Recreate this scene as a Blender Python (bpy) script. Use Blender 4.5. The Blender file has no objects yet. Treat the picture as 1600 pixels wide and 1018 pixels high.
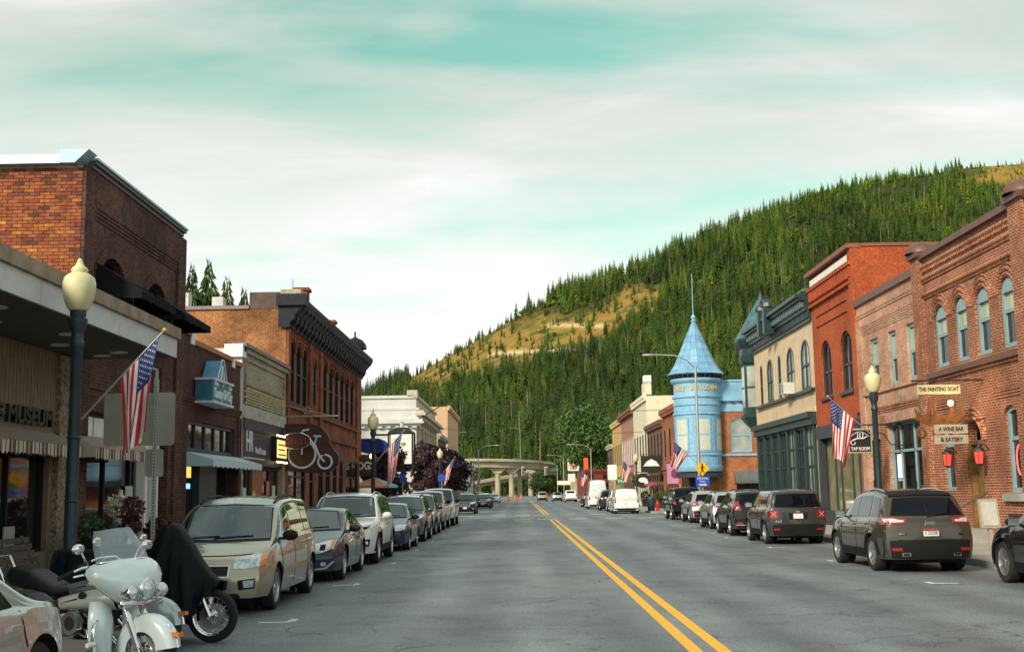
import bpy, bmesh, math, random
import numpy as np
from mathutils import Vector, Matrix
from mathutils.bvhtree import BVHTree
R_ = math.radians
random.seed(7); rng = np.random.default_rng(7)
scn = bpy.context.scene
col = scn.collection

# ---------------------------------------------------------------- camera
cam_d = bpy.data.cameras.new('camera'); cam = bpy.data.objects.new('camera', cam_d); col.objects.link(cam)
scn.camera = cam
cam_d.sensor_width = 36.0; cam_d.lens = 1845 / 1600 * 36; cam_d.clip_start = 0.1; cam_d.clip_end = 9000
_p, _y, _r = R_(7.9957), R_(0.24388), R_(0.9)
_F = Vector((-math.sin(_y) * math.cos(_p), math.cos(_y) * math.cos(_p), math.sin(_p)))
_R0 = Vector((math.cos(_y), math.sin(_y), 0)); _U0 = _R0.cross(_F)
_R = _R0 * math.cos(_r) - _U0 * math.sin(_r); _U = _U0 * math.cos(_r) + _R0 * math.sin(_r)
cam.matrix_world = Matrix(((_R.x, _U.x, -_F.x, 0), (_R.y, _U.y, -_F.y, 0), (_R.z, _U.z, -_F.z, 1.72), (0, 0, 0, 1)))

# ---------------------------------------------------------------- sky, sun, exposure
SUN_EL, SUN_AZ = 30.0, 215.0      # azimuth clockwise from +Y: behind the camera, a little to the left
sd = Vector((math.sin(R_(SUN_AZ)) * math.cos(R_(SUN_EL)), math.cos(R_(SUN_AZ)) * math.cos(R_(SUN_EL)), math.sin(R_(SUN_EL))))
sun_d = bpy.data.lights.new('sun', 'SUN'); sun = bpy.data.objects.new('sun', sun_d); col.objects.link(sun)
sun_d.energy = 2.9; sun_d.angle = R_(11); sun_d.color = (1.0, 0.88, 0.70)
sun.rotation_euler = sd.to_track_quat('Z', 'Y').to_euler()
world = bpy.data.worlds.new('World'); scn.world = world; world.use_nodes = True
wt = world.node_tree; wt.nodes.clear()
def N(t, typ, **kw):
    n = t.nodes.new(typ)
    for k, v in kw.items():
        if k.startswith('i_'): n.inputs[k[2:].replace('_', ' ')].default_value = v
        elif k.startswith('n_'): n.inputs[int(k[2:])].default_value = v
        else: setattr(n, k, v)
    return n
def ramp(t, stops, interp='LINEAR'):
    n = t.nodes.new('ShaderNodeValToRGB'); n.color_ramp.interpolation = interp
    e = n.color_ramp.elements
    while len(e) > 1: e.remove(e[0])
    e[0].position = stops[0][0]; e[0].color = (*stops[0][1], 1)
    for p, c in stops[1:]:
        q = e.new(p); q.color = (*c, 1)
    return n
def build_world():
    t = wt; L = t.links.new
    out = N(t, 'ShaderNodeOutputWorld'); bg = N(t, 'ShaderNodeBackground')
    sky = N(t, 'ShaderNodeTexSky', sky_type='NISHITA', sun_disc=False)
    sky.sun_elevation = R_(SUN_EL); sky.sun_rotation = R_(SUN_AZ)
    sk = N(t, 'ShaderNodeVectorMath', operation='MULTIPLY'); L(sky.outputs[0], sk.inputs[0]); sk.inputs[1].default_value = (.150, .275, .150)
    tc = N(t, 'ShaderNodeTexCoord'); sp = N(t, 'ShaderNodeSeparateXYZ'); L(tc.outputs['Generated'], sp.inputs[0])
    zc = N(t, 'ShaderNodeMath', operation='MAXIMUM', n_1=0.0); L(sp.outputs[2], zc.inputs[0])
    za = N(t, 'ShaderNodeMath', operation='ADD', n_1=0.16); L(zc.outputs[0], za.inputs[0])
    dx = N(t, 'ShaderNodeMath', operation='DIVIDE'); L(sp.outputs[0], dx.inputs[0]); L(za.outputs[0], dx.inputs[1])
    dy = N(t, 'ShaderNodeMath', operation='DIVIDE'); L(sp.outputs[1], dy.inputs[0]); L(za.outputs[0], dy.inputs[1])
    cb = N(t, 'ShaderNodeCombineXYZ'); L(dx.outputs[0], cb.inputs[0]); L(dy.outputs[0], cb.inputs[1])
    mp = N(t, 'ShaderNodeMapping'); L(cb.outputs[0], mp.inputs[0])
    mp.inputs['Rotation'].default_value = (0, 0, R_(12)); mp.inputs['Scale'].default_value = (0.66, 1.2, 1); mp.inputs['Location'].default_value = (3.163, 2.737, 0)
    n1 = N(t, 'ShaderNodeTexNoise', i_Scale=1.15, i_Detail=7.0, i_Roughness=0.52, i_Distortion=0.5); L(mp.outputs[0], n1.inputs['Vector'])
    n2 = N(t, 'ShaderNodeTexNoise', i_Scale=1.7, i_Detail=7.0, i_Roughness=0.55, i_Distortion=0.6); L(mp.outputs[0], n2.inputs['Vector'])
    # thin cloud sheet: where the noise is low the clear sky shows, where high bright cloud
    cov = ramp(t, [(0.0, (0, 0, 0)), (0.36, (.15, .15, .15)), (0.45, (.72, .72, .72)), (0.53, (1, 1, 1))]); L(n1.outputs[0], cov.inputs[0])
    cl = ramp(t, [(0.30, (.60, .84, .71)), (0.42, (.74, .87, .78)), (0.50, (.86, .91, .85)), (0.58, (.99, 1.01, .97)), (0.68, (1.18, 1.19, 1.16))]); L(n2.outputs[0], cl.inputs[0])
    # haze of cloud thickens towards the horizon
    hz = ramp(t, [(0.0, (1, 1, 1)), (0.12, (.95, .95, .95)), (0.22, (.50, .50, .50)), (0.34, (0, 0, 0))]); L(zc.outputs[0], hz.inputs[0])
    cm = N(t, 'ShaderNodeMix', data_type='RGBA'); L(hz.outputs[0], cm.inputs[0]); L(cl.outputs[0], cm.inputs[6]); cm.inputs[7].default_value = (1.36, 1.38, 1.35, 1)
    cmax = N(t, 'ShaderNodeMath', operation='MAXIMUM'); L(cov.outputs[0], cmax.inputs[0]); L(hz.outputs[0], cmax.inputs[1])
    mx = N(t, 'ShaderNodeMix', data_type='RGBA'); L(cmax.outputs[0], mx.inputs[0]); L(sk.outputs[0], mx.inputs[6]); L(cm.outputs[2], mx.inputs[7])
    L(mx.outputs[2], bg.inputs[0]); bg.inputs[1].default_value = 0.53
    L(bg.outputs[0], out.inputs[0])
build_world()
scn.view_settings.view_transform = 'Standard'; scn.view_settings.look = 'None'
scn.view_settings.exposure = 0.66; scn.view_settings.gamma = 1.0
scn.cycles.use_denoising = True
scn.cycles.max_bounces = 5; scn.cycles.transparent_max_bounces = 8

# ---------------------------------------------------------------- materials
MATS = {}
def mat(name, c=(.5, .5, .5), rough=.6, metal=0.0, var=.12, scale=3.0, bump=0.0, bscale=40.0, spec=.5, coat=0.0, emit=None, es=0.0, alpha=1.0):
    if name in MATS: return MATS[name]
    m = bpy.data.materials.new(name); m.use_nodes = True; t = m.node_tree; L = t.links.new
    b = t.nodes['Principled BSDF']
    b.inputs['Roughness'].default_value = rough; b.inputs['Metallic'].default_value = metal
    b.inputs['Specular IOR Level'].default_value = spec; b.inputs['Coat Weight'].default_value = coat; b.inputs['Coat Roughness'].default_value = .03
    tc = N(t, 'ShaderNodeNewGeometry')
    nz = N(t, 'ShaderNodeTexNoise', i_Scale=scale, i_Detail=5.0, i_Roughness=.6); L(tc.outputs['Position'], nz.inputs['Vector'])
    lo = tuple(max(0, x * (1 - var * 1.6)) for x in c); hi = tuple(min(1, x * (1 + var * 1.6)) for x in c)
    rp = ramp(t, [(.25, lo), (.75, hi)]); L(nz.outputs[0], rp.inputs[0]); L(rp.outputs[0], b.inputs['Base Color'])
    if bump:
        n2 = N(t, 'ShaderNodeTexNoise', i_Scale=bscale, i_Detail=4.0); L(tc.outputs['Position'], n2.inputs['Vector'])
        bp = N(t, 'ShaderNodeBump', i_Strength=bump, i_Distance=.02); L(n2.outputs[0], bp.inputs['Height']); L(bp.outputs[0], b.inputs['Normal'])
    if emit: b.inputs['Emission Color'].default_value = (*emit, 1); b.inputs['Emission Strength'].default_value = es
    if alpha < 1: b.inputs['Alpha'].default_value = alpha
    MATS[name] = m; return m
def brickmat(name, c1, c2, mortar, w=.215, h=.075, stain=.5, msize=.011, bump=.6, stainc=None):
    if name in MATS: return MATS[name]
    m = bpy.data.materials.new(name); m.use_nodes = True; t = m.node_tree; L = t.links.new
    b = t.nodes['Principled BSDF']; b.inputs['Roughness'].default_value = .85; b.inputs['Specular IOR Level'].default_value = .25
    g = N(t, 'ShaderNodeNewGeometry'); s = N(t, 'ShaderNodeSeparateXYZ'); L(g.outputs['Position'], s.inputs[0])
    a = N(t, 'ShaderNodeMath', operation='ADD'); L(s.outputs[0], a.inputs[0]); L(s.outputs[1], a.inputs[1])
    cb = N(t, 'ShaderNodeCombineXYZ'); L(a.outputs[0], cb.inputs[0]); L(s.outputs[2], cb.inputs[1])
    br = N(t, 'ShaderNodeTexBrick', offset=.5, i_Scale=1.0); L(cb.outputs[0], br.inputs['Vector'])
    br.inputs['Color1'].default_value = (*c1, 1); br.inputs['Color2'].default_value = (*c2, 1); br.inputs['Mortar'].default_value = (*mortar, 1)
    br.inputs['Mortar Size'].default_value = msize; br.inputs['Mortar Smooth'].default_value = .2; br.inputs['Bias'].default_value = 0.0
    br.inputs['Brick Width'].default_value = w; br.inputs['Row Height'].default_value = h
    # weathering: large stains and small per-area variation
    n1 = N(t, 'ShaderNodeTexNoise', i_Scale=.55, i_Detail=8.0, i_Roughness=.65); L(g.outputs['Position'], n1.inputs['Vector'])
    n2 = N(t, 'ShaderNodeTexNoise', i_Scale=9.0, i_Detail=3.0); L(g.outputs['Position'], n2.inputs['Vector'])
    r1 = ramp(t, [(.32, (1 - stain,) * 3), (.62, (1.12, 1.12, 1.12))]); L(n1.outputs[0], r1.inputs[0])
    r2 = ramp(t, [(.3, (.72, .72, .72)), (.7, (1.22, 1.22, 1.22))]); L(n2.outputs[0], r2.inputs[0])
    m1 = N(t, 'ShaderNodeMix', data_type='RGBA', blend_type='MULTIPLY'); m1.inputs[0].default_value = 1; L(br.outputs[0], m1.inputs[6]); L(r1.outputs[0], m1.inputs[7])
    m2 = N(t, 'ShaderNodeMix', data_type='RGBA', blend_type='MULTIPLY'); m2.inputs[0].default_value = 1; L(m1.outputs[2], m2.inputs[6]); L(r2.outputs[0], m2.inputs[7])
    last = m2.outputs[2]
    if stainc:
        n3 = N(t, 'ShaderNodeTexNoise', i_Scale=1.3, i_Detail=6.0, i_Roughness=.7); L(g.outputs['Position'], n3.inputs['Vector'])
        r3 = ramp(t, [(.5, (0, 0, 0)), (.66, (.75, .75, .75))]); L(n3.outputs[0], r3.inputs[0])
        m3 = N(t, 'ShaderNodeMix', data_type='RGBA'); L(r3.outputs[0], m3.inputs[0]); L(last, m3.inputs[6]); m3.inputs[7].default_value = (*stainc, 1); last = m3.outputs[2]
    L(last, b.inputs['Base Color'])
    bp = N(t, 'ShaderNodeBump', i_Strength=bump, i_Distance=.012, invert=True); L(br.outputs['Fac'], bp.inputs['Height'])
    bp2 = N(t, 'ShaderNodeBump', i_Strength=.35, i_Distance=.01); L(n2.outputs[0], bp2.inputs['Height']); L(bp.outputs[0], bp2.inputs['Normal']); L(bp2.outputs[0], b.inputs['Normal'])
    MATS[name] = m; return m

# ---------------------------------------------------------------- mesh helpers
class MB:
    def __init__(s): s.v = []; s.f = []; s.m = []
    def add(s, vs, fs, mi=0):
        o = len(s.v); s.v += [tuple(v) for v in vs]; s.f += [tuple(i + o for i in f) for f in fs]; s.m += [mi] * len(fs); return s
    def box(s, x0, x1, y0, y1, z0, z1, mi=0):
        vs = [(x, y, z) for z in (z0, z1) for y in (y0, y1) for x in (x0, x1)]
        return s.add(vs, [(0, 2, 3, 1), (4, 5, 7, 6), (0, 1, 5, 4), (2, 6, 7, 3), (0, 4, 6, 2), (1, 3, 7, 5)], mi)
    def hexa(s, lo, hi, mi=0):       # two quads of 4 points, bottom and top
        return s.add(list(lo) + list(hi), [(3, 2, 1, 0), (4, 5, 6, 7), (0, 1, 5, 4), (1, 2, 6, 5), (2, 3, 7, 6), (3, 0, 4, 7)], mi)
    def tube(s, p, q, r, r2=None, n=8, caps=True, mi=0):
        p, q = Vector(p), Vector(q); r2 = r if r2 is None else r2
        d = (q - p).normalized(); a = d.orthogonal().normalized(); b = d.cross(a)
        vs = []
        for c, rr in ((p, r), (q, r2)):
            for i in range(n):
                t = 2 * math.pi * i / n; vs.append(c + a * (rr * math.cos(t)) + b * (rr * math.sin(t)))
        fs = [(i, (i + 1) % n, n + (i + 1) % n, n + i) for i in range(n)]
        if caps: fs += [tuple(range(n))[::-1], tuple(range(n, 2 * n))]
        return s.add(vs, fs, mi)
    def path(s, pts, r, n=8, closed=False, mi=0):
        pts = [Vector(p) for p in pts]; k = len(pts); vs = []; a = None
        for i, p in enumerate(pts):
            d = (pts[(i + 1) % k] - pts[i - 1]) if closed else (pts[min(i + 1, k - 1)] - pts[max(i - 1, 0)])
            d.normalize()
            a = d.orthogonal().normalized() if a is None else (a - d * a.dot(d)).normalized()
            b = d.cross(a); rr = r[i] if isinstance(r, (list, tuple)) else r
            for j in range(n):
                t = 2 * math.pi * j / n; vs.append(p + a * (rr * math.cos(t)) + b * (rr * math.sin(t)))
        fs = []
        for i in range(k if closed else k - 1):
            o, o2 = i * n, ((i + 1) % k) * n
            fs += [(o + j, o + (j + 1) % n, o2 + (j + 1) % n, o2 + j) for j in range(n)]
        if not closed: fs += [tuple(range(n))[::-1], tuple(range((k - 1) * n, k * n))]
        return s.add(vs, fs, mi)
    def lathe(s, prof, n=16, o=(0, 0, 0), axis='z', a0=0, a1=2 * math.pi, mi=0):
        full = abs(a1 - a0 - 2 * math.pi) < 1e-6; m = n if full else n + 1; vs = []
        for r, h in prof:
            for i in range(m):
                t = a0 + (a1 - a0) * i / n; x, y = r * math.cos(t), r * math.sin(t)
                vs.append((o[0] + x, o[1] + y, o[2] + h) if axis == 'z' else ((o[0] + h, o[1] + x, o[2] + y) if axis == 'x' else (o[0] + x, o[1] + h, o[2] + y)))
        fs = []
        for k in range(len(prof) - 1):
            for i in range(n):
                j = (i + 1) % m; fs.append((k * m + i, k * m + j, (k + 1) * m + j, (k + 1) * m + i))
        return s.add(vs, fs, mi)
    def ball(s, c, rx, ry, rz, n=12, k=8, mi=0):
        vs = []; fs = []
        for i in range(k + 1):
            ph = math.pi * i / k
            for j in range(n):
                t = 2 * math.pi * j / n
                vs.append((c[0] + rx * math.sin(ph) * math.cos(t), c[1] + ry * math.sin(ph) * math.sin(t), c[2] + rz * math.cos(ph)))
        for i in range(k):
            for j in range(n): fs.append((i * n + j, i * n + (j + 1) % n, (i + 1) * n + (j + 1) % n, (i + 1) * n + j))
        return s.add(vs, fs, mi)
    def grid(s, P, mi=0, closed_v=False):       # P[i][j] points
        a, b = len(P), len(P[0]); vs = [p for row in P for p in row]
        fs = [(i * b + j, i * b + (j + 1) % b, (i + 1) * b + (j + 1) % b, (i + 1) * b + j) for i in range(a - 1) for j in range(b if closed_v else b - 1)]
        return s.add(vs, fs, mi)
    def prism(s, pts, d, mi=0):       # polygon (3-D points) extruded by vector d
        k = len(pts); d = Vector(d); vs = [Vector(p) for p in pts] + [Vector(p) + d for p in pts]
        return s.add(vs, [tuple(range(k))[::-1], tuple(range(k, 2 * k))] + [(i, (i + 1) % k, k + (i + 1) % k, k + i) for i in range(k)], mi)
    def xf(s, M):
        s.v = [tuple(M @ Vector(v)) for v in s.v]; return s
    def mesh(s, name, m, smooth=None):
        me = bpy.data.meshes.new(name); me.from_pydata(s.v, [], s.f)
        for x in (m if isinstance(m, (list, tuple)) else [m]): me.materials.append(x)
        if isinstance(m, (list, tuple)): me.polygons.foreach_set('material_index', s.m)
        if smooth is not None:
            me.shade_smooth()
            if smooth < 180: me.set_sharp_from_angle(angle=R_(smooth))
        me.update(); return me
    def build(s, name, m, parent=None, smooth=None):
        return obj(name, s.mesh(name, m, smooth), parent)
def obj(name, me, parent=None):
    o = bpy.data.objects.new(name, me); col.objects.link(o)
    if parent is not None: o.parent = parent
    return o
def tag(o, label=None, cat=None, group=None, kind=None):
    if label: o['label'] = label
    if cat: o['category'] = cat
    if group: o['group'] = group
    if kind: o['kind'] = kind
    return o
def thing(name, label, cat, loc=(0, 0, 0), rz=0.0, group=None):
    o = bpy.data.objects.new(name, None); col.objects.link(o); o.empty_display_size = .2
    o.location = loc; o.rotation_euler = (0, 0, rz); return tag(o, label, cat, group)
def struct(name, mb, m, smooth=None): return tag(mb.build(name, m, None, smooth), kind='structure')
def copy_tree(o, parent=None):
    c = o.copy(); col.objects.link(c)
    if parent is not None: c.parent = parent
    for ch in o.children: copy_tree(ch, c)
    return c
def text_mesh(s, size, depth=.01, width=None, align='CENTER', bold=0.0):
    cu = bpy.data.curves.new('t', 'FONT'); cu.body = s; cu.size = size; cu.extrude = depth; cu.align_x = align; cu.align_y = 'CENTER'; cu.offset = bold; cu.resolution_u = 3
    o = bpy.data.objects.new('t', cu); me = bpy.data.meshes.new_from_object(o)
    bpy.data.objects.remove(o); bpy.data.curves.remove(cu)
    if width:
        xs = [v.co.x for v in me.vertices]; w = max(xs) - min(xs); k = width / w
        for v in me.vertices: v.co.x *= k
    return me
def text(name, s, size, m, M, parent=None, width=None, depth=.008, align='CENTER', bold=0.0):
    """flat lettering: local x right, local y up; M places it"""
    me = text_mesh(s, size, depth, width, align, bold); me.transform(M); me.materials.append(m); return obj(name, me, parent)
def frame(o, x, y):       # matrix with local x, y axes and origin o
    x = Vector(x).normalized(); y = Vector(y).normalized(); z = x.cross(y)
    return Matrix(((x.x, y.x, z.x, o[0]), (x.y, y.y, z.y, o[1]), (x.z, y.z, z.z, o[2]), (0, 0, 0, 1)))
# ---------------------------------------------------------------- ground, road, pavements
def asphalt():
    m = bpy.data.materials.new('asphalt'); m.use_nodes = True; t = m.node_tree; L = t.links.new; b = t.nodes['Principled BSDF']
    g = N(t, 'ShaderNodeNewGeometry')
    def noise(sc, det=5, rough=.6, dist=0, vec=None):
        n = N(t, 'ShaderNodeTexNoise', i_Scale=sc, i_Detail=float(det), i_Roughness=rough, i_Distortion=dist); L(vec or g.outputs['Position'], n.inputs['Vector']); return n.outputs[0]
    st = N(t, 'ShaderNodeMapping'); st.inputs['Scale'].default_value = (1.0, .12, 1); L(g.outputs['Position'], st.inputs[0])
    base = ramp(t, [(.3, (.094, .111, .125)), (.52, (.136, .154, .168)), (.75, (.178, .194, .200))]); L(noise(.35, 6, .65, .4), base.inputs[0])
    def mul(a, bsock, fac=1.0):
        x = N(t, 'ShaderNodeMix', data_type='RGBA', blend_type='MULTIPLY'); x.inputs[0].default_value = fac; L(a, x.inputs[6]); L(bsock, x.inputs[7]); return x.outputs[2]
    trk = ramp(t, [(.35, (.80, .80, .80)), (.6, (1.12, 1.12, 1.13))]); L(noise(.9, 3, .5, 0, st.outputs[0]), trk.inputs[0])
    grit = ramp(t, [(.30, (.28, .28, .28)), (.5, (1, 1, 1)), (.70, (2.3, 2.3, 2.25))]); L(noise(42, 3, .75), grit.inputs[0])
    grit2 = ramp(t, [(.32, (.72, .72, .72)), (.68, (1.28, 1.28, 1.28))]); L(noise(16, 4, .7), grit2.inputs[0])
    c = mul(mul(mul(base.outputs[0], trk.outputs[0]), grit.outputs[0], .9), grit2.outputs[0])
    sx = N(t, 'ShaderNodeSeparateXYZ'); L(g.outputs['Position'], sx.inputs[0])
    ww = N(t, 'ShaderNodeMath', operation='MULTIPLY_ADD', n_1=3.49, n_2=-1.1); L(sx.outputs[0], ww.inputs[0]); cs = N(t, 'ShaderNodeMath', operation='COSINE'); L(ww.outputs[0], cs.inputs[0])
    tr = ramp(t, [(0.0, (.84, .84, .85)), (1.0, (1.10, 1.10, 1.10))]); mr = N(t, 'ShaderNodeMapRange', n_1=-1.0, n_2=1.0); L(cs.outputs[0], mr.inputs[0]); L(mr.outputs[0], tr.inputs[0]); c = mul(c, tr.outputs[0])      # wheel tracks worn along the lanes
    oil = ramp(t, [(.60, (1, 1, 1)), (.70, (.72, .72, .72))]); L(noise(1.1, 3, .5, .3), oil.inputs[0]); c = mul(c, oil.outputs[0])
    # cracks: edges of large cells, broken up by noise
    wv = N(t, 'ShaderNodeTexNoise', i_Scale=1.8, i_Detail=4.0); L(g.outputs['Position'], wv.inputs['Vector'])
    ad = N(t, 'ShaderNodeVectorMath', operation='MULTIPLY_ADD'); L(wv.outputs[1], ad.inputs[0]); ad.inputs[1].default_value = (.9, .9, 0); L(g.outputs['Position'], ad.inputs[2])
    vo = N(t, 'ShaderNodeTexVoronoi', feature='DISTANCE_TO_EDGE', i_Scale=.6); L(ad.outputs[0], vo.inputs['Vector'])
    cr = ramp(t, [(0.0, (.30, .30, .30)), (.006, (.55, .55, .55)), (.014, (1, 1, 1))]); L(vo.outputs[0], cr.inputs[0])
    ms = ramp(t, [(.44, (0, 0, 0)), (.54, (1, 1, 1))]); L(noise(.5, 3), ms.inputs[0])
    mm = N(t, 'ShaderNodeMix', data_type='RGBA', blend_type='MULTIPLY'); L(ms.outputs[0], mm.inputs[0]); L(c, mm.inputs[6]); L(cr.outputs[0], mm.inputs[7])
    L(mm.outputs[2], b.inputs['Base Color'])
    rr = ramp(t, [(.3, (.50, .50, .50)), (.7, (.72, .72, .72))]); L(noise(.8), rr.inputs[0]); L(rr.outputs[0], b.inputs['Roughness'])
    b.inputs['Specular IOR Level'].default_value = .5
    bp = N(t, 'ShaderNodeBump', i_Strength=.55, i_Distance=.008); L(noise(75, 3, .7), bp.inputs['Height']); L(bp.outputs[0], b.inputs['Normal'])
    return m
ASPH = asphalt()
def paint(name, c):
    m = bpy.data.materials.new(name); m.use_nodes = True; t = m.node_tree; L = t.links.new; b = t.nodes['Principled BSDF']; b.inputs['Roughness'].default_value = .7
    g = N(t, 'ShaderNodeNewGeometry'); n = N(t, 'ShaderNodeTexNoise', i_Scale=14.0, i_Detail=7.0, i_Roughness=.75); L(g.outputs['Position'], n.inputs['Vector'])
    r = ramp(t, [(.30, (.20, .19, .17)), (.40, tuple(x * .8 for x in c)), (.65, c)]); L(n.outputs[0], r.inputs[0]); L(r.outputs[0], b.inputs['Base Color'])
    return m
YEL = paint('yellow_road_paint', (.88, .46, .03)); WHT = paint('white_road_paint', (.78, .78, .76))
CONC = mat('concrete', (.33, .32, .29), .9, var=.22, scale=1.2, bump=.3, bscale=30)
CURB = mat('kerb_concrete', (.30, .29, .27), .9, var=.25, scale=2, bump=.3)
GRND = mat('valley_ground', (.10, .11, .05), .95, var=.4, scale=.05)
XL, XR, FL, FR = -5.6, 9.75, -9.0, 13.0
struct('ground', MB().add([(-4000, -300, -.02), (4000, -300, -.02), (4000, 6000, -.02), (-4000, 6000, -.02)], [(0, 1, 2, 3)]), GRND)
struct('road', MB().add([(XL, -20, 0), (XR, -20, 0), (XR, 520, 0), (XL, 520, 0)], [(0, 1, 2, 3)]), ASPH)
for x0, x1 in ((-90, XL), (XR, 90)):
    struct('side_street', MB().add([(x0, 76, -.002), (x1, 76, -.002), (x1, 87, -.002), (x0, 87, -.002)], [(0, 1, 2, 3)]), ASPH)
def pavement(x0, x1, y0, y1, kx):
    n = struct('pavement', MB().box(min(x0, x1), max(x0, x1), y0, y1, -.015, .13), CONC)
    L = 1.52; yy = y0; k = 0       # concrete flags scored across the pavement
    while yy < min(y1, 75):
        ye = min(yy + L, y1)
        a, b = min(x0, x1) + .008, max(x0, x1) - .008
        for q in range(2):
            p0 = a + (b - a) * q / 2 + (.006 if q else 0); p1 = a + (b - a) * (q + 1) / 2 - (0 if q else .006)
            MB().box(p0, p1, yy + .008, ye - .008, .131, .137 + .004 * random.random()).build('paving_slab', CONC, n)
        yy = ye
    kk = struct('kerb', MB().box(min(kx, kx + .16), max(kx, kx + .16), y0, y1, -.012, .142), CURB); return n
pavement(XL - .16, FL - .3, 2, 74, XL - .16); pavement(XR + .16, FR + .3, 2, 74, XR)
pavement(XL - .16, FL - 14, 89, 330, XL - .16); pavement(XR + .16, FR + .3, 89, 330, XR)
def marking(name, x0, x1, y0, y1, m, z=.004):
    return tag(MB().add([(x0, y0, z), (x1, y0, z), (x1, y1, z), (x0, y1, z)], [(0, 1, 2, 3)]).build(name, m), kind='structure')
for x in (1.86, 2.16):
    marking('centre_line', x - .075, x + .075, -5, 73.6, YEL); marking('centre_line', x - .075, x + .075, 90.5, 215, YEL)
for i, y in enumerate((16.6, 23.1, 29.9, 36.7, 43.2, 49.6, 56.2)):
    marking('parking_tick', -3.62, -3.18, y - .06, y + .06, WHT); marking('parking_tick', -3.24, -3.13, y + .06, y + .42, WHT)
for y in (21.4, 28.2, 35.0, 42.4, 50.2, 57.0, 63.6):
    marking('parking_tick', 7.25, 7.75, y - .06, y + .06, WHT); marking('parking_tick', 7.25, 7.36, y + .06, y + .4, WHT)
for y, xs in ((75.2, (-4.1, -1.9, .1, 1.65, 3.6, 5.9, 8.0)), (88.6, (-4.0, -1.6, .2, 1.5, 3.5, 5.8, 7.9))):
    for x in xs: marking('crosswalk_dash', x - .55, x + .55, y - .35, y + .35, WHT)
for y in (108, 116, 124, 132, 140): 
    marking('parking_tick', -3.6, -2.6, y - .15, y + .15, WHT); marking('parking_tick', 7.0, 8.0, y - .15, y + .15, WHT)
# tar strips in the road
TAR = mat('tar_seal', (.035, .036, .038), .55)
for pts in ([(5.4, 44), (6.0, 39), (6.2, 35.5)], [(4.1, 33), (5.0, 31.5), (6.4, 31)], [(0.9, 46), (2.0, 45.6), (3.2, 46.2)]):
    mb = MB()
    for a, b in zip(pts, pts[1:]):
        d = (Vector(b) - Vector(a)).normalized(); n = Vector((-d.y, d.x)) * .022
        mb.add([(a[0] - n.x, a[1] - n.y, .003), (a[0] + n.x, a[1] + n.y, .003), (b[0] + n.x, b[1] + n.y, .003), (b[0] - n.x, b[1] - n.y, .003)], [(0, 1, 2, 3)])
    tag(mb.build('tar_strip', TAR), kind='structure')

# ---------------------------------------------------------------- hillside
SKX = [300, 420, 500, 567, 610, 650, 700, 760, 820, 880, 950, 1030, 1090, 1150, 1220, 1280, 1370, 1440, 1530, 1600, 1750, 1950]
SKY = [720, 680, 645, 614, 594, 572, 540, 508, 477, 450, 424, 406, 378, 352, 324, 296, 270, 257, 247, 244, 232, 225]
HA = [(x - 812) / 1860 for x in SKX]
HE = [(768 - (x - 812) * .0157 - (y + np.interp(x, [600, 1100], [14, 2]))) / 1860 for x, y in zip(SKX, SKY)]
HY0, HYR = 530.0, 1180.0
def hill(x, y):
    a = x / y; e = np.interp(a, HA, HE)
    t = (y - HY0) / (HYR - HY0)
    ridge = e * HYR
    z = np.where(t < 1, y * e * np.clip(t, 0, 1) ** .82, ridge + (y - HYR) * e * .25)
    und = (np.sin(x * .017 + y * .004) * 5 + np.sin(x * .041 - y * .011 + 1.3) * 3 + np.sin(y * .023 + x * .009) * 3) * np.clip(t, 0, 1) * np.clip(1.15 - t, 0, 1) * 3
    return z + und - 3 * (t < .02)
BAND = [(640, 596, 8), (690, 575, 16), (760, 543, 20), (840, 520, 20), (930, 508, 15), (985, 470, 17), (1045, 448, 7)]
def clearing(px, py):       # how bare the slope is there, from its outline against the valley
    b = np.array(BAND); yc = np.interp(px, b[:, 0], b[:, 1]); h = np.interp(px, b[:, 0], b[:, 2], left=0, right=0)
    wob = -7 + 5 * np.sin(px * .09) + 4 * np.sin(px * .23 + 1); h = h * 1.8
    c = np.clip(1.5 - np.abs(py - yc + wob) / (h + 1e-3), 0, 1) * (h > 1)
    c2 = np.clip((px - 1530) / 40, 0, 1) * np.clip((282 - py) / 12, 0, 1)
    return np.maximum(c, c2)
def to_px(x, y, z):
    return 812 + 1860 * x / y, 768 - 1860 * x / y * .0157 - (z - 1.72) / y * 1860
na, ny = 330, 170
A = np.linspace(-.28, .60, na); Y = HY0 + (np.linspace(0, 1, ny) ** 1.0) * 950
AA, YY = np.meshgrid(A, Y); XX = AA * YY; ZZ = hill(XX, YY)
hv = np.stack([XX, YY, ZZ], -1).reshape(-1, 3)
hf = [(i * na + j, i * na + j + 1, (i + 1) * na + j + 1, (i + 1) * na + j) for i in range(ny - 1) for j in range(na - 1)]
hm = bpy.data.meshes.new('hillside'); hm.from_pydata(hv.tolist(), [], hf); hm.shade_smooth()
HPX, HPY = to_px(hv[:, 0], hv[:, 1], hv[:, 2]); hc = clearing(HPX, HPY)
cut = np.maximum(np.exp(-((HPY - 547 + .05 * (HPX - 850)) / 3.0) ** 2) * (HPX > 765) * (HPX < 935), np.exp(-((HPY - 506 - .02 * (HPX - 900)) / 2.6) ** 2) * (HPX > 862) * (HPX < 952))
ca = hm.attributes.new('soil', 'FLOAT_COLOR', 'POINT')
ca.data.foreach_set('color', np.stack([hc, cut, hc * 0, hc * 0 + 1], -1).astype(np.float32).ravel())
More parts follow.
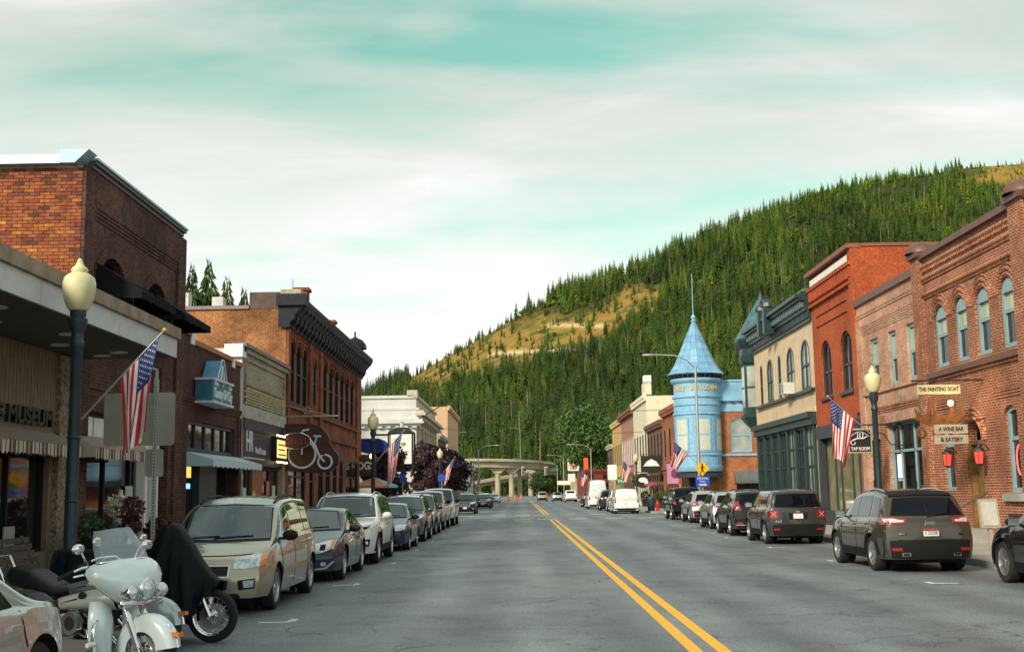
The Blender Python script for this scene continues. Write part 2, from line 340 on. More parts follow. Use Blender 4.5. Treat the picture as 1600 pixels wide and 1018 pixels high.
def hillmat():
    m = bpy.data.materials.new('hillside_soil'); m.use_nodes = True; t = m.node_tree; L = t.links.new; b = t.nodes['Principled BSDF']; b.inputs['Roughness'].default_value = .95; b.inputs['Specular IOR Level'].default_value = .1
    g = N(t, 'ShaderNodeNewGeometry'); at = N(t, 'ShaderNodeAttribute', attribute_name='soil'); s = N(t, 'ShaderNodeSeparateColor'); L(at.outputs['Color'], s.inputs[0])
    n = N(t, 'ShaderNodeTexNoise', i_Scale=.045, i_Detail=9.0, i_Roughness=.78); L(g.outputs['Position'], n.inputs['Vector'])
    fl = ramp(t, [(.3, (.020, .026, .010)), (.7, (.05, .06, .018))]); L(n.outputs[0], fl.inputs[0])
    gr = ramp(t, [(.38, (.05, .075, .016)), (.46, (.13, .125, .028)), (.54, (.32, .18, .045)), (.62, (.20, .13, .035)), (.7, (.33, .17, .045))]); L(n.outputs[0], gr.inputs[0])
    m1 = N(t, 'ShaderNodeMix', data_type='RGBA'); L(s.outputs[0], m1.inputs[0]); L(fl.outputs[0], m1.inputs[6]); L(gr.outputs[0], m1.inputs[7])
    m2 = N(t, 'ShaderNodeMix', data_type='RGBA'); L(s.outputs[1], m2.inputs[0]); L(m1.outputs[2], m2.inputs[6]); m2.inputs[7].default_value = (.62, .47, .27, 1)
    L(m2.outputs[2], b.inputs['Base Color']); return m
hm.materials.append(hillmat()); tag(obj('hillside', hm), kind='structure')

# ---------------------------------------------------------------- conifers
def leafmat(name, c, var=.35, hue=.03, rough=.75, trans=True):
    m = bpy.data.materials.new(name); m.use_nodes = True; t = m.node_tree; L = t.links.new; b = t.nodes['Principled BSDF']; b.inputs['Roughness'].default_value = rough; b.inputs['Specular IOR Level'].default_value = .2
    oi = N(t, 'ShaderNodeObjectInfo'); g = N(t, 'ShaderNodeNewGeometry')
    n = N(t, 'ShaderNodeTexNoise', i_Scale=.5, i_Detail=4.0); L(g.outputs['Position'], n.inputs['Vector'])
    nb = N(t, 'ShaderNodeTexNoise', i_Scale=.012, i_Detail=4.0, i_Roughness=.6); L(oi.outputs['Location'], nb.inputs['Vector'])
    r1 = ramp(t, [(0, tuple(x * (1 - var * 1.3) for x in c)), (.45, c), (.85, (c[0] * 1.9, c[1] * 1.5, c[2] * 1.2)), (.97, (c[0] * 2.6, c[1] * 1.5, c[2] * 1.0)), (1, (c[0] * 2.8, c[1] * 1.1, c[2] * 1.2))]); L(oi.outputs['Random'], r1.inputs[0])
    r2 = ramp(t, [(.3, (.55, .55, .55)), (.7, (1.5, 1.5, 1.35))]); L(n.outputs[0], r2.inputs[0])
    r3 = ramp(t, [(.36, (.55, .62, .70)), (.64, (1.45, 1.40, .95))]); L(nb.outputs[0], r3.inputs[0])
    m0 = N(t, 'ShaderNodeMix', data_type='RGBA', blend_type='MULTIPLY'); m0.inputs[0].default_value = 1; L(r1.outputs[0], m0.inputs[6]); L(r3.outputs[0], m0.inputs[7])
    sl = N(t, 'ShaderNodeSeparateXYZ'); L(oi.outputs['Location'], sl.inputs[0]); yg = N(t, 'ShaderNodeMapRange', n_1=40.0, n_2=420.0, n_3=0.0, n_4=1.0); L(sl.outputs[2], yg.inputs[0])       # younger, lighter stands higher up; low trees darkened, deep shadow put into their colour
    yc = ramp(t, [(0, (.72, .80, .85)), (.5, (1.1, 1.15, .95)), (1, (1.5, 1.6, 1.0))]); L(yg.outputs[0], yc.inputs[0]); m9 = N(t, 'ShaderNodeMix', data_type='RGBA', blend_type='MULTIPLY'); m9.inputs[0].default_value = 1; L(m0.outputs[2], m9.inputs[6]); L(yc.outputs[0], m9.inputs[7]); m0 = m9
    mx = N(t, 'ShaderNodeMix', data_type='RGBA', blend_type='MULTIPLY'); mx.inputs[0].default_value = 1; L(m0.outputs[2], mx.inputs[6]); L(r2.outputs[0], mx.inputs[7])
    L(mx.outputs[2], b.inputs['Base Color']); MATS[name] = m; return m
NEEDLE = leafmat('conifer_needles', (.044, .084, .018)); BARK = mat('bark', (.10, .07, .045), .9, var=.3, scale=8, bump=.5)
SNAG = mat('dead_wood', (.30, .26, .21), .9)
def conifer_mesh(seed, layers=12, blades=9, rad=.17, gap=0.0):
    r = random.Random(seed); mb = MB()
    mb.tube((0, 0, -.03), (0, 0, .97), .013, .002, 5, False, mi=1)
    for k in range(layers):
        t = k / (layers - 1); z = .10 + .87 * t ** .93; R = rad * (1 - t) ** .85 + .008
        R *= r.uniform(.82, 1.15); off = r.random() * 6
        for j in range(blades):
            if r.random() < gap: continue
            a = off + 2 * math.pi * j / blades + r.uniform(-.2, .2); q = R * r.uniform(.7, 1.2); w = .42 * math.pi / blades * 2
            dz = R * r.uniform(.30, .65); zz = z + r.uniform(-.015, .015)
            ix, iy = .012 * math.cos(a), .012 * math.sin(a)
            mb.add([(ix, iy, zz + .055 * (1 - t) + .02), (q * .62 * math.cos(a - w), q * .62 * math.sin(a - w), zz - dz * .45), (q * math.cos(a), q * math.sin(a), zz - dz), (q * .62 * math.cos(a + w), q * .62 * math.sin(a + w), zz - dz * .45)], [(0, 1, 2), (0, 2, 3)])
    return mb
protos = bpy.data.collections.new('forest_prototypes')
PM = []
for i, (ly, bl, rd, gp) in enumerate(((13, 10, .19, 0), (12, 9, .23, .08), (14, 9, .155, .12), (11, 10, .26, .02), (10, 6, .11, .45))):
    me = conifer_mesh(40 + i, ly, bl, rd, gp).mesh('conifer%d' % i, [NEEDLE, BARK]); PM.append(me)
sn = MB().tube((0, 0, -.03), (0, 0, 1), .013, .003, 5, True, mi=0)
for k in range(7):
    a = k * 2.1; z = .35 + .08 * k; sn.tube((0, 0, z), (.05 * math.cos(a), .05 * math.sin(a), z + .02), .004, .001, 3, False)
PM.append(sn.mesh('snag', SNAG))
bsh = MB(); _rb = random.Random(5)
for _ in range(90):
    v = Vector((_rb.gauss(0, 1), _rb.gauss(0, 1), _rb.gauss(0, 1))).normalized() * .34 * _rb.uniform(.6, 1); p = v + Vector((0, 0, .42)); a = Vector((_rb.gauss(0, 1), _rb.gauss(0, 1), _rb.gauss(0, 1))).normalized() * .13; b_ = v.cross(a).normalized() * .1; bsh.add([p - a, p + b_, p + a, p - b_], [(0, 1, 2, 3)])
PM.append(bsh.mesh('bush', leafmat('broadleaf', (.075, .115, .018))))
for i, me in enumerate(PM): protos.objects.link(bpy.data.objects.new('conifer_%d' % i, me))
NT = 21000
ta = rng.uniform(-.17, .50, NT); ty = np.sqrt(rng.uniform(HY0 ** 2, 1260.0 ** 2, NT)); tx = ta * ty; tz = hill(tx, ty)
tpx, tpy = to_px(tx, ty, tz); cl = clearing(tpx, tpy)
lump = np.sin(tx * .05 + 1) * np.sin(ty * .043) + np.sin(tx * .021 - ty * .03)
keep = rng.random(NT) > np.clip(cl * 1.0, 0, .74)
keep &= ~((lump < -.7) & (rng.random(NT) < .6))
tx, ty, tz, cl = tx[keep], ty[keep], tz[keep], cl[keep]
th = (6 + 19 * rng.beta(1.6, 1.8, len(tx))) * np.where((tx / ty > .24) & (ty > 760), .72, 1.0) * np.where(cl > .15, .5, 1.0) * np.where(ty > 1120, 1.0, 1.0); tr = rng.uniform(0, 6.28, len(tx))
ti = rng.choice(7, len(tx), p=[.27, .22, .17, .15, .06, .05, .08]); th = np.where(ti == 6, th * .5, th)
order = np.argsort(ty); NI = 170; vis = (tx / ty > -.085) & (tx / ty < .10)
near = [i for i in order if vis[i] and ti[i] < 4 and th[i] > 12][:NI]
mask = np.ones(len(tx), bool); mask[near] = False
fm = bpy.data.meshes.new('forest'); P3 = np.stack([tx, ty, tz], -1)[mask]
fm.from_pydata(P3.tolist(), [], [])
for nm, tp, arr in (('sc', 'FLOAT', th), ('rz', 'FLOAT', tr), ('pick', 'INT', ti)):
    at = fm.attributes.new(nm, tp, 'POINT'); at.data.foreach_set('value', arr[mask].astype(np.int32 if tp == 'INT' else np.float32))
fo = tag(obj('conifer_forest', fm), 'dense conifer forest covering the hillside above the town', 'forest', kind='stuff')
ng = bpy.data.node_groups.new('forest_scatter', 'GeometryNodeTree')
ng.interface.new_socket('Geometry', in_out='INPUT', socket_type='NodeSocketGeometry'); ng.interface.new_socket('Geometry', in_out='OUTPUT', socket_type='NodeSocketGeometry')
gi, go = ng.nodes.new('NodeGroupInput'), ng.nodes.new('NodeGroupOutput')
mp_ = ng.nodes.new('GeometryNodeMeshToPoints'); iop = ng.nodes.new('GeometryNodeInstanceOnPoints'); ci = ng.nodes.new('GeometryNodeCollectionInfo')
ci.inputs['Collection'].default_value = protos; ci.inputs['Separate Children'].default_value = True; ci.inputs['Reset Children'].default_value = True
def nattr(nm, tp):
    n = ng.nodes.new('GeometryNodeInputNamedAttribute'); n.data_type = tp; n.inputs[0].default_value = nm; return n.outputs[0]
iop.inputs['Pick Instance'].default_value = True
L_ = ng.links.new
L_(gi.outputs[0], mp_.inputs[0]); L_(mp_.outputs[0], iop.inputs['Points']); L_(ci.outputs[0], iop.inputs['Instance'])
L_(nattr('pick', 'INT'), iop.inputs['Instance Index'])
cx_ = ng.nodes.new('ShaderNodeCombineXYZ'); L_(nattr('rz', 'FLOAT'), cx_.inputs[2]); L_(cx_.outputs[0], iop.inputs['Rotation'])
L_(nattr('sc', 'FLOAT'), iop.inputs['Scale']); L_(iop.outputs[0], go.inputs[0])
fo.modifiers.new('scatter', 'NODES').node_group = ng
def split_conifer(seed, *a):
    mb = conifer_mesh(seed, *a); c, t = MB(), MB()
    for f, m in zip(mb.f, mb.m): (t if m else c).add([mb.v[i] for i in f], [tuple(range(len(f)))])
    return c.mesh('crown', NEEDLE), t.mesh('trunk', BARK)
CT = [split_conifer(60 + i, *p) for i, p in enumerate(((17, 10, .16, .04), (16, 10, .20, .06), (18, 9, .13, .12), (15, 11, .22, .04), (46, 13, .25, .05), (44, 12, .20, .08)))]
def conifer(x, y, z, h, k, rz, label, group=None):
    o = thing('conifer_tree', label, 'tree', (x, y, z), rz, group); o.scale = (h, h, h)
    obj('crown', CT[k][0], o); obj('trunk', CT[k][1], o); return o
for i in near:
    conifer(tx[i], ty[i], tz[i], th[i] * 1.1, int(ti[i]), tr[i], 'dark green conifer in the front rank of the forest at the hill foot', 'conifers along the foot of the hill')
for (x, y, h, k, lb) in ((-25.4, 91, 19.9, 4, 'leftmost tall conifer rising behind the brick building roofs'), (-24.9, 94, 20.9, 4, 'tallest conifer rising behind the orange brick side wall'), (-23.4, 94, 19.4, 4, 'bushy conifer just right of the tallest one behind the roofs'), (-22.0, 94, 18.6, 5, 'small conifer tip showing above the brick parapet left of the cornice'), (-37.6, 85, 26.4, 5, 'conifer tip at the left picture edge above the blue coping')):
    conifer(x, y, 0, h, k, x, lb)

# ---------------------------------------------------------------- motorway viaduct and its lamps
VCON = mat('viaduct_concrete', (.40, .34, .25), .85, var=.18, scale=.15)
v = thing('viaduct', 'curving concrete motorway viaduct on tall columns across the valley end', 'bridge', (0, 470, 0))
def deck(path, w, th, m):
    P, pr, pr2 = [], MB(), MB()
    for i, (x, y, z) in enumerate(path):
        a = path[max(i - 1, 0)]; b = path[min(i + 1, len(path) - 1)]; d = Vector((b[0] - a[0], b[1] - a[1])).normalized(); n = Vector((d.y, -d.x))
        def p(o, h): return (x + n.x * o, y + n.y * o, z + h)
        P.append([p(-w / 2, -.25), p(-w / 2, .75), p(-w / 2 + .3, .75), p(-w / 2 + .3, 0), p(w / 2 - .3, 0), p(w / 2 - .3, .75), p(w / 2, .75), p(w / 2, -.25), p(w * .34, -.5), p(w * .28, -th), p(-w * .28, -th), p(-w * .34, -.5)])
    return MB().grid(P, closed_v=True)
path = [(-95, -6, 14.6), (-60, -4, 14.5), (-30, -2, 14.3), (-12, 0, 14.1)]
for k in range(1, 15):
    t = R_(k * 8); path.append((-12 + 22 * math.sin(t), 22 * (1 - math.cos(t)) * 1.5, 14.1 - k * .12))
path.append((8, 60, 12.0)); path.append((-4, 110, 11.5))
deck(path, 9.5, 2.6, VCON).build('deck', VCON, v, 40)
for x, y, z0 in ((-8.6, 1, 0), (-3.2, 3, 0), (.1, 14, 0), (4.7, 34, 0)):
    MB().lathe([(1.05, -.2), (1.0, 9.2), (1.25, 9.6)], 14, (x, y, z0)).build('column', VCON, v, 50)
    lo = [(x - 1.2, y - 1.2, 9.2), (x + 1.2, y - 1.2, 9.2), (x + 1.2, y + 1.2, 9.2), (x - 1.2, y + 1.2, 9.2)]
    MB().hexa(lo, [(x - 4.6, y - 1.3, 12.0), (x + 4.6, y - 1.3, 12.0), (x + 4.6, y + 1.3, 12.0), (x - 4.6, y + 1.3, 12.0)]).build('column_head', VCON, v)
v2 = thing('slip_ramp', 'lower concrete slip ramp climbing behind the viaduct columns', 'bridge', (0, 500, 0))
deck([(-40, 0, 3.5), (-20, 4, 5.5), (-5, 10, 8), (6, 18, 10), (14, 30, 11)], 8, 1.8, VCON).build('deck', VCON, v2, 40)
for x, y, h in ((-22, 4, 4.4), (-11, 8, 5.6)): MB().lathe([(.8, -.2), (.8, h)], 12, (x, y, 0)).build('column', VCON, v2, 50)
STEEL = mat('galvanised_steel', (.42, .43, .42), .5, .7, var=.1); CHAR = mat('charcoal_paint', (.035, .04, .05), .45)
def cobra(loc, h, arms, label, reach=3.0, yaw=0.0, group='curved-arm street lights'):
    o = thing('street_light', label, 'street light', loc, yaw, group)
    MB().tube((0, 0, 0), (0, 0, h), .11, .07, 10).build('pole', STEEL, o, 50)
    MB().box(-.22, .22, -.22, .22, 0, .06).build('base_plate', STEEL, o)
    for s in arms:
        MB().path([(0, 0, h - .15), (s * .5, 0, h + .35), (s * reach * .5, 0, h + .62), (s * reach, 0, h + .68)], .045, 8).build('arm', STEEL, o, 60)
        MB().ball((s * (reach + .3), 0, h + .66), .42, .16, .09).build('lamp_head', STEEL, o, 60)
    return o
cobra((10.35, 68.5, .13), 8.7, (-1,), 'tall galvanised street light with one arm beside the blue turret', 2.4)
cobra((10.4, 172, .13), 7.6, (-1,), 'street light before the red shop and green tree', 2.8)
cobra((-6.1, 178, .13), 7.9, (1,), 'street light on the left kerb in front of the viaduct', 2.6)
cobra((10.6, 285, .13), 9.5, (-1,), 'far street light near the grocery sign', 3.2); cobra((11, 345, .1), 9, (-1,), 'farthest street light on the right near the forest', 3)
cobra((-26, 470, 15.3), 9.5, (-1, 1), 'double-armed lamp standing on the viaduct at left', 4.5); cobra((.5, 471, 14.8), 11.5, (-1,), 'tall single-armed lamp standing on the viaduct', 3.5)
# ---------------------------------------------------------------- facade tools
class Fac:
    """u runs along the wall, o outwards, z up"""
    def __init__(s, org, u, n): s.o = Vector(org); s.u = Vector(u); s.n = Vector(n)
    def p(s, u, o, z): return s.o + s.u * u + s.n * o + Vector((0, 0, z))
    def box(s, mb, u0, u1, o0, o1, z0, z1, mi=0):
        q = lambda z: [s.p(u0, o0, z), s.p(u1, o0, z), s.p(u1, o1, z), s.p(u0, o1, z)]
        return mb.hexa(q(z0), q(z1), mi)
    def trim(s, name, m, par, u0, u1, o0, o1, z0, z1): return s.box(MB(), u0, u1, o0, o1, z0, z1).build(name, m, par)
LF = Fac((FL, 0, 0), (0, 1, 0), (1, 0, 0)); RF = Fac((FR, 0, 0), (0, 1, 0), (-1, 0, 0))
def arc(ua, ub, zs, rise, n=10):
    """points of an arch from (ua, zs) to (ub, zs)"""
    c = (ua + ub) / 2; h = (ub - ua) / 2
    if rise >= h * .98: return [(c - h * math.cos(math.pi * i / n), zs + rise * math.sin(math.pi * i / n)) for i in range(n + 1)]
    R = (h * h + rise * rise) / (2 * rise); a = math.asin(h / R)
    return [(c + R * math.sin(-a + 2 * a * i / n), zs + rise - R + R * math.cos(-a + 2 * a * i / n)) for i in range(n + 1)]
def wall(F, u0, u1, z0, z1, ops, depth=.28, mb=None):
    """wall front with real openings: (ua, ub, za, zb, rise)"""
    mb = mb or MB(); us = sorted({u0, u1, *[o[0] for o in ops], *[o[1] for o in ops]}); zs = sorted({z0, z1, *[o[2] for o in ops], *[o[3] for o in ops]})
    for a, b in zip(us, us[1:]):
        for c, d in zip(zs, zs[1:]):
            if any(o[0] - 1e-6 <= a and b <= o[1] + 1e-6 and o[2] - 1e-6 <= c and d <= o[3] + 1e-6 for o in ops): continue
            mb.add([F.p(a, 0, c), F.p(b, 0, c), F.p(b, 0, d), F.p(a, 0, d)], [(0, 1, 2, 3)])
    for o in ops:
        ua, ub, za, zb = o[:4]; rise = o[4] if len(o) > 4 else 0; zs_ = zb - rise
        ring = [(ua, za), (ua, zs_)] + (arc(ua, ub, zs_, rise)[1:-1] if rise else []) + [(ub, zs_), (ub, za)]
        for (a, b), (c, d) in zip(ring, ring[1:] + ring[:1]):
            mb.add([F.p(a, 0, b), F.p(c, 0, d), F.p(c, -depth, d), F.p(a, -depth, b)], [(0, 1, 2, 3)])
        if rise:
            pts = arc(ua, ub, zs_, rise)
            for (a, b), (c, d) in zip(pts, pts[1:]): mb.add([F.p(a, 0, b), F.p(c, 0, d), F.p(c, 0, zb), F.p(a, 0, zb)], [(0, 1, 2, 3)])
    return mb
def ringframe(F, o, w, o0, o1):
    ua, ub, za, zb = o[:4]; rise = o[4] if len(o) > 4 else 0; zs_ = zb - rise
    def path(d):
        a, b = ua + d, ub - d
        return [(a, za + d), (a, zs_ - (0 if rise else d))] + ([(x, z) for x, z in arc(a, b, zs_, max(rise - d, .01))[1:-1]] if rise else []) + [(b, zs_ - (0 if rise else d)), (b, za + d)]
    A, B = path(0), path(w); mb = MB(); k = len(A)
    for i in range(k):
        j = (i + 1) % k
        mb.add([F.p(A[i][0], o1, A[i][1]), F.p(A[j][0], o1, A[j][1]), F.p(B[j][0], o1, B[j][1]), F.p(B[i][0], o1, B[i][1])], [(0, 1, 2, 3)])
        mb.add([F.p(B[i][0], o1, B[i][1]), F.p(B[j][0], o1, B[j][1]), F.p(B[j][0], o0, B[j][1]), F.p(B[i][0], o0, B[i][1])], [(0, 1, 2, 3)])
        mb.add([F.p(A[i][0], o1, A[i][1]), F.p(A[j][0], o1, A[j][1]), F.p(A[j][0], o0, A[j][1]), F.p(A[i][0], o0, A[i][1])], [(0, 1, 2, 3)])
    return mb, B
def glassmat(name, c, refl=.5, rough=.04, var=.3):
    m = bpy.data.materials.new(name); m.use_nodes = True; t = m.node_tree; L = t.links.new; b = t.nodes['Principled BSDF']
    g = N(t, 'ShaderNodeNewGeometry'); n = N(t, 'ShaderNodeTexNoise', i_Scale=1.3, i_Detail=3.0); L(g.outputs['Position'], n.inputs['Vector'])
    r = ramp(t, [(.3, tuple(x * (1 - var) for x in c)), (.7, tuple(x * (1 + var) for x in c))]); L(n.outputs[0], r.inputs[0]); L(r.outputs[0], b.inputs['Base Color'])
    b.inputs['Roughness'].default_value = rough; b.inputs['Specular IOR Level'].default_value = refl; b.inputs['IOR'].default_value = 1.5
    n2 = N(t, 'ShaderNodeTexNoise', i_Scale=.9, i_Detail=1.0); L(g.outputs['Position'], n2.inputs['Vector'])
    bp = N(t, 'ShaderNodeBump', i_Strength=.06, i_Distance=.05); L(n2.outputs[0], bp.inputs['Height']); L(bp.outputs[0], b.inputs['Normal'])
    MATS[name] = m; return m
GLS = glassmat('window_glass', (.012, .013, .015), .4); GLW = glassmat('shop_glass', (.010, .010, .010), .55); GLB = glassmat('pale_window_glass', (.30, .33, .30), .6)
def window(F, o, par, fm, glass=GLS, fw=.07, rec=.2, bars=(), posts=(), sill=None, blind=None, bt=.5, name='window'):
    """frame with its panes; bars: heights as fractions, posts: positions as fractions"""
    mb, B = ringframe(F, o, fw, -rec - .02, -rec + .06)
    ua, ub, za, zb = o[:4]
    for t in bars:
        z = za + (zb - za) * t; F.box(mb, ua + fw, ub - fw, -rec, -rec + .05, z - fw * .4, z + fw * .4)
    for t in posts:
        u = ua + (ub - ua) * t; rise = o[4] if len(o) > 4 else 0
        F.box(mb, u - fw * .4, u + fw * .4, -rec, -rec + .05, za + fw, zb - fw - (rise * .12 if rise else 0))
    w = mb.build(name, fm, par)
    # one pane for each light between the bars and posts
    us = [ua + fw * .5] + [ua + (ub - ua) * t for t in posts] + [ub - fw * .5]; zs = [za + fw * .5] + [za + (zb - za) * t for t in bars]
    rise = o[4] if len(o) > 4 else 0
    for i in range(len(us) - 1):
        for j in range(len(zs)):
            if j + 1 < len(zs): pts = [(us[i], zs[j]), (us[i + 1], zs[j]), (us[i + 1], zs[j + 1]), (us[i], zs[j + 1])]
            elif rise:
                ar = [(u, z) for u, z in arc(ua + fw * .5, ub - fw * .5, zb - rise, rise - fw * .5, 16)]
                ins = [(u, z) for u, z in ar if us[i] - 1e-6 <= u <= us[i + 1] + 1e-6]
                def za_(u): return float(np.interp(u, [a for a, _ in ar], [b for _, b in ar]))
                top = [(us[i + 1], za_(us[i + 1]))] + [p for p in ins[::-1] if us[i] + .01 < p[0] < us[i + 1] - .01] + [(us[i], za_(us[i]))]
                pts = [(us[i], zs[j]), (us[i + 1], zs[j])] + top
            else: pts = [(us[i], zs[j]), (us[i + 1], zs[j]), (us[i + 1], zb - fw * .5), (us[i], zb - fw * .5)]
            k = len(pts); dd = random.uniform(-.004, .004)
            MB().add([F.p(u, -rec - .005 + dd, z) for u, z in pts], [tuple(range(k))]).build('pane', glass if blind is None or j < len(zs) - 1 else blind, w)
    if sill is not None: F.trim('sill', sill, w, ua - .08, ub + .08, -.12, .1, za - .12, za - .002)
    return w
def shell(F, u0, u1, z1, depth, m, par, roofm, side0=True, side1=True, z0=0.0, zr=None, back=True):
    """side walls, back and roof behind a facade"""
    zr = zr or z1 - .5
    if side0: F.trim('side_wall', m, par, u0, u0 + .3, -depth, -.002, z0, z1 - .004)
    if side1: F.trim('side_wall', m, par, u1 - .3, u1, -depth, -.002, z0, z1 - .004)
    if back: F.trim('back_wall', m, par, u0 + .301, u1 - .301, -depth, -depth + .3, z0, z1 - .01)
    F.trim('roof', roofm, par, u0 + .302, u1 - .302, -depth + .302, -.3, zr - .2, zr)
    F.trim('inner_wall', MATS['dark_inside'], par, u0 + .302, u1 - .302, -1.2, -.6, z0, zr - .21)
def awning(F, name, u0, u1, zt, zf, out, vd, m, par=None, scal=.16, sides=True, o0=.02):
    mb = MB(); n = max(4, int((u1 - u0) / .12))
    mb.grid([[F.p(u0 + (u1 - u0) * i / n, o0, zt), F.p(u0 + (u1 - u0) * i / n, o0 + out * .5, (zt + zf) / 2 - .025), F.p(u0 + (u1 - u0) * i / n, o0 + out, zf)] for i in range(n + 1)])
    if sides:
        for u in (u0, u1): mb.add([F.p(u, o0, zt), F.p(u, o0 + out, zf), F.p(u, o0 + out, zf - vd * .8), F.p(u, o0, zf - vd * .8)], [(0, 1, 2, 3)])
    a = mb.build('canopy' if par is not None else name, m, par)
    v = MB(); k = max(6, int((u1 - u0) / (scal / 4)))
    v.grid([[F.p(u0 + (u1 - u0) * i / k, o0 + out + .004 + .012 * math.sin(i * 1.1), z) for z in (zf - .005, zf - vd * .55, zf - vd + .05 * abs(math.sin(math.pi * i / 4)))] for i in range(k + 1)])
    v.build('valance', m, a); return a
def stripemat(name, c1, c2, period, axis=1):
    m = bpy.data.materials.new(name); m.use_nodes = True; t = m.node_tree; L = t.links.new; b = t.nodes['Principled BSDF']; b.inputs['Roughness'].default_value = .85
    g = N(t, 'ShaderNodeNewGeometry'); s = N(t, 'ShaderNodeSeparateXYZ'); L(g.outputs['Position'], s.inputs[0])
    d = N(t, 'ShaderNodeMath', operation='DIVIDE', n_1=period); L(s.outputs[axis], d.inputs[0]); f = N(t, 'ShaderNodeMath', operation='FRACT'); L(d.outputs[0], f.inputs[0])
    r = ramp(t, [(0, c1), (.5, c2)], 'CONSTANT'); L(f.outputs[0], r.inputs[0]); L(r.outputs[0], b.inputs['Base Color']); MATS[name] = m; return m
def boards(name, c1, period, axis=1):
    m = bpy.data.materials.new(name); m.use_nodes = True; t = m.node_tree; L = t.links.new; b = t.nodes['Principled BSDF']; b.inputs['Roughness'].default_value = .7
    MATS[name] = m; b.inputs['Base Color'].default_value = (*c1, 1); return m
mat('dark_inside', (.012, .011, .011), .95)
DKBRICK = brickmat('dark_brick', (.070, .026, .024), (.160, .056, .040), (.14, .085, .07), stain=.55, stainc=(.042, .020, .020), bump=1.0, msize=.014)
BRBRICK = brickmat('brown_brick', (.075, .024, .022), (.125, .042, .032), (.105, .058, .05), stain=.45, bump=1.0)
ORBRICK = brickmat('orange_brick', (.32, .095, .024), (.43, .15, .036), (.40, .27, .16), stain=.62, stainc=(.15, .055, .028))
VIBRICK = brickmat('victorian_brick', (.27, .070, .036), (.36, .105, .050), (.20, .09, .06), stain=.5, stainc=(.12, .035, .024))
GOBRICK = brickmat('red_brick', (.25, .058, .030), (.36, .095, .045), (.50, .32, .21), stain=.45, msize=.013, stainc=(.24, .095, .06), bump=.8)
PKBRICK = brickmat('pink_brick', (.40, .17, .105), (.50, .245, .16), (.55, .39, .29), stain=.35, stainc=(.58, .38, .28))
RDBRICK = brickmat('painted_red_brick', (.43, .090, .032), (.46, .105, .040), (.36, .075, .028), stain=.25, bump=.8)
TNBRICK = brickmat('tan_brick', (.40, .34, .26), (.46, .40, .31), (.36, .31, .24), stain=.4)
BKMAT = brickmat('corner_brick', (.36, .10, .035), (.42, .14, .05), (.33, .19, .11), stain=.35)
ROOFM = mat('roof_felt', (.06, .06, .06), .9); BLKP = mat('black_trim', (.014, .015, .021), .5, var=.2, spec=.25); BLKW = mat('black_cloth', (.011, .011, .014), .85, spec=.15)
BROWNT = mat('brown_coping', (.13, .055, .042), .5, var=.2); BLUEG = mat('blue_grey_wood', (.235, .36, .40), .55, var=.1); WHITEW = mat('white_wood', (.74, .74, .71), .55, var=.06)
BLIND = glassmat('blind_glass', (.36, .40, .27), .5, .06, .12); CREAM = mat('cream_stucco', (.62, .47, .31), .85, var=.1, scale=1.5, bump=.2); GREEN = mat('dark_green_trim', (.016, .040, .040), .42, var=.25)
SKYB = mat('blue_paint', (.215, .41, .58), .5, var=.15, scale=1.2); CHROME = mat('chrome', (.8, .8, .8), .12, 1.0, var=.02); IRON = mat('wrought_iron', (.02, .02, .022), .5)
PALEM = mat('pale_metal', (.42, .58, .68), .35, .55, var=.12); TANW = mat('tan_panel', (.20, .155, .10), .75, var=.15); PEB = mat('pebble_dash', (.22, .165, .12), .95, var=.7, scale=14, bump=.9, bscale=16)
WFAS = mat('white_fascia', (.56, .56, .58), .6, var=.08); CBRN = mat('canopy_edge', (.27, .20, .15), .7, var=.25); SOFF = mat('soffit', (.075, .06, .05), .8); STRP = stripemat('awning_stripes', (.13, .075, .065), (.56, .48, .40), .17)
LITW = mat('warm_lamp', (1, .9, .6), .5, emit=(1, .82, .45), es=3.0)

# ---------------------------------------------------------------- left 1: museum with a flat canopy
b = thing('museum_building', 'low tan museum with a flat white-edged canopy over the pavement', 'building', (FL, 16, 0))
def W(o): o.location = Vector(o.location) - Vector(o.parent.location) if o.parent else o.location; return o
def finish(b):       # children were built in world coordinates: shift them under their thing
    off = Vector(b.location)
    def rec(o):
        for c in o.children:
            if o is b: c.location = Vector(c.location) - off
    rec(b)
ops = [(9.5, 15.6, .75, 2.75), (16.2, 19.3, .75, 2.75), (19.6, 22.7, .75, 2.75)]
wall(LF, 6, 23.85, .13, 5.0, ops).build('wall', TANW, b)
for i in range(56): LF.trim('board', TANW, b, 14.2 + i * .155, 14.2 + i * .155 + .135, .002, .03, 3.2, 4.5)
LF.trim('pillar', PEB, b, 22.85, 23.85, -.1, .12, .13, 4.5)
for o in ops: window(LF, o, b, BLKP, GLW, .06, .16, posts=(.5,), bars=())
shell(LF, 6, 23.85, 5.3, 10, TANW, b, ROOFM)
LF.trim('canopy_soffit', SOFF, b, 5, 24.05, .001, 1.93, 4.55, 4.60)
LF.trim('canopy_roof', ROOFM, b, 5, 24.05, .002, 1.9, 4.601, 5.05)
for i in range(11): LF.trim('fascia_panel', WFAS, b, 5 + i * 1.733, 5 + (i + 1) * 1.733 - .008, 1.94, 1.99, 4.56, 4.935)
for i in range(11): LF.trim('coping_panel', CBRN, b, 5 + i * 1.733, 5 + (i + 1) * 1.733 - .006, 1.92, 2.06, 4.94, 5.16)
LF.trim('fascia_end', WFAS, b, 24.051, 24.10, .0, 1.99, 4.56, 4.935); LF.trim('coping_end', CBRN, b, 24.051, 24.14, .0, 2.06, 4.94, 5.16)
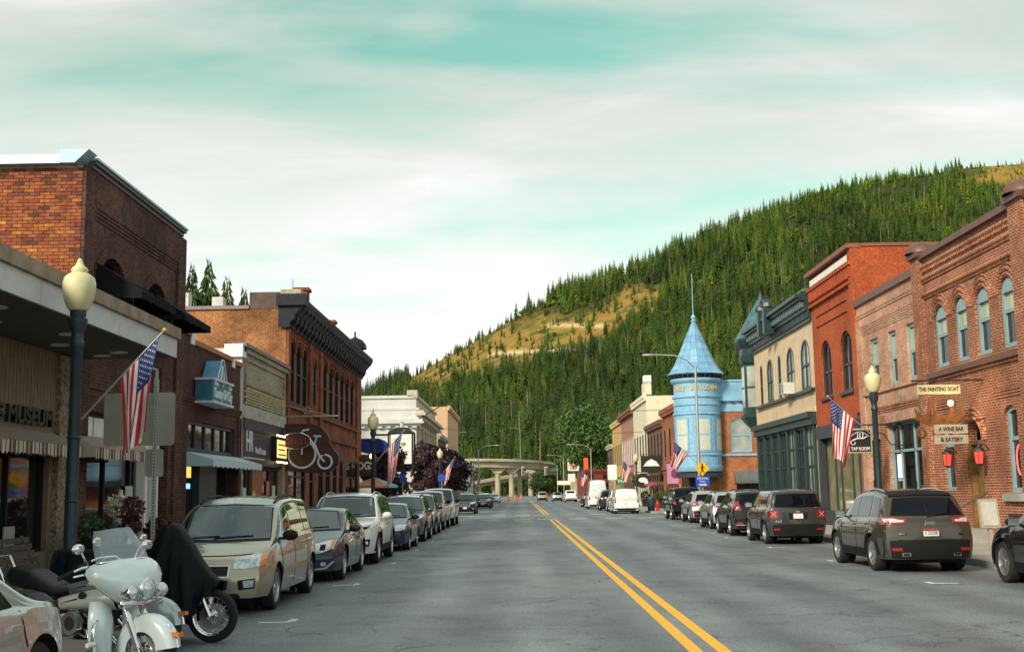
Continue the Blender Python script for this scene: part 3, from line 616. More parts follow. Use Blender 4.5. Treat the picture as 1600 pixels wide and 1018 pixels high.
for u, o in ((17.2, 1.3), (20.2, 1.25), (22.9, 1.2), (18.6, .6), (21.6, .55), (23.4, .7)): MB().lathe([(.0, 0), (.15, 0), (.17, -.015), (.17, .01)], 14, LF.p(u, o, 4.545)).build('recessed_lamp', WFAS, b, 60)
text('letters', 'MINING MUSEUM', .42, mat('dark_letters', (.02, .012, .008), .5), frame((FL + .06, 20.6, 3.22), (0, 1, 0), (0, 0, 1)), b, width=4.0, depth=.03, bold=.012)
finish(b)
a1 = awning(LF, 'striped_awning', 14.5, 22.9, 2.98, 2.72, .55, .25, STRP); tag(a1, 'brown and cream striped awning below the museum lettering', 'awning', 'striped awnings')
a2 = awning(LF, 'striped_awning', 23.6, 27.5, 3.02, 2.74, .55, .25, STRP); tag(a2, 'brown and cream striped awning over the white-framed shop window', 'awning', 'striped awnings')

# ---------------------------------------------------------------- left 2: tall dark brick building with an orange side wall
b = thing('brick_building', 'tall dark brick building with black awnings, metal coping and orange side wall', 'building', (FL, 27.6, 0))
wo = [(25.0, 26.75, 5.35, 7.0, .45), (28.2, 29.9, 5.35, 7.0, .45)]
so = [(24.35, 30.35, .45, 3.55), (28.9, 29.7, 4.2, 4.95)]
wall(LF, 23.9, 31.4, .13, 8.62, wo + so).build('wall', DKBRICK, b)
LF.trim('pier', DKBRICK, b, 23.9, 24.5, .0, .07, .13, 8.62); LF.trim('pier', DKBRICK, b, 30.7, 31.4, .0, .07, .13, 8.62)
for k in range(4): LF.trim('corbel_course', DKBRICK, b, 24.51, 30.69, .001, .075 - k * .018, 7.86 - k * .078, 7.93 - k * .078)
LF.trim('parapet_face', DKBRICK, b, 24.51, 30.69, .001, .07, 7.935, 8.62)
LF.trim('sill_course', DKBRICK, b, 24.52, 30.68, .002, .05, 4.02, 4.12)
for o in wo:
    pts = arc(o[0] - .28, o[1] + .28, o[3] - .45, .72, 14); inn = arc(o[0], o[1], o[3] - .45, .45, 14)
    for i in range(14): MB().hexa([LF.p(*(pts[i][0], .0, pts[i][1])), LF.p(pts[i + 1][0], 0, pts[i + 1][1]), LF.p(inn[i + 1][0], 0, inn[i + 1][1]), LF.p(inn[i][0], 0, inn[i][1])], [LF.p(pts[i][0] + .004, .03, pts[i][1]), LF.p(pts[i + 1][0] - .004, .03, pts[i + 1][1]), LF.p(inn[i + 1][0] - .004, .03, inn[i + 1][1]), LF.p(inn[i][0] + .004, .03, inn[i][1])]).build('arch_brick', DKBRICK, b)
    window(LF, o, b, BLKP, GLS, .08, .2, bars=(.5,))
    awning(LF, 'window_awning', o[0] - .2, o[1] + .55, 6.72, 6.1, 1.0, .2, BLKW, b)
window(LF, so[1], b, WHITEW, GLS, .06, .15)
shell(LF, 23.9, 31.4, 8.61, 14, ORBRICK, b, ROOFM, side0=False)
side = MB().box(FL - 14, FL - .02, 23.93, 24.2, 0, 8.62).build('side_wall', mat('lime_mortar', (.42, .31, .20), .95, var=.3, scale=6), b)
OB = [mat('orange_brick_%d' % i, c, .85, var=.35, scale=6, bump=.5, bscale=30) for i, c in enumerate(((.30, .082, .022), (.36, .12, .024), (.25, .062, .027), (.20, .048, .025), (.45, .18, .03), (.10, .032, .022), (.30, .078, .025)))]
shared = [MB().box(-.103, .103, -.02, .03, -.030, .030).mesh('brick', m) for m in OB]
half = [MB().box(-.048, .048, -.02, .03, -.032, .032).mesh('brick', m) for m in OB]
for r in range(32):       # the visible upper corner of the side wall, laid brick by brick
    z = 6.225 + r * .0745; header = r % 6 == 3
    x = FL - .115 - (.11 if r % 2 else 0)
    if r % 2: o = obj('brick', random.choice(half), side); o.location = (FL - .06, 23.925, z)
    n_ = 0
    while x > FL - 2.0 and n_ < 9:
        wgt = (6, 2, 6, 3, 1, 1, 6) if z < 8.0 else (2, 1, 5, 5, 0, 4, 2)
        o = obj('brick', random.choices(shared, wgt)[0], side)
        o.location = (x, 23.925 + random.uniform(-.006, .004), z + random.uniform(-.003, .003)); o.rotation_euler = (0, random.uniform(-.008, .008), 0)
        x -= .222; n_ += 1
LF.trim('coping', PALEM, b, 23.72, 24.25, -14, -.43, 8.62, 8.80)
MB().hexa([(FL - .42, 23.72, 8.625), (FL - .12, 23.72, 8.625), (FL - .12, 24.2, 8.625), (FL - .42, 24.2, 8.625)], [(FL - .42, 23.70, 8.9), (FL + .18, 23.70, 8.9), (FL + .18, 24.2, 8.9), (FL - .42, 24.2, 8.9)]).build('coping_corner', PALEM, b)
LF.box(MB(), 24.2, 31.0, -.3, .1, 8.63, 8.72).build('cornice', mat('cornice_metal', (.10, .085, .08), .45, .3), b); LF.trim('cornice', MATS['cornice_metal'], b, 24.21, 31.05, -.3, .16, 8.721, 8.80); LF.trim('cornice_lip', PALEM, b, 24.21, 31.08, -.3, .2, 8.801, 8.85)
# ground floor: white posts and display windows
window(LF, so[0], b, BLKP, GLW, .09, .25, posts=(.33, .62, .86), bars=(.74,))
for u0, u1 in ((24.36, 24.5), (28.5, 28.68), (29.05, 29.55)): LF.trim('post', WHITEW, b, u0, u1, -.2, .02, .4, 3.54)
for i in range(6): LF.trim('transom_panel', WHITEW, b, 24.55 + i * .87, 24.55 + i * .87 + .78, -.19, -.14, 2.95, 3.45)
LF.trim('stall_riser', BLKP, b, 24.36, 30.3, -.24, .01, .135, .44)
finish(b)

# ---------------------------------------------------------------- left 3: brown brick shop with stepped parapet
b = thing('brown_brick_shop', 'dark brown brick shop with stepped orange coping and pale blue awning', 'building', (FL, 34.8, 0))
so = [(31.95, 37.75, .25, 2.85), (32.2, 37.5, 2.98, 3.82)]
wall(LF, 31.4, 38.2, .13, 6.0, so).build('wall', BRBRICK, b)
LF.trim('pier', BRBRICK, b, 31.41, 31.93, .001, .05, .13, 4.2); LF.trim('pier', BRBRICK, b, 37.8, 38.19, .001, .05, .13, 4.2)
for k in range(3): LF.trim('corbel_course', BRBRICK, b, 31.45, 38.15, .002, .03 + k * .02, 4.22 + k * .078, 4.29 + k * .078)
OCOP = mat('orange_coping', (.38, .16, .07), .8, var=.25); WBLK = mat('white_block', (.70, .76, .80), .6)
for u0, u1, z in ((31.41, 32.2, 6.25), (32.62, 36.9, 6.05), (37.3, 38.19, 6.0)):
    LF.trim('parapet_cap', OCOP, b, u0, u1, -.28, .06, z - .14, z); 
LF.trim('parapet_block', BRBRICK, b, 31.41, 32.2, -.27, .0, 5.99, 6.11)
LF.trim('parapet_block', WBLK, b, 32.21, 32.61, -.27, .03, 5.9, 6.3); LF.trim('parapet_block', WBLK, b, 36.91, 37.29, -.27, .03, 5.75, 6.0)
DBLU = mat('dark_blue_frame', (.035, .06, .085), .5)
window(LF, so[1], b, DBLU, GLS, .09, .15, posts=(.2, .4, .6, .8))
window(LF, so[0], b, MATS['dark_green_trim'], GLW, .1, .3, posts=(.32, .66), name='shop_front')
LF.trim('stall_riser', GREEN, b, 33.8, 35.7, -.29, -.1, .26, 2.8)
for u in (32.4, 35.3): MB().ball(LF.p(u, .25, 2.72), .07, .07, .05).build('lamp', LITW, b, 60)
LF.trim('beam', DBLU, b, 31.95, 37.75, -.05, .06, 2.86, 2.965)
shell(LF, 31.4, 38.2, 6.0, 12, BRBRICK, b, ROOFM)
finish(b)
AWB = stripemat('pale_blue_awning_cloth', (.42, .58, .62), (.62, .72, .74), .11)
tag(awning(LF, 'shop_awning', 31.9, 38.0, 2.95, 2.72, .75, .22, AWB), 'pale blue scalloped awning on the brown brick shop', 'awning')
# its hanging box sign
TEAL = mat('teal_sign', (.035, .17, .23), .4, var=.2); SBLU = mat('sign_blue', (.10, .30, .50), .4); PWHT = mat('sign_white', (.72, .80, .80), .5); LILAC = mat('neon_tube', (.66, .62, .78), .4)
sg = thing('shop_sign', 'teal box sign with gable and white script letters on brown brick', 'sign', (FL, 33.75, 4.34)); sg.scale = (.85, .70, .80)
MB().box(.05, .62, -1.6, 1.6, 0, .78).build('sign_box', TEAL, sg)
MB().prism([(.06, -.75, .79), (.06, .75, .79), (.06, .25, 1.55), (.06, -.05, 1.55)], (.5, 0, 0)).build('gable', SBLU, sg)
for z in (.0, .80): MB().box(.04, .68, -1.66, 1.66, z - .05, z + .03).build('neon_rail', LILAC, sg)
LM = lambda y, z: frame((.632, y, z), (0, 1, 0), (0, 0, 1))
text('letters', 'Country Girl Clay', .5, PWHT, LM(.1, .32), sg, width=2.9, depth=.012, bold=.012); text('letters', 'The', .26, PWHT, LM(-1.1, .66), sg, width=.7, depth=.012, bold=.008); text('letters', 'Co', .26, PWHT, LM(1.2, .66), sg, width=.5, depth=.012, bold=.008)
MB().path([(.60, -.78, .82), (.60, -.05, 1.58), (.60, .25, 1.58), (.60, .78, .82)], .03, 6).build('neon_outline', LILAC, sg); MB().path([(.60, -.3, .7), (.60, .02, 1.35), (.60, .2, 1.05), (.60, .3, .85), (.60, .05, .6)], .04, 6).build('girl_outline', PWHT, sg)

# ---------------------------------------------------------------- left 4: tan shop with lattice band and purple fascia
b = thing('tan_brick_shop', 'narrow pale tan brick shop with lattice brick band and plum fascia', 'building', (FL, 41.9, 0))
PLUM = mat('plum_paint', (.060, .028, .042), .55); 
wall(LF, 38.2, 45.6, .13, 6.55, [(38.6, 45.2, .2, 4.25)]).build('wall', TNBRICK, b)
LF.trim('side_edge', mat('white_render', (.58, .56, .52), .8), b, 38.08, 38.2, -6, .05, .13, 6.5)
LF.trim('coping', mat('mauve_coping', (.22, .16, .17), .5), b, 38.1, 45.62, -.3, .18, 6.56, 6.68); LF.trim('cornice_strip', TNBRICK, b, 38.21, 45.59, .001, .1, 6.4, 6.55)
LF.trim('parapet_block', WBLK, b, 37.95, 38.5, -.5, .1, 6.2, 6.62)
for z0, z1 in ((6.16, 6.24), (5.36, 5.44)): LF.trim('panel_moulding', TNBRICK, b, 38.7, 45.1, .001, .06, z0, z1)
for u in (38.7, 45.02): LF.trim('panel_moulding', TNBRICK, b, u, u + .08, .001, .058, 5.441, 6.159)
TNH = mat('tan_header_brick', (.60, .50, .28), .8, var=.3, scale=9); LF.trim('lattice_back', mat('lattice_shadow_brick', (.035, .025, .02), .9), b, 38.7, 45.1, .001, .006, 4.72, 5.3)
for r in range(6):
    for i in range(27): LF.trim('lattice_brick', TNH, b, 38.74 + i * .236 + (.118 if r % 2 else 0), 38.74 + i * .236 + .10 + (.118 if r % 2 else 0), .007, .06 + .008 * r, 4.74 + r * .094, 4.74 + r * .094 + .062)
LF.trim('lintel', mat('pale_stone', (.44, .41, .36), .85, var=.25, bump=.3), b, 38.3, 45.5, .001, .05, 4.27, 4.7)
LF.trim('fascia', PLUM, b, 38.62, 45.18, -.2, .04, 3.9, 4.24); LF.trim('sign_panel', PLUM, b, 38.62, 45.18, -.2, .0, 2.75, 3.899)
window(LF, (38.65, 45.15, .25, 2.74), b, PLUM, GLW, .1, .25, posts=(.22, .30, .58, .78), name='shop_front')
LF.trim('door', mat('orange_wood', (.30, .085, .025), .5, var=.3, scale=5), b, 40.75, 42.4, -.22, -.16, .3, 2.6); MB().lathe([(0, 0), (.32, 0)], 20, LF.p(40.9, -.13, 1.6), 'x').build('emblem', mat('gold_print', (.70, .5, .1), .5), b)
for u, z, c in ((43.3, 1.75, (.7, .2, .25)), (44.3, 1.6, (.7, .65, .55)), (39.6, 1.5, (.5, .6, .6))): LF.trim('poster', mat('poster_%d' % int(u), c, .6), b, u, u + .5, -.23, -.2, z, z + .5)
PRW = mat('print_white', (.75, .75, .75), .6)
MR = lambda u, z, o=.02: frame((FL + o, u, z), (0, 1, 0), (0, 0, 1))
text('letters', 'HR', 1.0, PRW, MR(39.5, 3.5), b, width=1.0, depth=.01, bold=.01); text('letters', 'Real Estate', .32, PRW, MR(41.2, 3.25), b, width=1.6, depth=.01)
LF.trim('rule', PRW, b, 38.75, 41.9, .001, .012, 2.96, 3.0)
shell(LF, 38.2, 45.6, 6.4, 12, TNBRICK, b, ROOFM)
LF.trim('display', mat('lit_board', (.8, .6, .2), .5, emit=(1, .68, .22), es=.75), b, 43.2, 44.9, .1, .2, 3.1, 3.75); LF.trim('display_case', BLKP, b, 43.05, 45.05, .001, .18, 2.98, 3.86)
for z in (3.9, 2.94):
    for k in range(9): MB().ball(LF.p(43.15 + k * .22, .2, z), .035, .035, .035, 6, 4).build('bulb', LITW, b)
for k in range(3): LF.trim('print_line', mat('print_dark', (.10, .06, .02), .6), b, 43.35, 44.75 - .2 * (k % 2), .2005, .206, 3.55 - k * .18, 3.60 - k * .18)
finish(b)

# ---------------------------------------------------------------- left 5: Victorian corner block with black bracketed cornice
b = thing('victorian_brick_block', 'long red brick Victorian block with black bracketed cornice and tall arched windows', 'building', (FL, 56, 0))
ups = [46.25, 47.65, 49.05] + [54.3, 56.05, 57.8, 59.6, 61.4, 63.2]; ups2 = [51.75]
vo = [(u, u + .98, 5.35, 7.85, .45) for u in ups] + [(51.75, 52.35, 5.6, 7.6, .3)]
lo = [(46.3, 49.9, .3, 3.3), (51.0, 51.9, .3, 3.1, .45)] + [(53.2 + k * 2.05, 54.5 + k * 2.05, .35, 3.5, .62) for k in range(4)] + [(61.8, 66.2, .3, 3.5)]
wall(LF, 45.6, 66.9, .13, 9.0, vo + lo, .3).build('wall', VIBRICK, b)
for u0, u1 in ((45.6, 46.1), (50.4, 51.0), (53.1, 53.75), (65.2, 66.9)): LF.trim('pilaster', VIBRICK, b, u0 + .001, u1, .001, .1, 4.4 if u0 < 65 else 3.8, 8.19)
LF.trim('sill_course', VIBRICK, b, 45.62, 66.88, .001, .13, 5.12, 5.26); LF.trim('belt_course', VIBRICK, b, 45.62, 66.88, .001, .12, 4.25, 4.38)
for k in range(3): LF.trim('brick_band', VIBRICK, b, 46.1, 66.0, .001, .03 + .02 * k, 8.0 + k * .09, 8.06 + k * .09)
for o in vo: window(LF, o, b, BLKP, GLS, .07, .05, bars=(.5,))
for o in lo: window(LF, o, b, BLKP, GLW, .09, .08, bars=(.72,), posts=(.5,) if o[1] - o[0] > 1 else ())
for o in vo:
    pts = arc(o[0] - .14, o[1] + .14, o[3] - o[4], o[4] + .14, 8); MB().path([LF.p(u, .03, z) for u, z in pts], .05, 6).build('hood_mould', VIBRICK, b)
# cornice
prof = [(.0, 8.2), (.15, 8.23), (.15, 8.4), (.3, 8.52), (.34, 8.72), (.62, 9.02), (.72, 9.22), (.72, 9.36), (-.3, 9.36)]
mbc = MB(); mbc.grid([[LF.p(u, o, z) for o, z in prof] for u in (45.45, 67.2)])
for u in (45.45, 67.2): mbc.add([LF.p(u, o, z) for o, z in prof] + [LF.p(u, -.3, 8.2)], [tuple(range(len(prof) + 1))])
mbc.build('cornice', BLKP, b)
for i in range(25):
    u = 45.9 + i * .865; br = MB(); bp_ = [(.16, 8.24), (.16, 8.85), (.62, 9.14), (.66, 8.98), (.42, 8.8), (.32, 8.42)]
    br.prism([LF.p(u, o, z) for o, z in bp_], (0, .2, 0)).build('bracket', BLKP, b)
LF.trim('cornice_end', BLKP, b, 45.3, 46.0, -.35, .78, 9.05, 9.5)
LF.trim('finial_block', TNBRICK, b, 45.35, 45.95, -.2, .6, 9.501, 9.68); MB().tube(LF.p(45.7, .2, 9.68), LF.p(45.7, .2, 10.15), .04).build('vent_pipe', PALEM, b)
shell(LF, 45.61, 66.9, 9.0, 16, VIBRICK, b, ROOFM, side0=False)
MB().box(FL - 16, FL - .02, 45.58, 45.85, 0, 8.95).build('side_wall', ORBRICK, b)
MB().box(FL - 1.45, FL - .02, 45.56, 46.0, 8.96, 9.62).build('metal_sheet', mat('rusty_sheet', (.085, .055, .045), .4, .5, var=.3), b)
MB().box(FL - 16, FL - 1.46, 45.5, 45.95, 8.96, 9.1).build('coping', MATS['mauve_coping'], b)
for u, o, h in ((51.6, -.9, 10.7), (59.2, -.9, 10.35)):
    LF.trim('chimney', VIBRICK, b, u, u + .62, o, o + .62, 8.8, h); LF.trim('chimney_cap', VIBRICK, b, u - .08, u + .7, o - .08, o + .7, h + .001, h + .14)
for x, h in ((-12.3, 9.7), (-13.7, 9.9)): MB().box(x, x + .45, 47, 47.5, 8.7, h).build('roof_vent', MATS['white_render'], b)
LF.box(MB(), 63.6, 64.9, -.6, .3, 9.4, 9.6).build('pediment_base', BLKP, b); MB().lathe([(.65, 0), (.6, .25), (.4, .5), (.15, .62), (.05, .68), (.05, .95), (0, 1.0)], 12, LF.p(64.25, .1, 9.6)).build('pediment_dome', BLKP, b, 40)
finish(b)
# penny-farthing sign, oval sign and bracket in front of it
DKM = mat('dark_maroon', (.050, .012, .009), .35, var=.6, scale=2); GRYT = mat('pale_tube', (.66, .67, .72), .4)
def circ(cx, cz, r, y, n=28, a0=0, a1=2 * math.pi): return [(cx + r * math.cos(a0 + (a1 - a0) * i / n), y, cz + r * math.sin(a0 + (a1 - a0) * i / n)) for i in range(n + 1)]
sg = thing('bicycle_sign', 'dark sign board with a pale penny-farthing bicycle outline', 'sign', (-8.55, 45.2, 2.55))
MB().prism([(-.35, 0, .1), (.75, 0, 0), (1.3, 0, .05)] + circ(1.22, .5, .46, 0, 10, -1.2, 1.2)[:-1] + circ(.55, 1.1, .78, 0, 12, .05, 1.55) + [(-.4, 0, 1.88)], (0, .12, 0)).build('board', DKM, sg)
MB().path(circ(.28, .72, .52, -.03)[:-1], .045, 8, True).build('big_wheel', GRYT, sg, 60); MB().path(circ(1.16, .42, .26, -.03, 22, 1.9, 7.9), .04, 8).build('small_wheel', GRYT, sg, 60)
MB().path([(.28, -.04, .72), (.28, -.04, 1.56), (.32, -.04, 1.62), (.55, -.04, 1.66)], .04, 8).build('fork', GRYT, sg, 60)
MB().path([(.30, -.04, 1.38), (.55, -.04, 1.30), (.78, -.04, 1.05), (.95, -.04, .62), (1.14, -.04, .42)], .042, 8).build('frame_tube', GRYT, sg, 60); MB().path([(.76, -.04, 1.12), (.84, -.04, 1.36), (.72, -.04, 1.40), (1.0, -.04, 1.39)], .035, 8).build('saddle', GRYT, sg, 60)
MB().tube((-.4, .06, 1.7), (-.95, .06, 1.7), .03).build('bracket', IRON, sg)
sg = thing('oval_sign', 'dark red oval sign hanging beside the bicycle sign', 'sign', (-8.4, 44.6, 3.75))
mbo = MB(); mbo.prism([(.56 * math.cos(t * .2618), 0, .30 * math.sin(t * .2618)) for t in range(24)], (0, .14, 0)).build('board', mat('oval_board', (.035, .02, .022), .35), sg)
MB().path([(.56 * math.cos(t * .2618), -.01, .30 * math.sin(t * .2618)) for t in range(24)], .02, 6, True).build('rim', CHROME, sg)
text('letters', 'GRILLS', .3, mat('red_letters', (.40, .025, .02), .4), frame((0, -.015, -.02), (1, 0, 0), (0, 0, 1)), sg, width=.85, depth=.01)
MB().tube((-.5, .07, .2), (-.75, .07, .2), .025).build('bracket', IRON, sg)
br = MB(); br.tube((FL, 45.3, 4.72), (-6.9, 45.3, 4.72), .022); br.tube((FL, 45.3, 5.15), (-7.2, 45.3, 4.73), .01); br.path([(-8.1 + .14 * math.cos(t), 45.3, 4.92 + .14 * math.sin(t)) for t in np.linspace(0, 6, 14)], .012, 5)
tag(br.build('sign_bracket', STEEL), 'thin steel sign bracket projecting above the bicycle sign', 'bracket')
# blue awning and brown shop sign at the far end of the block
BLUC = mat('royal_blue_cloth', (.012, .035, .24), .8)
aw = tag(MB().prism([(FL + .02, 67.0, 4.1), (FL + 1.35, 67.0, 4.1), (FL + 1.35, 67.0, 4.6), (FL + 1.1, 67.0, 4.84), (FL + .02, 67.0, 4.84)], (0, 3, 0)).build('blue_awning', BLUC), 'royal blue box awning at the far corner of the brick block', 'awning')
sg = thing('shop_board', 'brown projecting shop board with white letters under the blue awning', 'sign', (FL - .5, 67.2, 2.75))
MB().box(.03, 1.4, 0, .12, 0, 1.2).build('board', mat('brown_board', (.07, .02, .014), .5), sg); text('letters', 'OGS', .6, PRW, frame((.8, -.012, .55), (1, 0, 0), (0, 0, 1)), sg, width=.95, depth=.01, bold=.01)
sg['label'] = 'brown projecting shop board reading OGS below the blue awning'
MB().ball((1.2, -.2, 1.1), .14, .14, .16).build('lamp', LITW, sg, 60)
# ---------------------------------------------------------------- left 6: white bank beyond the side street
BANK = mat('white_terracotta', (.56, .555, .54), .6, var=.08, scale=.8); BANK2 = mat('ivory_stone', (.50, .44, .33), .75, var=.12)
b = thing('white_bank', 'white terracotta bank with heavy stepped cornice on the left far corner', 'building', (FL, 104, 0))
SF = Fac((0, 104, 0), (1, 0, 0), (0, -1, 0))       # side facing the camera, u = world x
bo = [(-20.4, -18.6, 1.2, 6.2), (-16.6, -14.8, 1.2, 6.2), (-13.0, -11.4, 1.2, 6.2)]
wall(SF, -24, FL, .13, 10.3, []).build('wall', BANK, b)
for i in range(13):
    for j in range(9): SF.trim('facing_slab', BANK, b, -23.9 + i * 1.148, -23.9 + i * 1.148 + 1.13, .001, .03 + .008 * ((i * 7 + j * 5) % 3), .4 + j * .78, .4 + j * .78 + .765)
wall(LF, 104, 127.5, .13, 10.3, [(u, u + 1.5, 4.6, 8.0, .5) for u in (107, 110.2, 113.4, 116.6, 119.8, 123)] + [(u, u + 2.2, .4, 3.6) for u in (107, 111.5, 116, 120.5)]).build('wall', BANK2, b)
for u in (107, 110.2, 113.4, 116.6, 119.8, 123): window(LF, (u, u + 1.5, 4.6, 8.0, .5), b, BANK2, GLS, .1, .25, bars=(.55,))
for u in (107, 111.5, 116, 120.5): window(LF, (u, u + 2.2, .4, 3.6), b, BLKP, GLW, .1, .25, posts=(.5,))
for u in (104.9, 108.9, 112.1, 115.3, 118.5, 121.7, 125.2): LF.trim('pilaster', BANK2, b, u, u + .7, .001, .28, 3.9, 8.2)
def courses(F, u0, u1, lst, m, par, name='cornice'):
    for o, z0, z1 in lst: F.trim(name, m, par, u0 - o, u1 + o, .0, o, z0, z1)
courses(SF, -24, FL - .02, [(.18, 7.4, 7.62), (.45, 7.63, 7.8), (.7, 7.81, 8.0), (.62, 8.01, 8.2), (.25, 8.21, 9.0), (.3, 9.01, 9.2), (.15, 10.05, 10.3)], BANK, b)
for i in range(20): SF.trim('dentil', BANK, b, -23.6 + i * .75, -23.6 + i * .75 + .4, .02, .4, 7.45, 7.625)
courses(LF, 104.3, 127.5, [(.2, 7.5, 7.7), (.5, 8.3, 8.5), (.85, 8.51, 8.75), (.7, 8.76, 8.95), (.2, 10.05, 10.3)], BANK2, b)
for i in range(22): LF.trim('modillion', BANK2, b, 104.6 + i * 1.05, 104.6 + i * 1.05 + .35, .02, .75, 8.08, 8.29)
LF.trim('parapet_pier', BANK2, b, 103.8, 105.2, -.8, .1, 10.31, 10.75)
MB().box(-24, FL - .05, 104.35, 127.4, 9.5, 9.7).build('roof', ROOFM, b); LF.trim('back_wall', BANK, b, 127.1, 127.49, -15, -.3, 0, 10.2); LF.trim('back_wall', BANK, b, 104.3, 127.0, -15.0, -14.6, 0, 10.2)
MB().tube((FL + .3, 104.2, 8.3), (FL + 3.1, 103.0, 9.75), .04).build('flag_staff', BLKP, b); finish(b)
sg = thing('bank_lantern_sign', 'hanging black-framed lantern sign of the bank with white panels', 'sign', (-8.5, 86, 3.85))
MB().box(-.78, .78, -.78, .78, .0, 2.1).build('panel_box', mat('lit_white', (.75, .74, .68), .5), sg)
for sx in (-1, 1):
    for sy in (-1, 1): MB().box(sx * .86 - .06, sx * .86 + .06, sy * .86 - .06, sy * .86 + .06, -.1, 2.2).build('corner_post', BLKP, sg)
MB().lathe([(1.3, 2.2), (1.25, 2.3), (.55, 2.62), (.0, 2.66)], 4, a0=math.pi / 4, a1=math.pi * 2.25).build('cap', BLKP, sg); MB().lathe([(1.25, -.1), (1.2, -.22), (.8, -.5), (.7, -.55), (0, -.55)], 4, a0=math.pi / 4, a1=math.pi * 2.25).build('foot', BLKP, sg)
MB().lathe([(.12, 2.6), (.12, 2.95), (.16, 3.05), (0, 3.1)], 10).build('finial', BANK, sg); MB().box(-2.2, -.5, -.06, .06, 2.05, 2.2).build('bracket', BLKP, sg)
OLV = mat('olive_print', (.22, .25, .05), .6)
for s in (-.2, .2): MB().ball((s, -.79, 1.42), .2, .02, .12).build('tree_logo', OLV, sg); MB().prism([(s - .08, -.795, 1.3), (s + .08, -.795, 1.3), (s, -.795, 1.08)], (0, .01, 0)).build('tree_logo', mat('grey_print', (.45, .44, .4), .6), sg)
text('letters', 'Mountain', .24, OLV, frame((0, -.79, .86), (1, 0, 0), (0, 0, 1)), sg, width=1.1, depth=.006); text('letters', 'West Bank', .24, OLV, frame((0, -.79, .62), (1, 0, 0), (0, 0, 1)), sg, width=1.1, depth=.006)
for z in (1.78, .35): MB().box(-.6, .6, -.8, -.775, z, z + .04).build('rule', MATS['grey_print'], sg)

# ---------------------------------------------------------------- left far row
def simple_shop(name, label, F, u0, u1, h, m, trim, wins, depth=12, store=True, corn=.35, rise=.0, wz=(4.4, 6.6), frame_m=None, extra=None):
    b = thing(name, label, 'building', tuple(F.p((u0 + u1) / 2, 0, 0)))
    ops = [(u0 + (u1 - u0) * (i + .5) / wins - .45, u0 + (u1 - u0) * (i + .5) / wins + .45, wz[0], wz[1], rise) for i in range(wins)]
    so = [(u0 + .5, u1 - .5, .4, 3.2)] if store else []
    wall(F, u0, u1, .13, h, ops + so).build('wall', m, b)
    for o in ops: window(F, o, b, frame_m or BLKP, GLS, .07, .04, bars=(.5,), sill=trim)
    for o in so:
        n = max(2, int((o[1] - o[0]) / 1.8)); window(F, o, b, trim, GLW, .1, .08, posts=tuple((i + 1) / n for i in range(n - 1)), bars=(.72,))
    F.trim('cornice', trim, b, u0 + .001, u1 - .001, .0, corn, h - .25, h + .12); F.trim('cornice', trim, b, u0 + .002, u1 - .002, .0, corn * .55, h - .5, h - .251)
    F.trim('belt', trim, b, u0 + .003, u1 - .003, .0, .12, 3.45, 3.75)
    for i in range(int((u1 - u0) / .8)): F.trim('bracket', trim, b, u0 + .2 + i * .8, u0 + .35 + i * .8, .01, corn * .9, h - .5, h - .26)
    shell(F, u0, u1, h, depth, m, b, ROOFM)
    if extra: extra(b)
    finish(b); return b
LIME = mat('lime_stucco', (.45, .50, .20), .8); PEACH = mat('peach_stucco', (.55, .36, .22), .8); GRYS = mat('grey_stone', (.36, .34, .30), .85)
def lime_face(b):
    MB().box(-16.5, FL - .02, 131.9, 131.99, 3.5, 8.2).build('painted_wall', LIME, b); MB().box(-16.4, FL - .1, 131.85, 132.1, 8.2, 8.5).build('coping', GRYS, b)
simple_shop('lime_shop', 'lime green two-storey shop past the bank', LF, 132, 146, 8.2, mat('brown_wall', (.14, .09, .07), .85), GRYS, 5, extra=lime_face)
simple_shop('peach_shop', 'peach coloured three-storey building behind the purple trees', LF, 150, 176, 12.6, PEACH, PEACH, 8, wz=(5, 7.4))
simple_shop('grey_stone_shop', 'low grey shop on the left row before the viaduct', LF, 178, 205, 6.6, GRYS, WHITEW, 6)
simple_shop('white_tent_shop', 'small bright white building at the far end of the left row', LF, 208, 235, 7.0, WHITEW, WHITEW, 5)

# ---------------------------------------------------------------- right 1: red brick wine bar
b = thing('wine_bar_building', 'red brick wine bar with arched upper windows and domed pilasters', 'building', (FR, 32, 0))
gw = [(35.45, 36.55, 5.3, 7.2, .42), (33.85, 34.85, 5.3, 7.2, .42), (32.2, 33.2, 5.3, 7.2, .42), (30.5, 31.5, 5.3, 7.2, .42)]
go_ = [(35.55, 36.5, 1.55, 3.75), (33.35, 34.55, .5, 3.55, .6), (30.9, 31.75, 1.5, 3.8, .2), (27, 28.5, 1.5, 3.8, .2)]
wall(RF, 20, 37.9, .13, 9.0, gw + go_, .32).build('wall', GOBRICK, b)
for u0, u1 in ((37.25, 37.92), (29.35, 30.2), (20, 20.7)):
    RF.trim('pilaster', GOBRICK, b, u0, u1, .001, .16, .13, 8.95)
    RF.trim('pilaster_cap', BROWNT, b, u0 - .1, u1 + .1, -.45, .26, 8.951, 9.12)
    c = RF.p((u0 + u1) / 2, -.1, 9.12); MB().lathe([(.52, 0), (.51, .1), (.40, .26), (.22, .35), (0, .39)], 12, c).build('pilaster_dome', BROWNT, b, 40)
RF.trim('coping', BROWNT, b, 30.21, 37.24, -.3, .14, 8.86, 9.04); RF.trim('coping', BROWNT, b, 20.71, 29.34, -.3, .14, 8.9, 9.1)
for i in range(46): RF.trim('dentil_brick', GOBRICK, b, 30.25 + i * .152, 30.25 + i * .152 + .08, .001, .07, 8.42, 8.56)
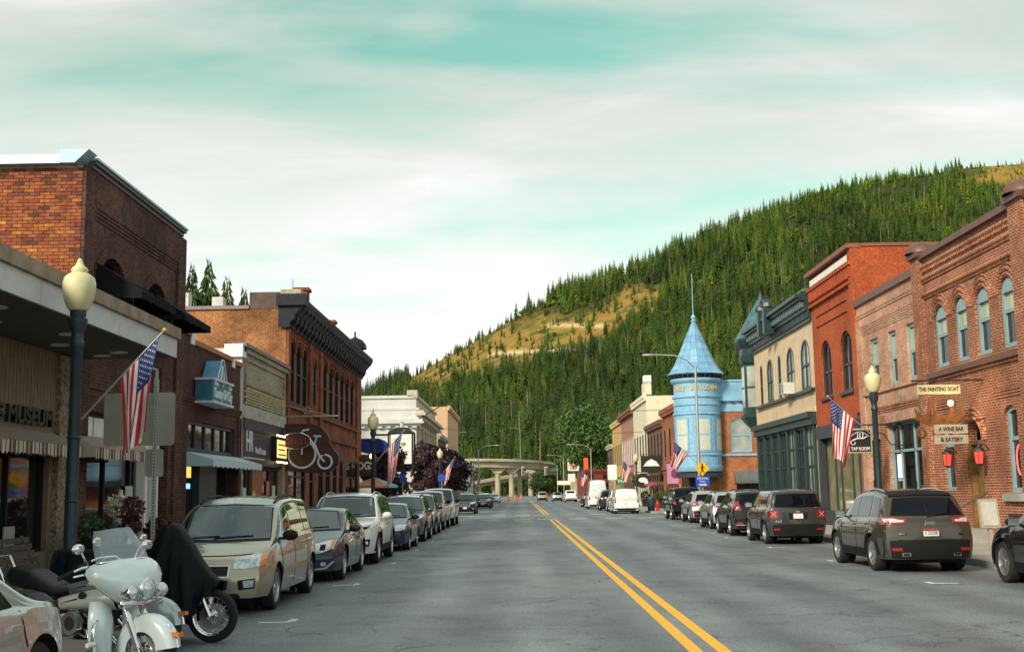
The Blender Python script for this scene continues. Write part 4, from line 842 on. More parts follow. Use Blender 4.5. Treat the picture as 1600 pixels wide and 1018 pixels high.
RF.trim('dentil_course', GOBRICK, b, 30.21, 37.24, .001, .09, 8.561, 8.64); RF.trim('brick_band', GOBRICK, b, 30.21, 37.24, .001, .05, 8.1, 8.18); RF.trim('brick_band', GOBRICK, b, 30.21, 37.24, .001, .09, 8.181, 8.26)
RF.trim('brick_band', GOBRICK, b, 30.21, 37.24, .001, .05, 7.58, 7.66); RF.trim('brick_band', GOBRICK, b, 30.21, 37.24, .001, .1, 7.661, 7.74)
for o in gw:
    w = window(RF, o, b, BLUEG, GLS, .13, .14, bars=(.52,), blind=BLIND)
    pts = arc(o[0] + .06, o[1] - .06, o[3] - o[4], o[4] - .06, 10); RF_ = [RF.p(u, -.08, z) for u, z in pts]; MB().prism(RF_, RF.n * .02).build('arched_head', BLUEG, w)
    for r_, d_ in ((.06, .03), (.2, .045), (.34, .03)):
        pts = arc(o[0] - r_, o[1] + r_, o[3] - o[4], o[4] + r_, 12)
        MB().path([RF.p(u, .0, z) for u, z in pts], d_ + .01, 5).build('arch_ring', GOBRICK, b)
RF.trim('sill', BROWNT, b, 30.3, 37.1, -.02, .14, 5.02, 5.17)
RF.trim('sill_course', GOBRICK, b, 30.22, 37.23, .001, .06, 4.92, 5.019)
window(RF, go_[0], b, BLUEG, GLW, .12, .16, bars=(.62,)); window(RF, go_[2], b, BLUEG, GLW, .13, .16, bars=(.62,)); window(RF, go_[3], b, BLUEG, GLW, .13, .16, bars=(.62,))
RF.trim('stone_sill', CONC, b, 30.75, 31.9, .0, .13, 1.28, 1.48)
for o in (go_[0], go_[2]):
    for k in range(3): RF.trim('corbel_course', GOBRICK, b, o[0] - .35 - .1 * k, o[1] + .35 + .1 * k, .001, .03 + .02 * k, 4.02 + k * .085, 4.09 + k * .085)
DOORW = mat('door_wood', (.20, .105, .035), .5, var=.3, scale=6); dr = RF.trim('door', DOORW, b, 33.42, 34.48, -.29, -.2, .5, 2.85); MB().ball(RF.p(33.6, -.17, 1.5), .04, .04, .05).build('handle', CHROME, dr)
RF.trim('door_post', DOORW, b, 33.36, 33.5, -.2, -.05, .5, 2.95); RF.trim('door_post', DOORW, b, 34.4, 34.54, -.2, -.05, .5, 2.95); RF.trim('transom', DOORW, b, 33.36, 34.54, -.2, -.06, 2.86, 2.98)
for r_ in (.05, .2, .34): MB().path([RF.p(u, .0, z) for u, z in arc(33.35 - r_, 34.55 + r_, 2.95, .6 + r_, 12)], .05, 5).build('arch_ring', GOBRICK, b)
MB().hexa([RF.p(33.1, 0, .13), RF.p(34.8, 0, .13), RF.p(34.8, .9, .13), RF.p(33.1, .9, .13)], [RF.p(33.1, 0, .5), RF.p(34.8, 0, .5), RF.p(34.8, .85, .5), RF.p(33.1, .85, .5)]).build('step', CONC, b)
MB().path([RF.p(33.0, .1, 1.5), RF.p(33.2, .9, 1.05), RF.p(33.2, 1.0, .14)], .025).build('handrail', IRON, b)
RF.trim('basement_grille', mat('rust_iron', (.06, .016, .012), .7), b, 30.9, 31.8, -.01, .05, .35, .95)
NEON = mat('red_neon', (1, .1, .1), .5, emit=(1, .05, .05), es=3.0); MB().path([RF.p(31.1 + .02, -.1, 2.35 + .4 * math.sin(t)) + Vector((0, .22 * math.cos(t), 0)) for t in np.linspace(-1.3, 1.3, 10)], .018, 6).build('neon_tube', NEON, b)
shell(RF, 20, 37.9, 9.0, 14, GOBRICK, b, ROOFM); finish(b)
REDL = mat('red_lantern_glass', (.6, .06, .04), .3, emit=(1, .06, .04), es=.7)
for u, z, lb in ((35.3, 2.3, 'red glass wall lantern between shop window and arched door'), (32.85, 2.3, 'red glass wall lantern on the near side of the arched door')):
    l = thing('wall_lantern', lb, 'lantern', tuple(RF.p(u, .3, z)), 0, 'red lanterns of the wine bar'); l.scale = (1, .78, .78)
    MB().lathe([(.10, 0), (.14, .42)], 6).build('glass', REDL, l)
    for k in range(6): t = k * math.pi / 3; MB().tube((.11 * math.cos(t), .11 * math.sin(t), -.03), (.15 * math.cos(t), .15 * math.sin(t), .44), .012, n=5).build('bar', IRON, l)
    MB().lathe([(.17, .43), (.15, .5), (.05, .6), (.02, .7), (0, .72)], 8).build('cap', IRON, l); MB().lathe([(0, -.1), (.06, -.08), (.12, -.02)], 8).build('foot', IRON, l)
    MB().path([(0, 0, .62), (.15, 0, .68), (.3, 0, .45)], .02, 6).build('bracket', IRON, l)
# signs of the bar: goat silhouette, name boards
RUST = mat('rusted_steel', (.17, .065, .018), .65, .3, var=.4, scale=5); BRD = mat('pale_sign_board', (.52, .45, .28), .7, var=.15); GRB = mat('grey_sign_board', (.36, .31, .24), .7, var=.15); INK = mat('black_ink', (.012, .010, .010), .6)
sg = thing('goat_sign', 'rusty steel silhouette of an upturned goat hanging below a name board', 'sign', (11.6, 33.0, 0))
MB().tube((1.4, 0, 4.62), (-.6, 0, 4.62), .025).build('bracket', IRON, sg)
MB().box(-.45, .75, -.02, .02, 4.24, 4.50).build('name_board', BRD, sg)
text('letters', 'THE FAINTING GOAT', .16, INK, frame((.15, -.024, 4.37), (1, 0, 0), (0, 0, 1)), sg, width=1.12, depth=.004, bold=.004)
goat = [(-.95, 3.0), (-.78, 2.96), (-.6, 2.82), (-.2, 2.80), (.25, 2.84), (.5, 2.95), (.62, 3.02), (.40, 3.08), (.42, 3.42), (.34, 3.42), (.28, 3.1), (.18, 3.1), (.2, 3.5), (.12, 3.5), (.06, 3.1), (-.3, 3.1), (-.28, 3.55), (-.36, 3.62), (-.38, 3.12), (-.44, 3.12), (-.42, 3.58), (-.5, 3.58), (-.56, 3.12), (-.72, 3.12), (-.9, 3.3), (-.86, 3.1)]
tri = [(x + .35, 0, z + .55) for x, z in goat]
mbg = MB(); mbg.prism(tri, (0, .03, 0)); mbg.build('goat', RUST, sg)
MB().path([(-.37 + .16 * math.cos(t) * (1 - t / 14), .015, 3.17 + .18 * math.sin(t) * (1 - t / 14)) for t in np.linspace(1.4, 7.5, 18)], .035, 6).build('horn', RUST, sg)
MB().path([(.1 + .2 * math.cos(t) * (1 - t / 16), .015, 3.17 + .16 * math.sin(t) * (1 - t / 16)) for t in np.linspace(2.4, 8, 18)], .03, 6).build('horn', RUST, sg)
for z, s, w_ in ((3.26, 'A WINE BAR', .7), (2.97, '& EATERY', .62)):
    MB().box(-.05, .88, -.02, .02, z - .12, z + .13).build('name_board', GRB, sg); text('letters', s, .16, INK, frame((.42, -.024, z), (1, 0, 0), (0, 0, 1)), sg, width=w_, depth=.004, bold=.004)
for x in (-.4, .7): MB().tube((x, 0, 3.65), (x, 0, 4.25), .008, n=5).build('chain', IRON, sg)
MB().tube((.55, 0, 3.38), (.75, 0, 3.55), .008, n=5).build('chain', IRON, sg); MB().tube((.7, 0, 3.4), (1.4, 0, 3.55), .02, n=5).build('lower_bracket', IRON, sg)
MB().ball((.42, -.1, 3.98), .08, .08, .08).build('lamp', mat('bright_lamp', (1, .9, .6), .5, emit=(1, .72, .3), es=7.0), sg, 60)
lp = bpy.data.lights.new('sign_lamp', 'POINT'); lp.energy = 12; lp.color = (1, .6, .25); lp.shadow_soft_size = .1; lo_ = bpy.data.objects.new('sign_lamp', lp); col.objects.link(lo_); lo_.location = (.42, -.28, 3.98); lo_.parent = sg

# ---------------------------------------------------------------- right 2: pink brick building
b = thing('pink_brick_building', 'pale pinkish brick building with flat-headed blue-grey windows', 'building', (FR, 41.3, 0))
pw = [(42.35, 43.3, 5.2, 7.05), (40.3, 41.15, 5.2, 7.05), (38.3, 39.2, 5.2, 7.05)]; ps = [(38.35, 41.75, 1.0, 3.9)]
wall(RF, 37.92, 44.8, .13, 8.5, pw + ps + [(42.6, 44.2, .3, 3.4)], .3).build('wall', PKBRICK, b)
for o in pw: window(RF, o, b, BLUEG, GLS, .12, .14, bars=(.5,), blind=BLIND)
RF.trim('coping', BROWNT, b, 37.93, 44.82, -.3, .1, 8.5, 8.76)
for k in range(5): RF.trim('corbel_course', PKBRICK, b, 37.95, 44.2, .001, .02 + .016 * k, 7.3 + k * .08, 7.37 + k * .08)
for k in range(2): RF.trim('brick_band', PKBRICK, b, 37.95, 44.79, .001, .03 + .02 * k, 8.0 + k * .09, 8.08 + k * .09)
RF.trim('pier', PKBRICK, b, 44.2, 44.79, .001, .07, .13, 7.9); RF.trim('sill_course', PKBRICK, b, 37.95, 44.4, .001, .08, 5.04, 5.14)
for k in range(3): RF.trim('corbel_course', GOBRICK, b, 38.0, 43.2, .001, .02 + .02 * k, 4.3 + k * .085, 4.37 + k * .085)
RF.trim('soldier_course', PKBRICK, b, 38.2, 41.9, .002, .03, 3.92, 4.16); RF.trim('lower_brick', GOBRICK, b, 41.9, 42.55, .001, .04, .13, 4.2)
window(RF, ps[0], b, BLUEG, GLW, .11, .16, bars=(.66,), posts=(.3, .72))
window(RF, (42.6, 44.2, .3, 3.4), b, BLKP, GLW, .1, .2, bars=(.75,))
RF.trim('hood', BLKP, b, 38.3, 41.8, -.05, .1, 3.84, 3.9); RF.trim('poster', WHITEW, b, 40.9, 41.4, -.155, -.15, 1.9, 2.8)
shell(RF, 37.93, 44.8, 8.5, 14, PKBRICK, b, ROOFM); finish(b)

# ---------------------------------------------------------------- right 3: painted red building with tap room
b = thing('painted_red_building', 'taller orange-red painted brick building with corbelled top and dark shop front', 'building', (FR, 48.2, 0))
rw = [(45.6, 47.35, 5.45, 7.85, .75), (48.75, 50.4, 5.45, 7.85, .75)]; rs = [(45.2, 51.2, .2, 4.1)]
wall(RF, 44.8, 51.6, .13, 10.9, rw + rs, .3).build('wall', RDBRICK, b)
SLATE = mat('slate_frame', (.030, .036, .045), .45)
for o in rw: window(RF, o, b, SLATE, GLS, .12, .15, bars=(.45,), posts=(.5,), sill=SLATE)
for i in range(20): RF.trim('corbel_tooth', RDBRICK, b, 44.95 + i * .333, 44.95 + i * .333 + .17, .001, .16, 9.75, 10.2)
RF.trim('corbel_band', RDBRICK, b, 44.82, 51.58, .001, .2, 10.201, 10.36); RF.trim('lower_band', RDBRICK, b, 44.82, 51.58, .001, .14, 9.5, 9.62); RF.trim('white_strip', WHITEW, b, 45.3, 51.3, .001, .1, 10.4, 10.68)
RF.trim('coping', mat('rust_coping', (.24, .08, .045), .6), b, 44.78, 51.62, -.3, .26, 10.85, 11.02); RF.trim('corner_pier', RDBRICK, b, 44.81, 45.25, .001, .12, 4.5, 10.85); 
for z0, z1, o in ((8.55, 8.63, .05), (9.0, 9.08, .05)): RF.trim('panel_edge', RDBRICK, b, 46, 50.8, .001, o, z0, z1)
RF.trim('fascia', SLATE, b, 45.0, 51.4, -.1, .12, 3.75, 4.3); window(RF, (45.2, 51.2, .2, 3.74), b, SLATE, glassmat('yellowish_shop_glass', (.23, .22, .12), .8), .14, .2, posts=(.14, .3, .58, .72), bars=(), name='shop_front')
RF.trim('stall_riser', SLATE, b, 45.25, 51.15, -.12, .04, .2, .75); RF.trim('post', SLATE, b, 50.9, 51.3, -.15, .1, .2, 3.74)
shell(RF, 44.81, 51.6, 10.9, 14, RDBRICK, b, ROOFM); RF.trim('side_coping', MATS['rust_coping'], b, 44.76, 45.2, -14, -.31, 10.9, 11.02); finish(b)
sg = thing('tap_room_sign', 'square black tap room sign in a pale frame on an iron bracket', 'sign', (11.65, 40.6, 2.85)); sg.scale = (.8, 1, .8)
MB().box(-.52, .52, -.03, .03, 0, 1.05).build('frame', mat('sign_frame', (.40, .33, .2), .6), sg); MB().box(-.45, .45, -.045, .045, .07, .98).build('board', INK, sg)
text('letters', 'TAP ROOM', .2, PRW, frame((0, -.05, .18), (1, 0, 0), (0, 0, 1)), sg, width=.8, depth=.004, bold=.004)
MB().path([(-.3, -.05, .55), (-.1, -.05, .62), (.15, -.05, .62), (.3, -.05, .7)], .03, 6).build('goat_outline', PRW, sg); MB().path([(-.3 + .1 * math.cos(t), -.05, .45 + .09 * math.sin(t)) for t in np.linspace(1, 6.5, 12)], .018, 5).build('horn_outline', PRW, sg)
for x in (-.1, 0, .12): MB().tube((x, -.05, .62), (x + .02, -.05, .85), .02, n=5).build('leg_outline', PRW, sg)
MB().path([(-.4 + .8 * i / 8, -.05, .70 + .2 * math.sin(math.pi * i / 8)) for i in range(9)], .012, 5).build('arc_outline', PRW, sg)
MB().tube((-.3, 0, 1.2), (2.05, 0, 1.2), .03).build('bracket', IRON, sg); MB().path([(.6, 0, .95), (1.1, 0, .75), (1.3, 0, .35), (1.9, 0, .3)], .025, 6).build('scroll', IRON, sg)
for x in (-.4, .4): MB().tube((x, 0, 1.04), (x, 0, 1.2), .012, n=5).build('hanger', IRON, sg)

# ---------------------------------------------------------------- right 4: cream building with dark green cornice and corner turret
b = thing('cream_corner_building', 'cream stucco building with dark green cornice, shop front and corner oriel', 'building', (FR, 58, 0))
cw = [(62.55, 63.15, 6.1, 8.2, .3), (60.0, 61.4, 6.1, 8.3, .6), (58.15, 58.75, 6.1, 8.25, .3), (55.3, 56.85, 6.1, 8.35, .65), (52.3, 53.95, 6.1, 8.35, .7)]
wall(RF, 51.6, 64.6, 4.7, 9.1, cw, .3).build('wall', CREAM, b)
for o in cw: window(RF, o, b, GREEN, GLS if o[1] - o[0] < 1 else GLB, .11, .05, bars=(.48,), posts=(.5,) if o[1] - o[0] > 1 else ())
RF.trim('sill_band', GREEN, b, 51.62, 64.0, .001, .18, 5.93, 6.05)
for o, z0, z1 in ((.12, 9.0, 9.15), (.2, 9.151, 9.45), (.3, 9.451, 9.58), (.55, 9.92, 10.05), (.7, 10.051, 10.2), (.45, 10.201, 10.32)): RF.trim('cornice', GREEN, b, 51.62, 64.4, .0, o, z0, z1)
for i in range(13): RF.trim('frieze_panel', BLKP, b, 51.8 + i * .97, 51.8 + i * .97 + .7, .2, .215, 9.2, 9.4)
for i in range(32): RF.trim('dentil', mat('green_grey', (.10, .15, .15), .5), b, 51.75 + i * .395, 51.75 + i * .395 + .2, .3, .46, 9.62, 9.9)
RF.trim('cornice_back', GREEN, b, 51.63, 64.39, .0, .3, 9.581, 9.919); RF.trim('parapet', MATS['green_grey'], b, 51.65, 64.3, -.2, .3, 10.321, 10.38)
for i in range(40): RF.trim('cresting', MATS['green_grey'], b, 51.7 + i * .31, 51.7 + i * .31 + .16, .05, .3, 10.381, 10.46)
for u in (57.9, 59.3):
    RF.trim('pinnacle', GREEN, b, u, u + .42, .3, .78, 9.3, 10.62); c = RF.p(u + .21, .54, 10.62); MB().lathe([(.34, 0), (.28, .2), (.12, .36), (.06, .42), (.09, .5), (0, .58)], 8, c).build('pinnacle_cap', GREEN, b)
RF.trim('frieze', GREEN, b, 51.62, 64.4, .0, .4, 4.75, 5.0); RF.trim('fascia', GREEN, b, 51.62, 64.4, -.05, .25, 4.45, 4.749); RF.trim('fascia_band', CREAM, b, 51.63, 64.3, .001, .06, 5.0, 5.2)
n = 7
for i in range(n + 1): RF.trim('column', GREEN, b, 51.8 + i * 1.75, 52.15 + i * 1.75, -.1, .1, .13, 4.45)
for i in range(n): window(RF, (52.15 + i * 1.75, 53.55 + i * 1.75, .2, 4.44), b, GREEN, GLB if i in (0, 2) else GLW, .1, .02, bars=(.58, .78), posts=(.5,), name='shop_front')
shell(RF, 51.61, 64.6, 9.9, 14, CREAM, b, ROOFM, z0=0)
# corner oriel, dark green with a pointed roof
oc = (13.75, 65.8, 0)
MB().lathe([(.25, 4.5), (.7, 4.8), (1.25, 5.4), (1.38, 5.6), (1.38, 5.75), (1.25, 5.8), (1.25, 8.5), (1.38, 8.6), (1.45, 9.0), (1.36, 9.05), (1.36, 9.4), (1.52, 9.6), (1.6, 9.85), (1.6, 9.95), (0, 9.95)], 8, oc, a0=R_(22.5), a1=R_(382.5)).build('oriel', GREEN, b)
for k in range(8):
    t = R_(45 * k); d = Vector((math.cos(t), math.sin(t), 0)); f2 = Fac(Vector(oc) + d * 1.16, Vector((-d.y, d.x, 0)), d)
    if d.x < .5: MB().hexa([f2.p(-.33, 0, 6.15), f2.p(.33, 0, 6.15), f2.p(.33, .02, 6.15), f2.p(-.33, .02, 6.15)], [f2.p(-.33, 0, 8.4), f2.p(.33, 0, 8.4), f2.p(.33, .02, 8.4), f2.p(-.33, .02, 8.4)]).build('oriel_window', GLB, b); f2.trim('sash', GREEN, b, -.33, .33, .021, .05, 7.2, 7.28)
TEALR = mat('green_roof_tin', (.055, .14, .16), .45, var=.25)
for k in range(8):
    for j in range(9):
        a, c = R_(22.5 + 45 * k), R_(67.5 + 45 * k); r0, r1 = 1.6 * (1 - j / 9.8), 1.6 * (1 - (j + 1) / 9.8); z0, z1 = 9.95 + j * .26, 9.95 + (j + 1) * .26
        pt = lambda r, t, z: (oc[0] + r * math.cos(t), oc[1] + r * math.sin(t), z)
        MB().add([pt(r0 + .02, a, z0), pt(r0 + .02, c, z0), pt(r1 - .01, c, z1 + .02), pt(r1 - .01, a, z1 + .02)], [(0, 1, 2, 3)]).build('roof_tile', TEALR, b)
MB().lathe([(.22, 12.2), (.18, 12.3), (.0, 12.75)], 8, oc).build('finial', GREEN, b)
ac = RF.trim('air_conditioner', mat('ac_white', (.55, .55, .52), .5), b, 55.35, 56.1, -.1, .55, 6.08, 6.62)
for k in range(6): RF.trim('grille_slat', IRON, ac, 55.42, 56.03, .551, .56, 6.15 + k * .075, 6.18 + k * .075)
MB().tube(RF.p(55.7, .5, 6.08), RF.p(55.5, .02, 5.8), .02).build('support', IRON, ac); finish(b)
ac.location = (0, 0, 0) if ac.parent is None else ac.location

# ---------------------------------------------------------------- right 5: corner building with blue turret
b = thing('blue_turret_building', 'brick corner building with sky blue round turret and cone roof', 'building', (13.6, 91, 0))
cx, cy = 13.75, 91.2; T = Fac((0, 91.2, 0), (1, 0, 0), (0, -1, 0))
tw = [(16.3, 17.9, 4.5, 7.1, .25)]; tw2 = [(16.6, 18.4, .4, 2.6)]
wall(T, 13.4, 20.5, .13, 7.6, tw + tw2, .3).build('wall', BKMAT, b)
window(T, tw[0], b, SKYB, GLB, .12, .14, bars=(.5,), blind=GLB); window(T, tw2[0], b, BLKP, GLW, .1, .2, posts=(.5,))
T.trim('sill_band', SKYB, b, 15.4, 20.5, .001, .12, 4.2, 4.36)
for o, z0, z1 in ((.06, 7.6, 7.75), (.04, 7.751, 8.25), (.12, 8.251, 8.4), (.3, 8.401, 8.62), (.12, 8.621, 9.9), (.2, 9.901, 10.05)): T.trim('blue_cornice', SKYB, b, 15.0, 20.52, -.2, o, z0, z1)
for i in range(7): T.trim('bracket', CHAR, b, 15.7 + i * .7, 15.9 + i * .7, .12, .28, 8.28, 8.4)
wall(Fac((FR, 0, 0), (0, 1, 0), (-1, 0, 0)), 91.2, 97, .13, 8.5, [(93.6, 94.5, 4.5, 7, .4), (95.3, 96.2, 4.5, 7, .4), (93, 96.4, .4, 3.2)]).build('wall', BKMAT, b)
for o in ((93.6, 94.5, 4.5, 7, .4), (95.3, 96.2, 4.5, 7, .4)): window(RF, o, b, BLKP, GLS, .1, .2, bars=(.5,))
window(RF, (93, 96.4, .4, 3.2), b, BLKP, GLW, .1, .2, posts=(.5,)); MB().box(FR + .3, 20.4, 91.6, 104, 7.2, 7.4).build('roof', ROOFM, b); MB().box(20.1, 20.5, 91.5, 104, .1, 8).build('side_wall', BKMAT, b)
SKYD = mat('blue_relief', (.20, .41, .62), .5, var=.25, scale=9, bump=.8, bscale=12)
Rt = 1.74
MB().lathe([(.0, 2.95), (1.5, 2.97), (1.75, 3.05), (1.8, 3.2), (Rt + .1, 3.3), (Rt + .1, 3.45), (Rt, 3.5), (Rt, 4.2), (Rt + .1, 4.25), (Rt + .1, 4.36), (Rt, 4.4), (Rt, 7.3), (Rt + .1, 7.35), (Rt + .1, 7.5), (Rt, 7.55), (Rt, 8.0), (Rt + .08, 8.05), (Rt + .08, 8.2), (Rt, 8.25), (Rt, 8.6), (Rt + .12, 8.65), (Rt + .12, 8.8), (Rt - .02, 8.85), (Rt - .02, 9.75), (Rt + .1, 9.8), (Rt + .2, 9.95), (Rt + .2, 10.1), (Rt, 10.1)], 32, (cx, cy, 0)).build('turret', SKYB, b, 30)
def onT(a, r, z): return (cx + r * math.sin(a), cy - r * math.cos(a), z)
for ac_ in (-55, 6, 62):
    a0, a1 = R_(ac_ - 17), R_(ac_ + 17)
    if ac_ == -55: a0, a1 = R_(-66), R_(-34)
    fr = MB()
    def rect(r, z0, z1, aa, ab, n=6): return [[onT(aa + (ab - aa) * i / n, r, z) for z in (z0, z1)] for i in range(n + 1)]
    w = MB().grid(rect(Rt + .05, 4.5, 7.1, a0 - .06, a1 + .06)).build('window', SKYB, b)
    MB().grid(rect(Rt + .06, 4.65, 5.75, a0, a1)).build('pane', mat('net_curtain', (.52, .54, .48), .35, var=.12, scale=7, spec=.6), w); MB().grid(rect(Rt + .06, 5.85, 6.95, a0, a1)).build('pane', MATS['net_curtain'], w)
for k in range(7):
    a0, a1 = R_(-90 + k * 27), R_(-90 + k * 27 + 22)
    for z0, z1 in ((3.6, 4.1),): MB().path([onT(a0, Rt + .01, z0), onT(a1, Rt + .01, z0), onT(a1, Rt + .01, z1), onT(a0, Rt + .01, z1)], .025, 5, True).build('panel_moulding', SKYB, b)
for a0, a1 in ((-30, -14), (27, 42), (-90, -70)): MB().grid([[onT(R_(a0 + (a1 - a0) * i / 4), Rt + .02, z) for z in (4.5, 7.2)] for i in range(5)]).build('relief_panel', SKYD, b)
MB().grid([[onT(R_(-100 + 200 * i / 24), Rt + .015, z) for z in (7.58, 7.98)] for i in range(25)]).build('relief_band', SKYD, b)
MB().lathe([(1.75, 2.6), (1.78, 2.94), (0, 2.95)], 24, (cx, cy, 0)).build('turret_base', CHAR, b, 40)
GOLD = mat('gold_letters', (.72, .44, .05), .45)
for i, ch in enumerate('NCE BUILDING'):
    a = R_(-62 + i * 10.8)
    if ch != ' ': text('letter', ch, .46, GOLD, frame(onT(a, Rt + .01, 9.32), (math.cos(a), math.sin(a), 0), (0, 0, 1)), b, depth=.02, bold=.008)
for k in range(30): a = R_(k * 12); MB().tube(onT(a, Rt + .05, 10.14), onT(a, Rt + .34, 10.28), .06, n=5).build('eave_bracket', CHAR, b)
MB().lathe([(Rt, 10.1), (Rt + .1, 10.3), (Rt + .42, 10.38), (Rt + .42, 10.46)], 32, (cx, cy, 0)).build('eave', CHAR, b, 40)
nf = 14; courses_ = [(2.2, 10.45), (1.86, 10.82), (1.58, 11.3), (1.32, 11.85), (1.08, 12.4), (.85, 12.95), (.61, 13.5), (.38, 14.05), (.12, 14.6)]
BTILES = [mat('blue_roof_tin_%d' % i, c, .42, var=.15, scale=3) for i, c in enumerate(((.17, .36, .55), (.21, .41, .60), (.14, .32, .51)))]
for k in range(nf):
    a, c = 2 * math.pi * k / nf, 2 * math.pi * (k + 1) / nf
    for j, ((r0, z0), (r1, z1)) in enumerate(zip(courses_, courses_[1:])):
        q = .012; MB().add([onT(a + q / r0, r0 + .03, z0), onT(c - q / r0, r0 + .03, z0), onT(c - q / r0, r1 - .01, z1 + .03), onT(a + q / r0, r1 - .01, z1 + .03)], [(0, 1, 2, 3)]).build('roof_tile', random.choice(BTILES), b)
MB().lathe([(r - .02, z) for r, z in courses_], 28, (cx, cy, 0)).build('roof_core', BTILES[2], b)
MB().lathe([(.14, 14.5), (.24, 14.7), (.12, 14.8), (.2, 14.95), (.06, 15.2), (.03, 15.3), (.025, 18.4), (0, 18.4)], 10, (cx, cy, 0)).build('finial_mast', SKYB, b, 40)
T.trim('wood_post', BLKP, b, 13.0, 13.5, -.1, .1, .13, 2.9); finish(b)
tag(awning(T, 'window_awning', 16.45, 18.6, 3.05, 2.3, .7, .22, mat('grey_cloth', (.10, .11, .12), .8)), 'dark grey awning on the brick wall right of the blue turret', 'awning')

# ---------------------------------------------------------------- right far row
simple_shop('arched_brick_shop', 'red brick shop with arched windows just past the blue turret', RF, 97, 107, 8.6, BKMAT, mat('brick_trim', (.30, .085, .04), .8), 3, rise=.45, wz=(4.5, 7.0))
simple_shop('dark_arcade_shop', 'brown brick shop with tall dark arched windows in the right row', RF, 107, 120, 7.9, mat('brown_stone', (.17, .085, .055), .85), mat('brown_stone_trim', (.14, .07, .05), .85), 5, rise=.45, wz=(4.3, 7.0))
simple_shop('tall_cream_building', 'tallest pale cream building in the far right row', RF, 120, 134, 11.2, mat('pale_cream', (.66, .60, .44), .8), mat('pale_cream_trim', (.68, .63, .5), .8), 5, wz=(5.2, 7.4), extra=lambda b: (RF.trim('parapet_block', MATS['pale_cream'], b, 120.2, 123, -.6, .1, 11.33, 12.6), RF.trim('parapet_block', WHITEW, b, 120.1, 121.4, -.6, .15, 12.6, 13.3)))
simple_shop('rose_brick_building', 'rose coloured brick building with dark cornice in the far right row', RF, 134, 150, 10.8, mat('rose_brick', (.36, .16, .13), .85), mat('rose_trim', (.20, .07, .05), .8), 7, wz=(4.6, 7.8), rise=.4, corn=.6, frame_m=MATS['white_render'])
simple_shop('ochre_building', 'ochre yellow building at the end of the right row', RF, 150, 165, 10.6, mat('ochre_stucco', (.52, .34, .12), .8), mat('ochre_trim', (.56, .40, .18), .8), 5, wz=(4.8, 7.6))
simple_shop('brown_end_building', 'narrow brown building beside the large green tree', RF, 165, 174, 8.0, mat('brown_stucco', (.14, .075, .055), .85), GRYS, 3)
rb = simple_shop('red_shop', 'low barn-red shop under the large green tree', Fac((0, 225, 0), (1, 0, 0), (0, -1, 0)), 12.3, 17.5, 5.6, mat('barn_red', (.16, .018, .014), .8), MATS['barn_red'], 2, wz=(3.9, 4.8), depth=30)
simple_shop('beige_shop', 'low beige shop wall behind the roadside signs', Fac((0, 262, 0), (1, 0, 0), (0, -1, 0)), 12, 19, 4.3, mat('beige_wall', (.42, .33, .2), .85), MATS['beige_wall'], 2, wz=(2.6, 3.4), store=False, depth=20)
# ---------------------------------------------------------------- vehicles
TYRE = mat('tyre_rubber', (.012, .012, .013), .85, var=.2); ALLOY = mat('alloy', (.55, .55, .56), .28, .9, var=.05); DALLOY = mat('dark_alloy', (.05, .05, .055), .35, .8); PLAST = mat('black_plastic', (.009, .009, .010), .6, spec=.2)
UNDER = mat('underbody', (.006, .006, .006), .9); HEADL = mat('headlamp', (.60, .64, .66), .12, .35, var=.3, scale=22, coat=1.0); AMBER = mat('amber_lens', (.75, .22, .03), .2, coat=1); TAILR = mat('red_lens', (.26, .008, .009), .15, var=.3, scale=12, coat=1); PLATE = mat('number_plate', (.62, .62, .60), .4)
CARGL = glassmat('car_glass', (.007, .010, .010), .5, .03, .25); CARWS = glassmat('windscreen', (.022, .062, .072), .55, .03, .35); CARDK = glassmat('tinted_glass', (.004, .005, .008), .2, .04)
SEATM = mat('seat_fabric', (.085, .082, .078), .9); SEATD = mat('dash_plastic', (.022, .022, .023), .8, spec=.2)
def clear_glass(name, tint, k):
    m = bpy.data.materials.new(name); m.use_nodes = True; t = m.node_tree; t.nodes.clear(); L = t.links.new; o = N(t, 'ShaderNodeOutputMaterial'); mx = N(t, 'ShaderNodeMixShader'); gl = N(t, 'ShaderNodeBsdfGlossy'); gl.inputs['Roughness'].default_value = .015; tr = N(t, 'ShaderNodeBsdfTransparent'); tr.inputs[0].default_value = (*tint, 1)
    fr = N(t, 'ShaderNodeFresnel', i_IOR=1.52); ml = N(t, 'ShaderNodeMath', operation='MULTIPLY_ADD', n_1=1.5, n_2=k); L(fr.outputs[0], ml.inputs[0]); L(ml.outputs[0], mx.inputs[0]); L(tr.outputs[0], mx.inputs[1]); L(gl.outputs[0], mx.inputs[2]); gl.inputs[0].default_value = (.80, .93, .95, 1); L(mx.outputs[0], o.inputs[0]); return m
CARCLR = clear_glass('clear_windscreen', (.50, .66, .66), .03); CARSID = clear_glass('side_glass', (.22, .27, .27), .03)
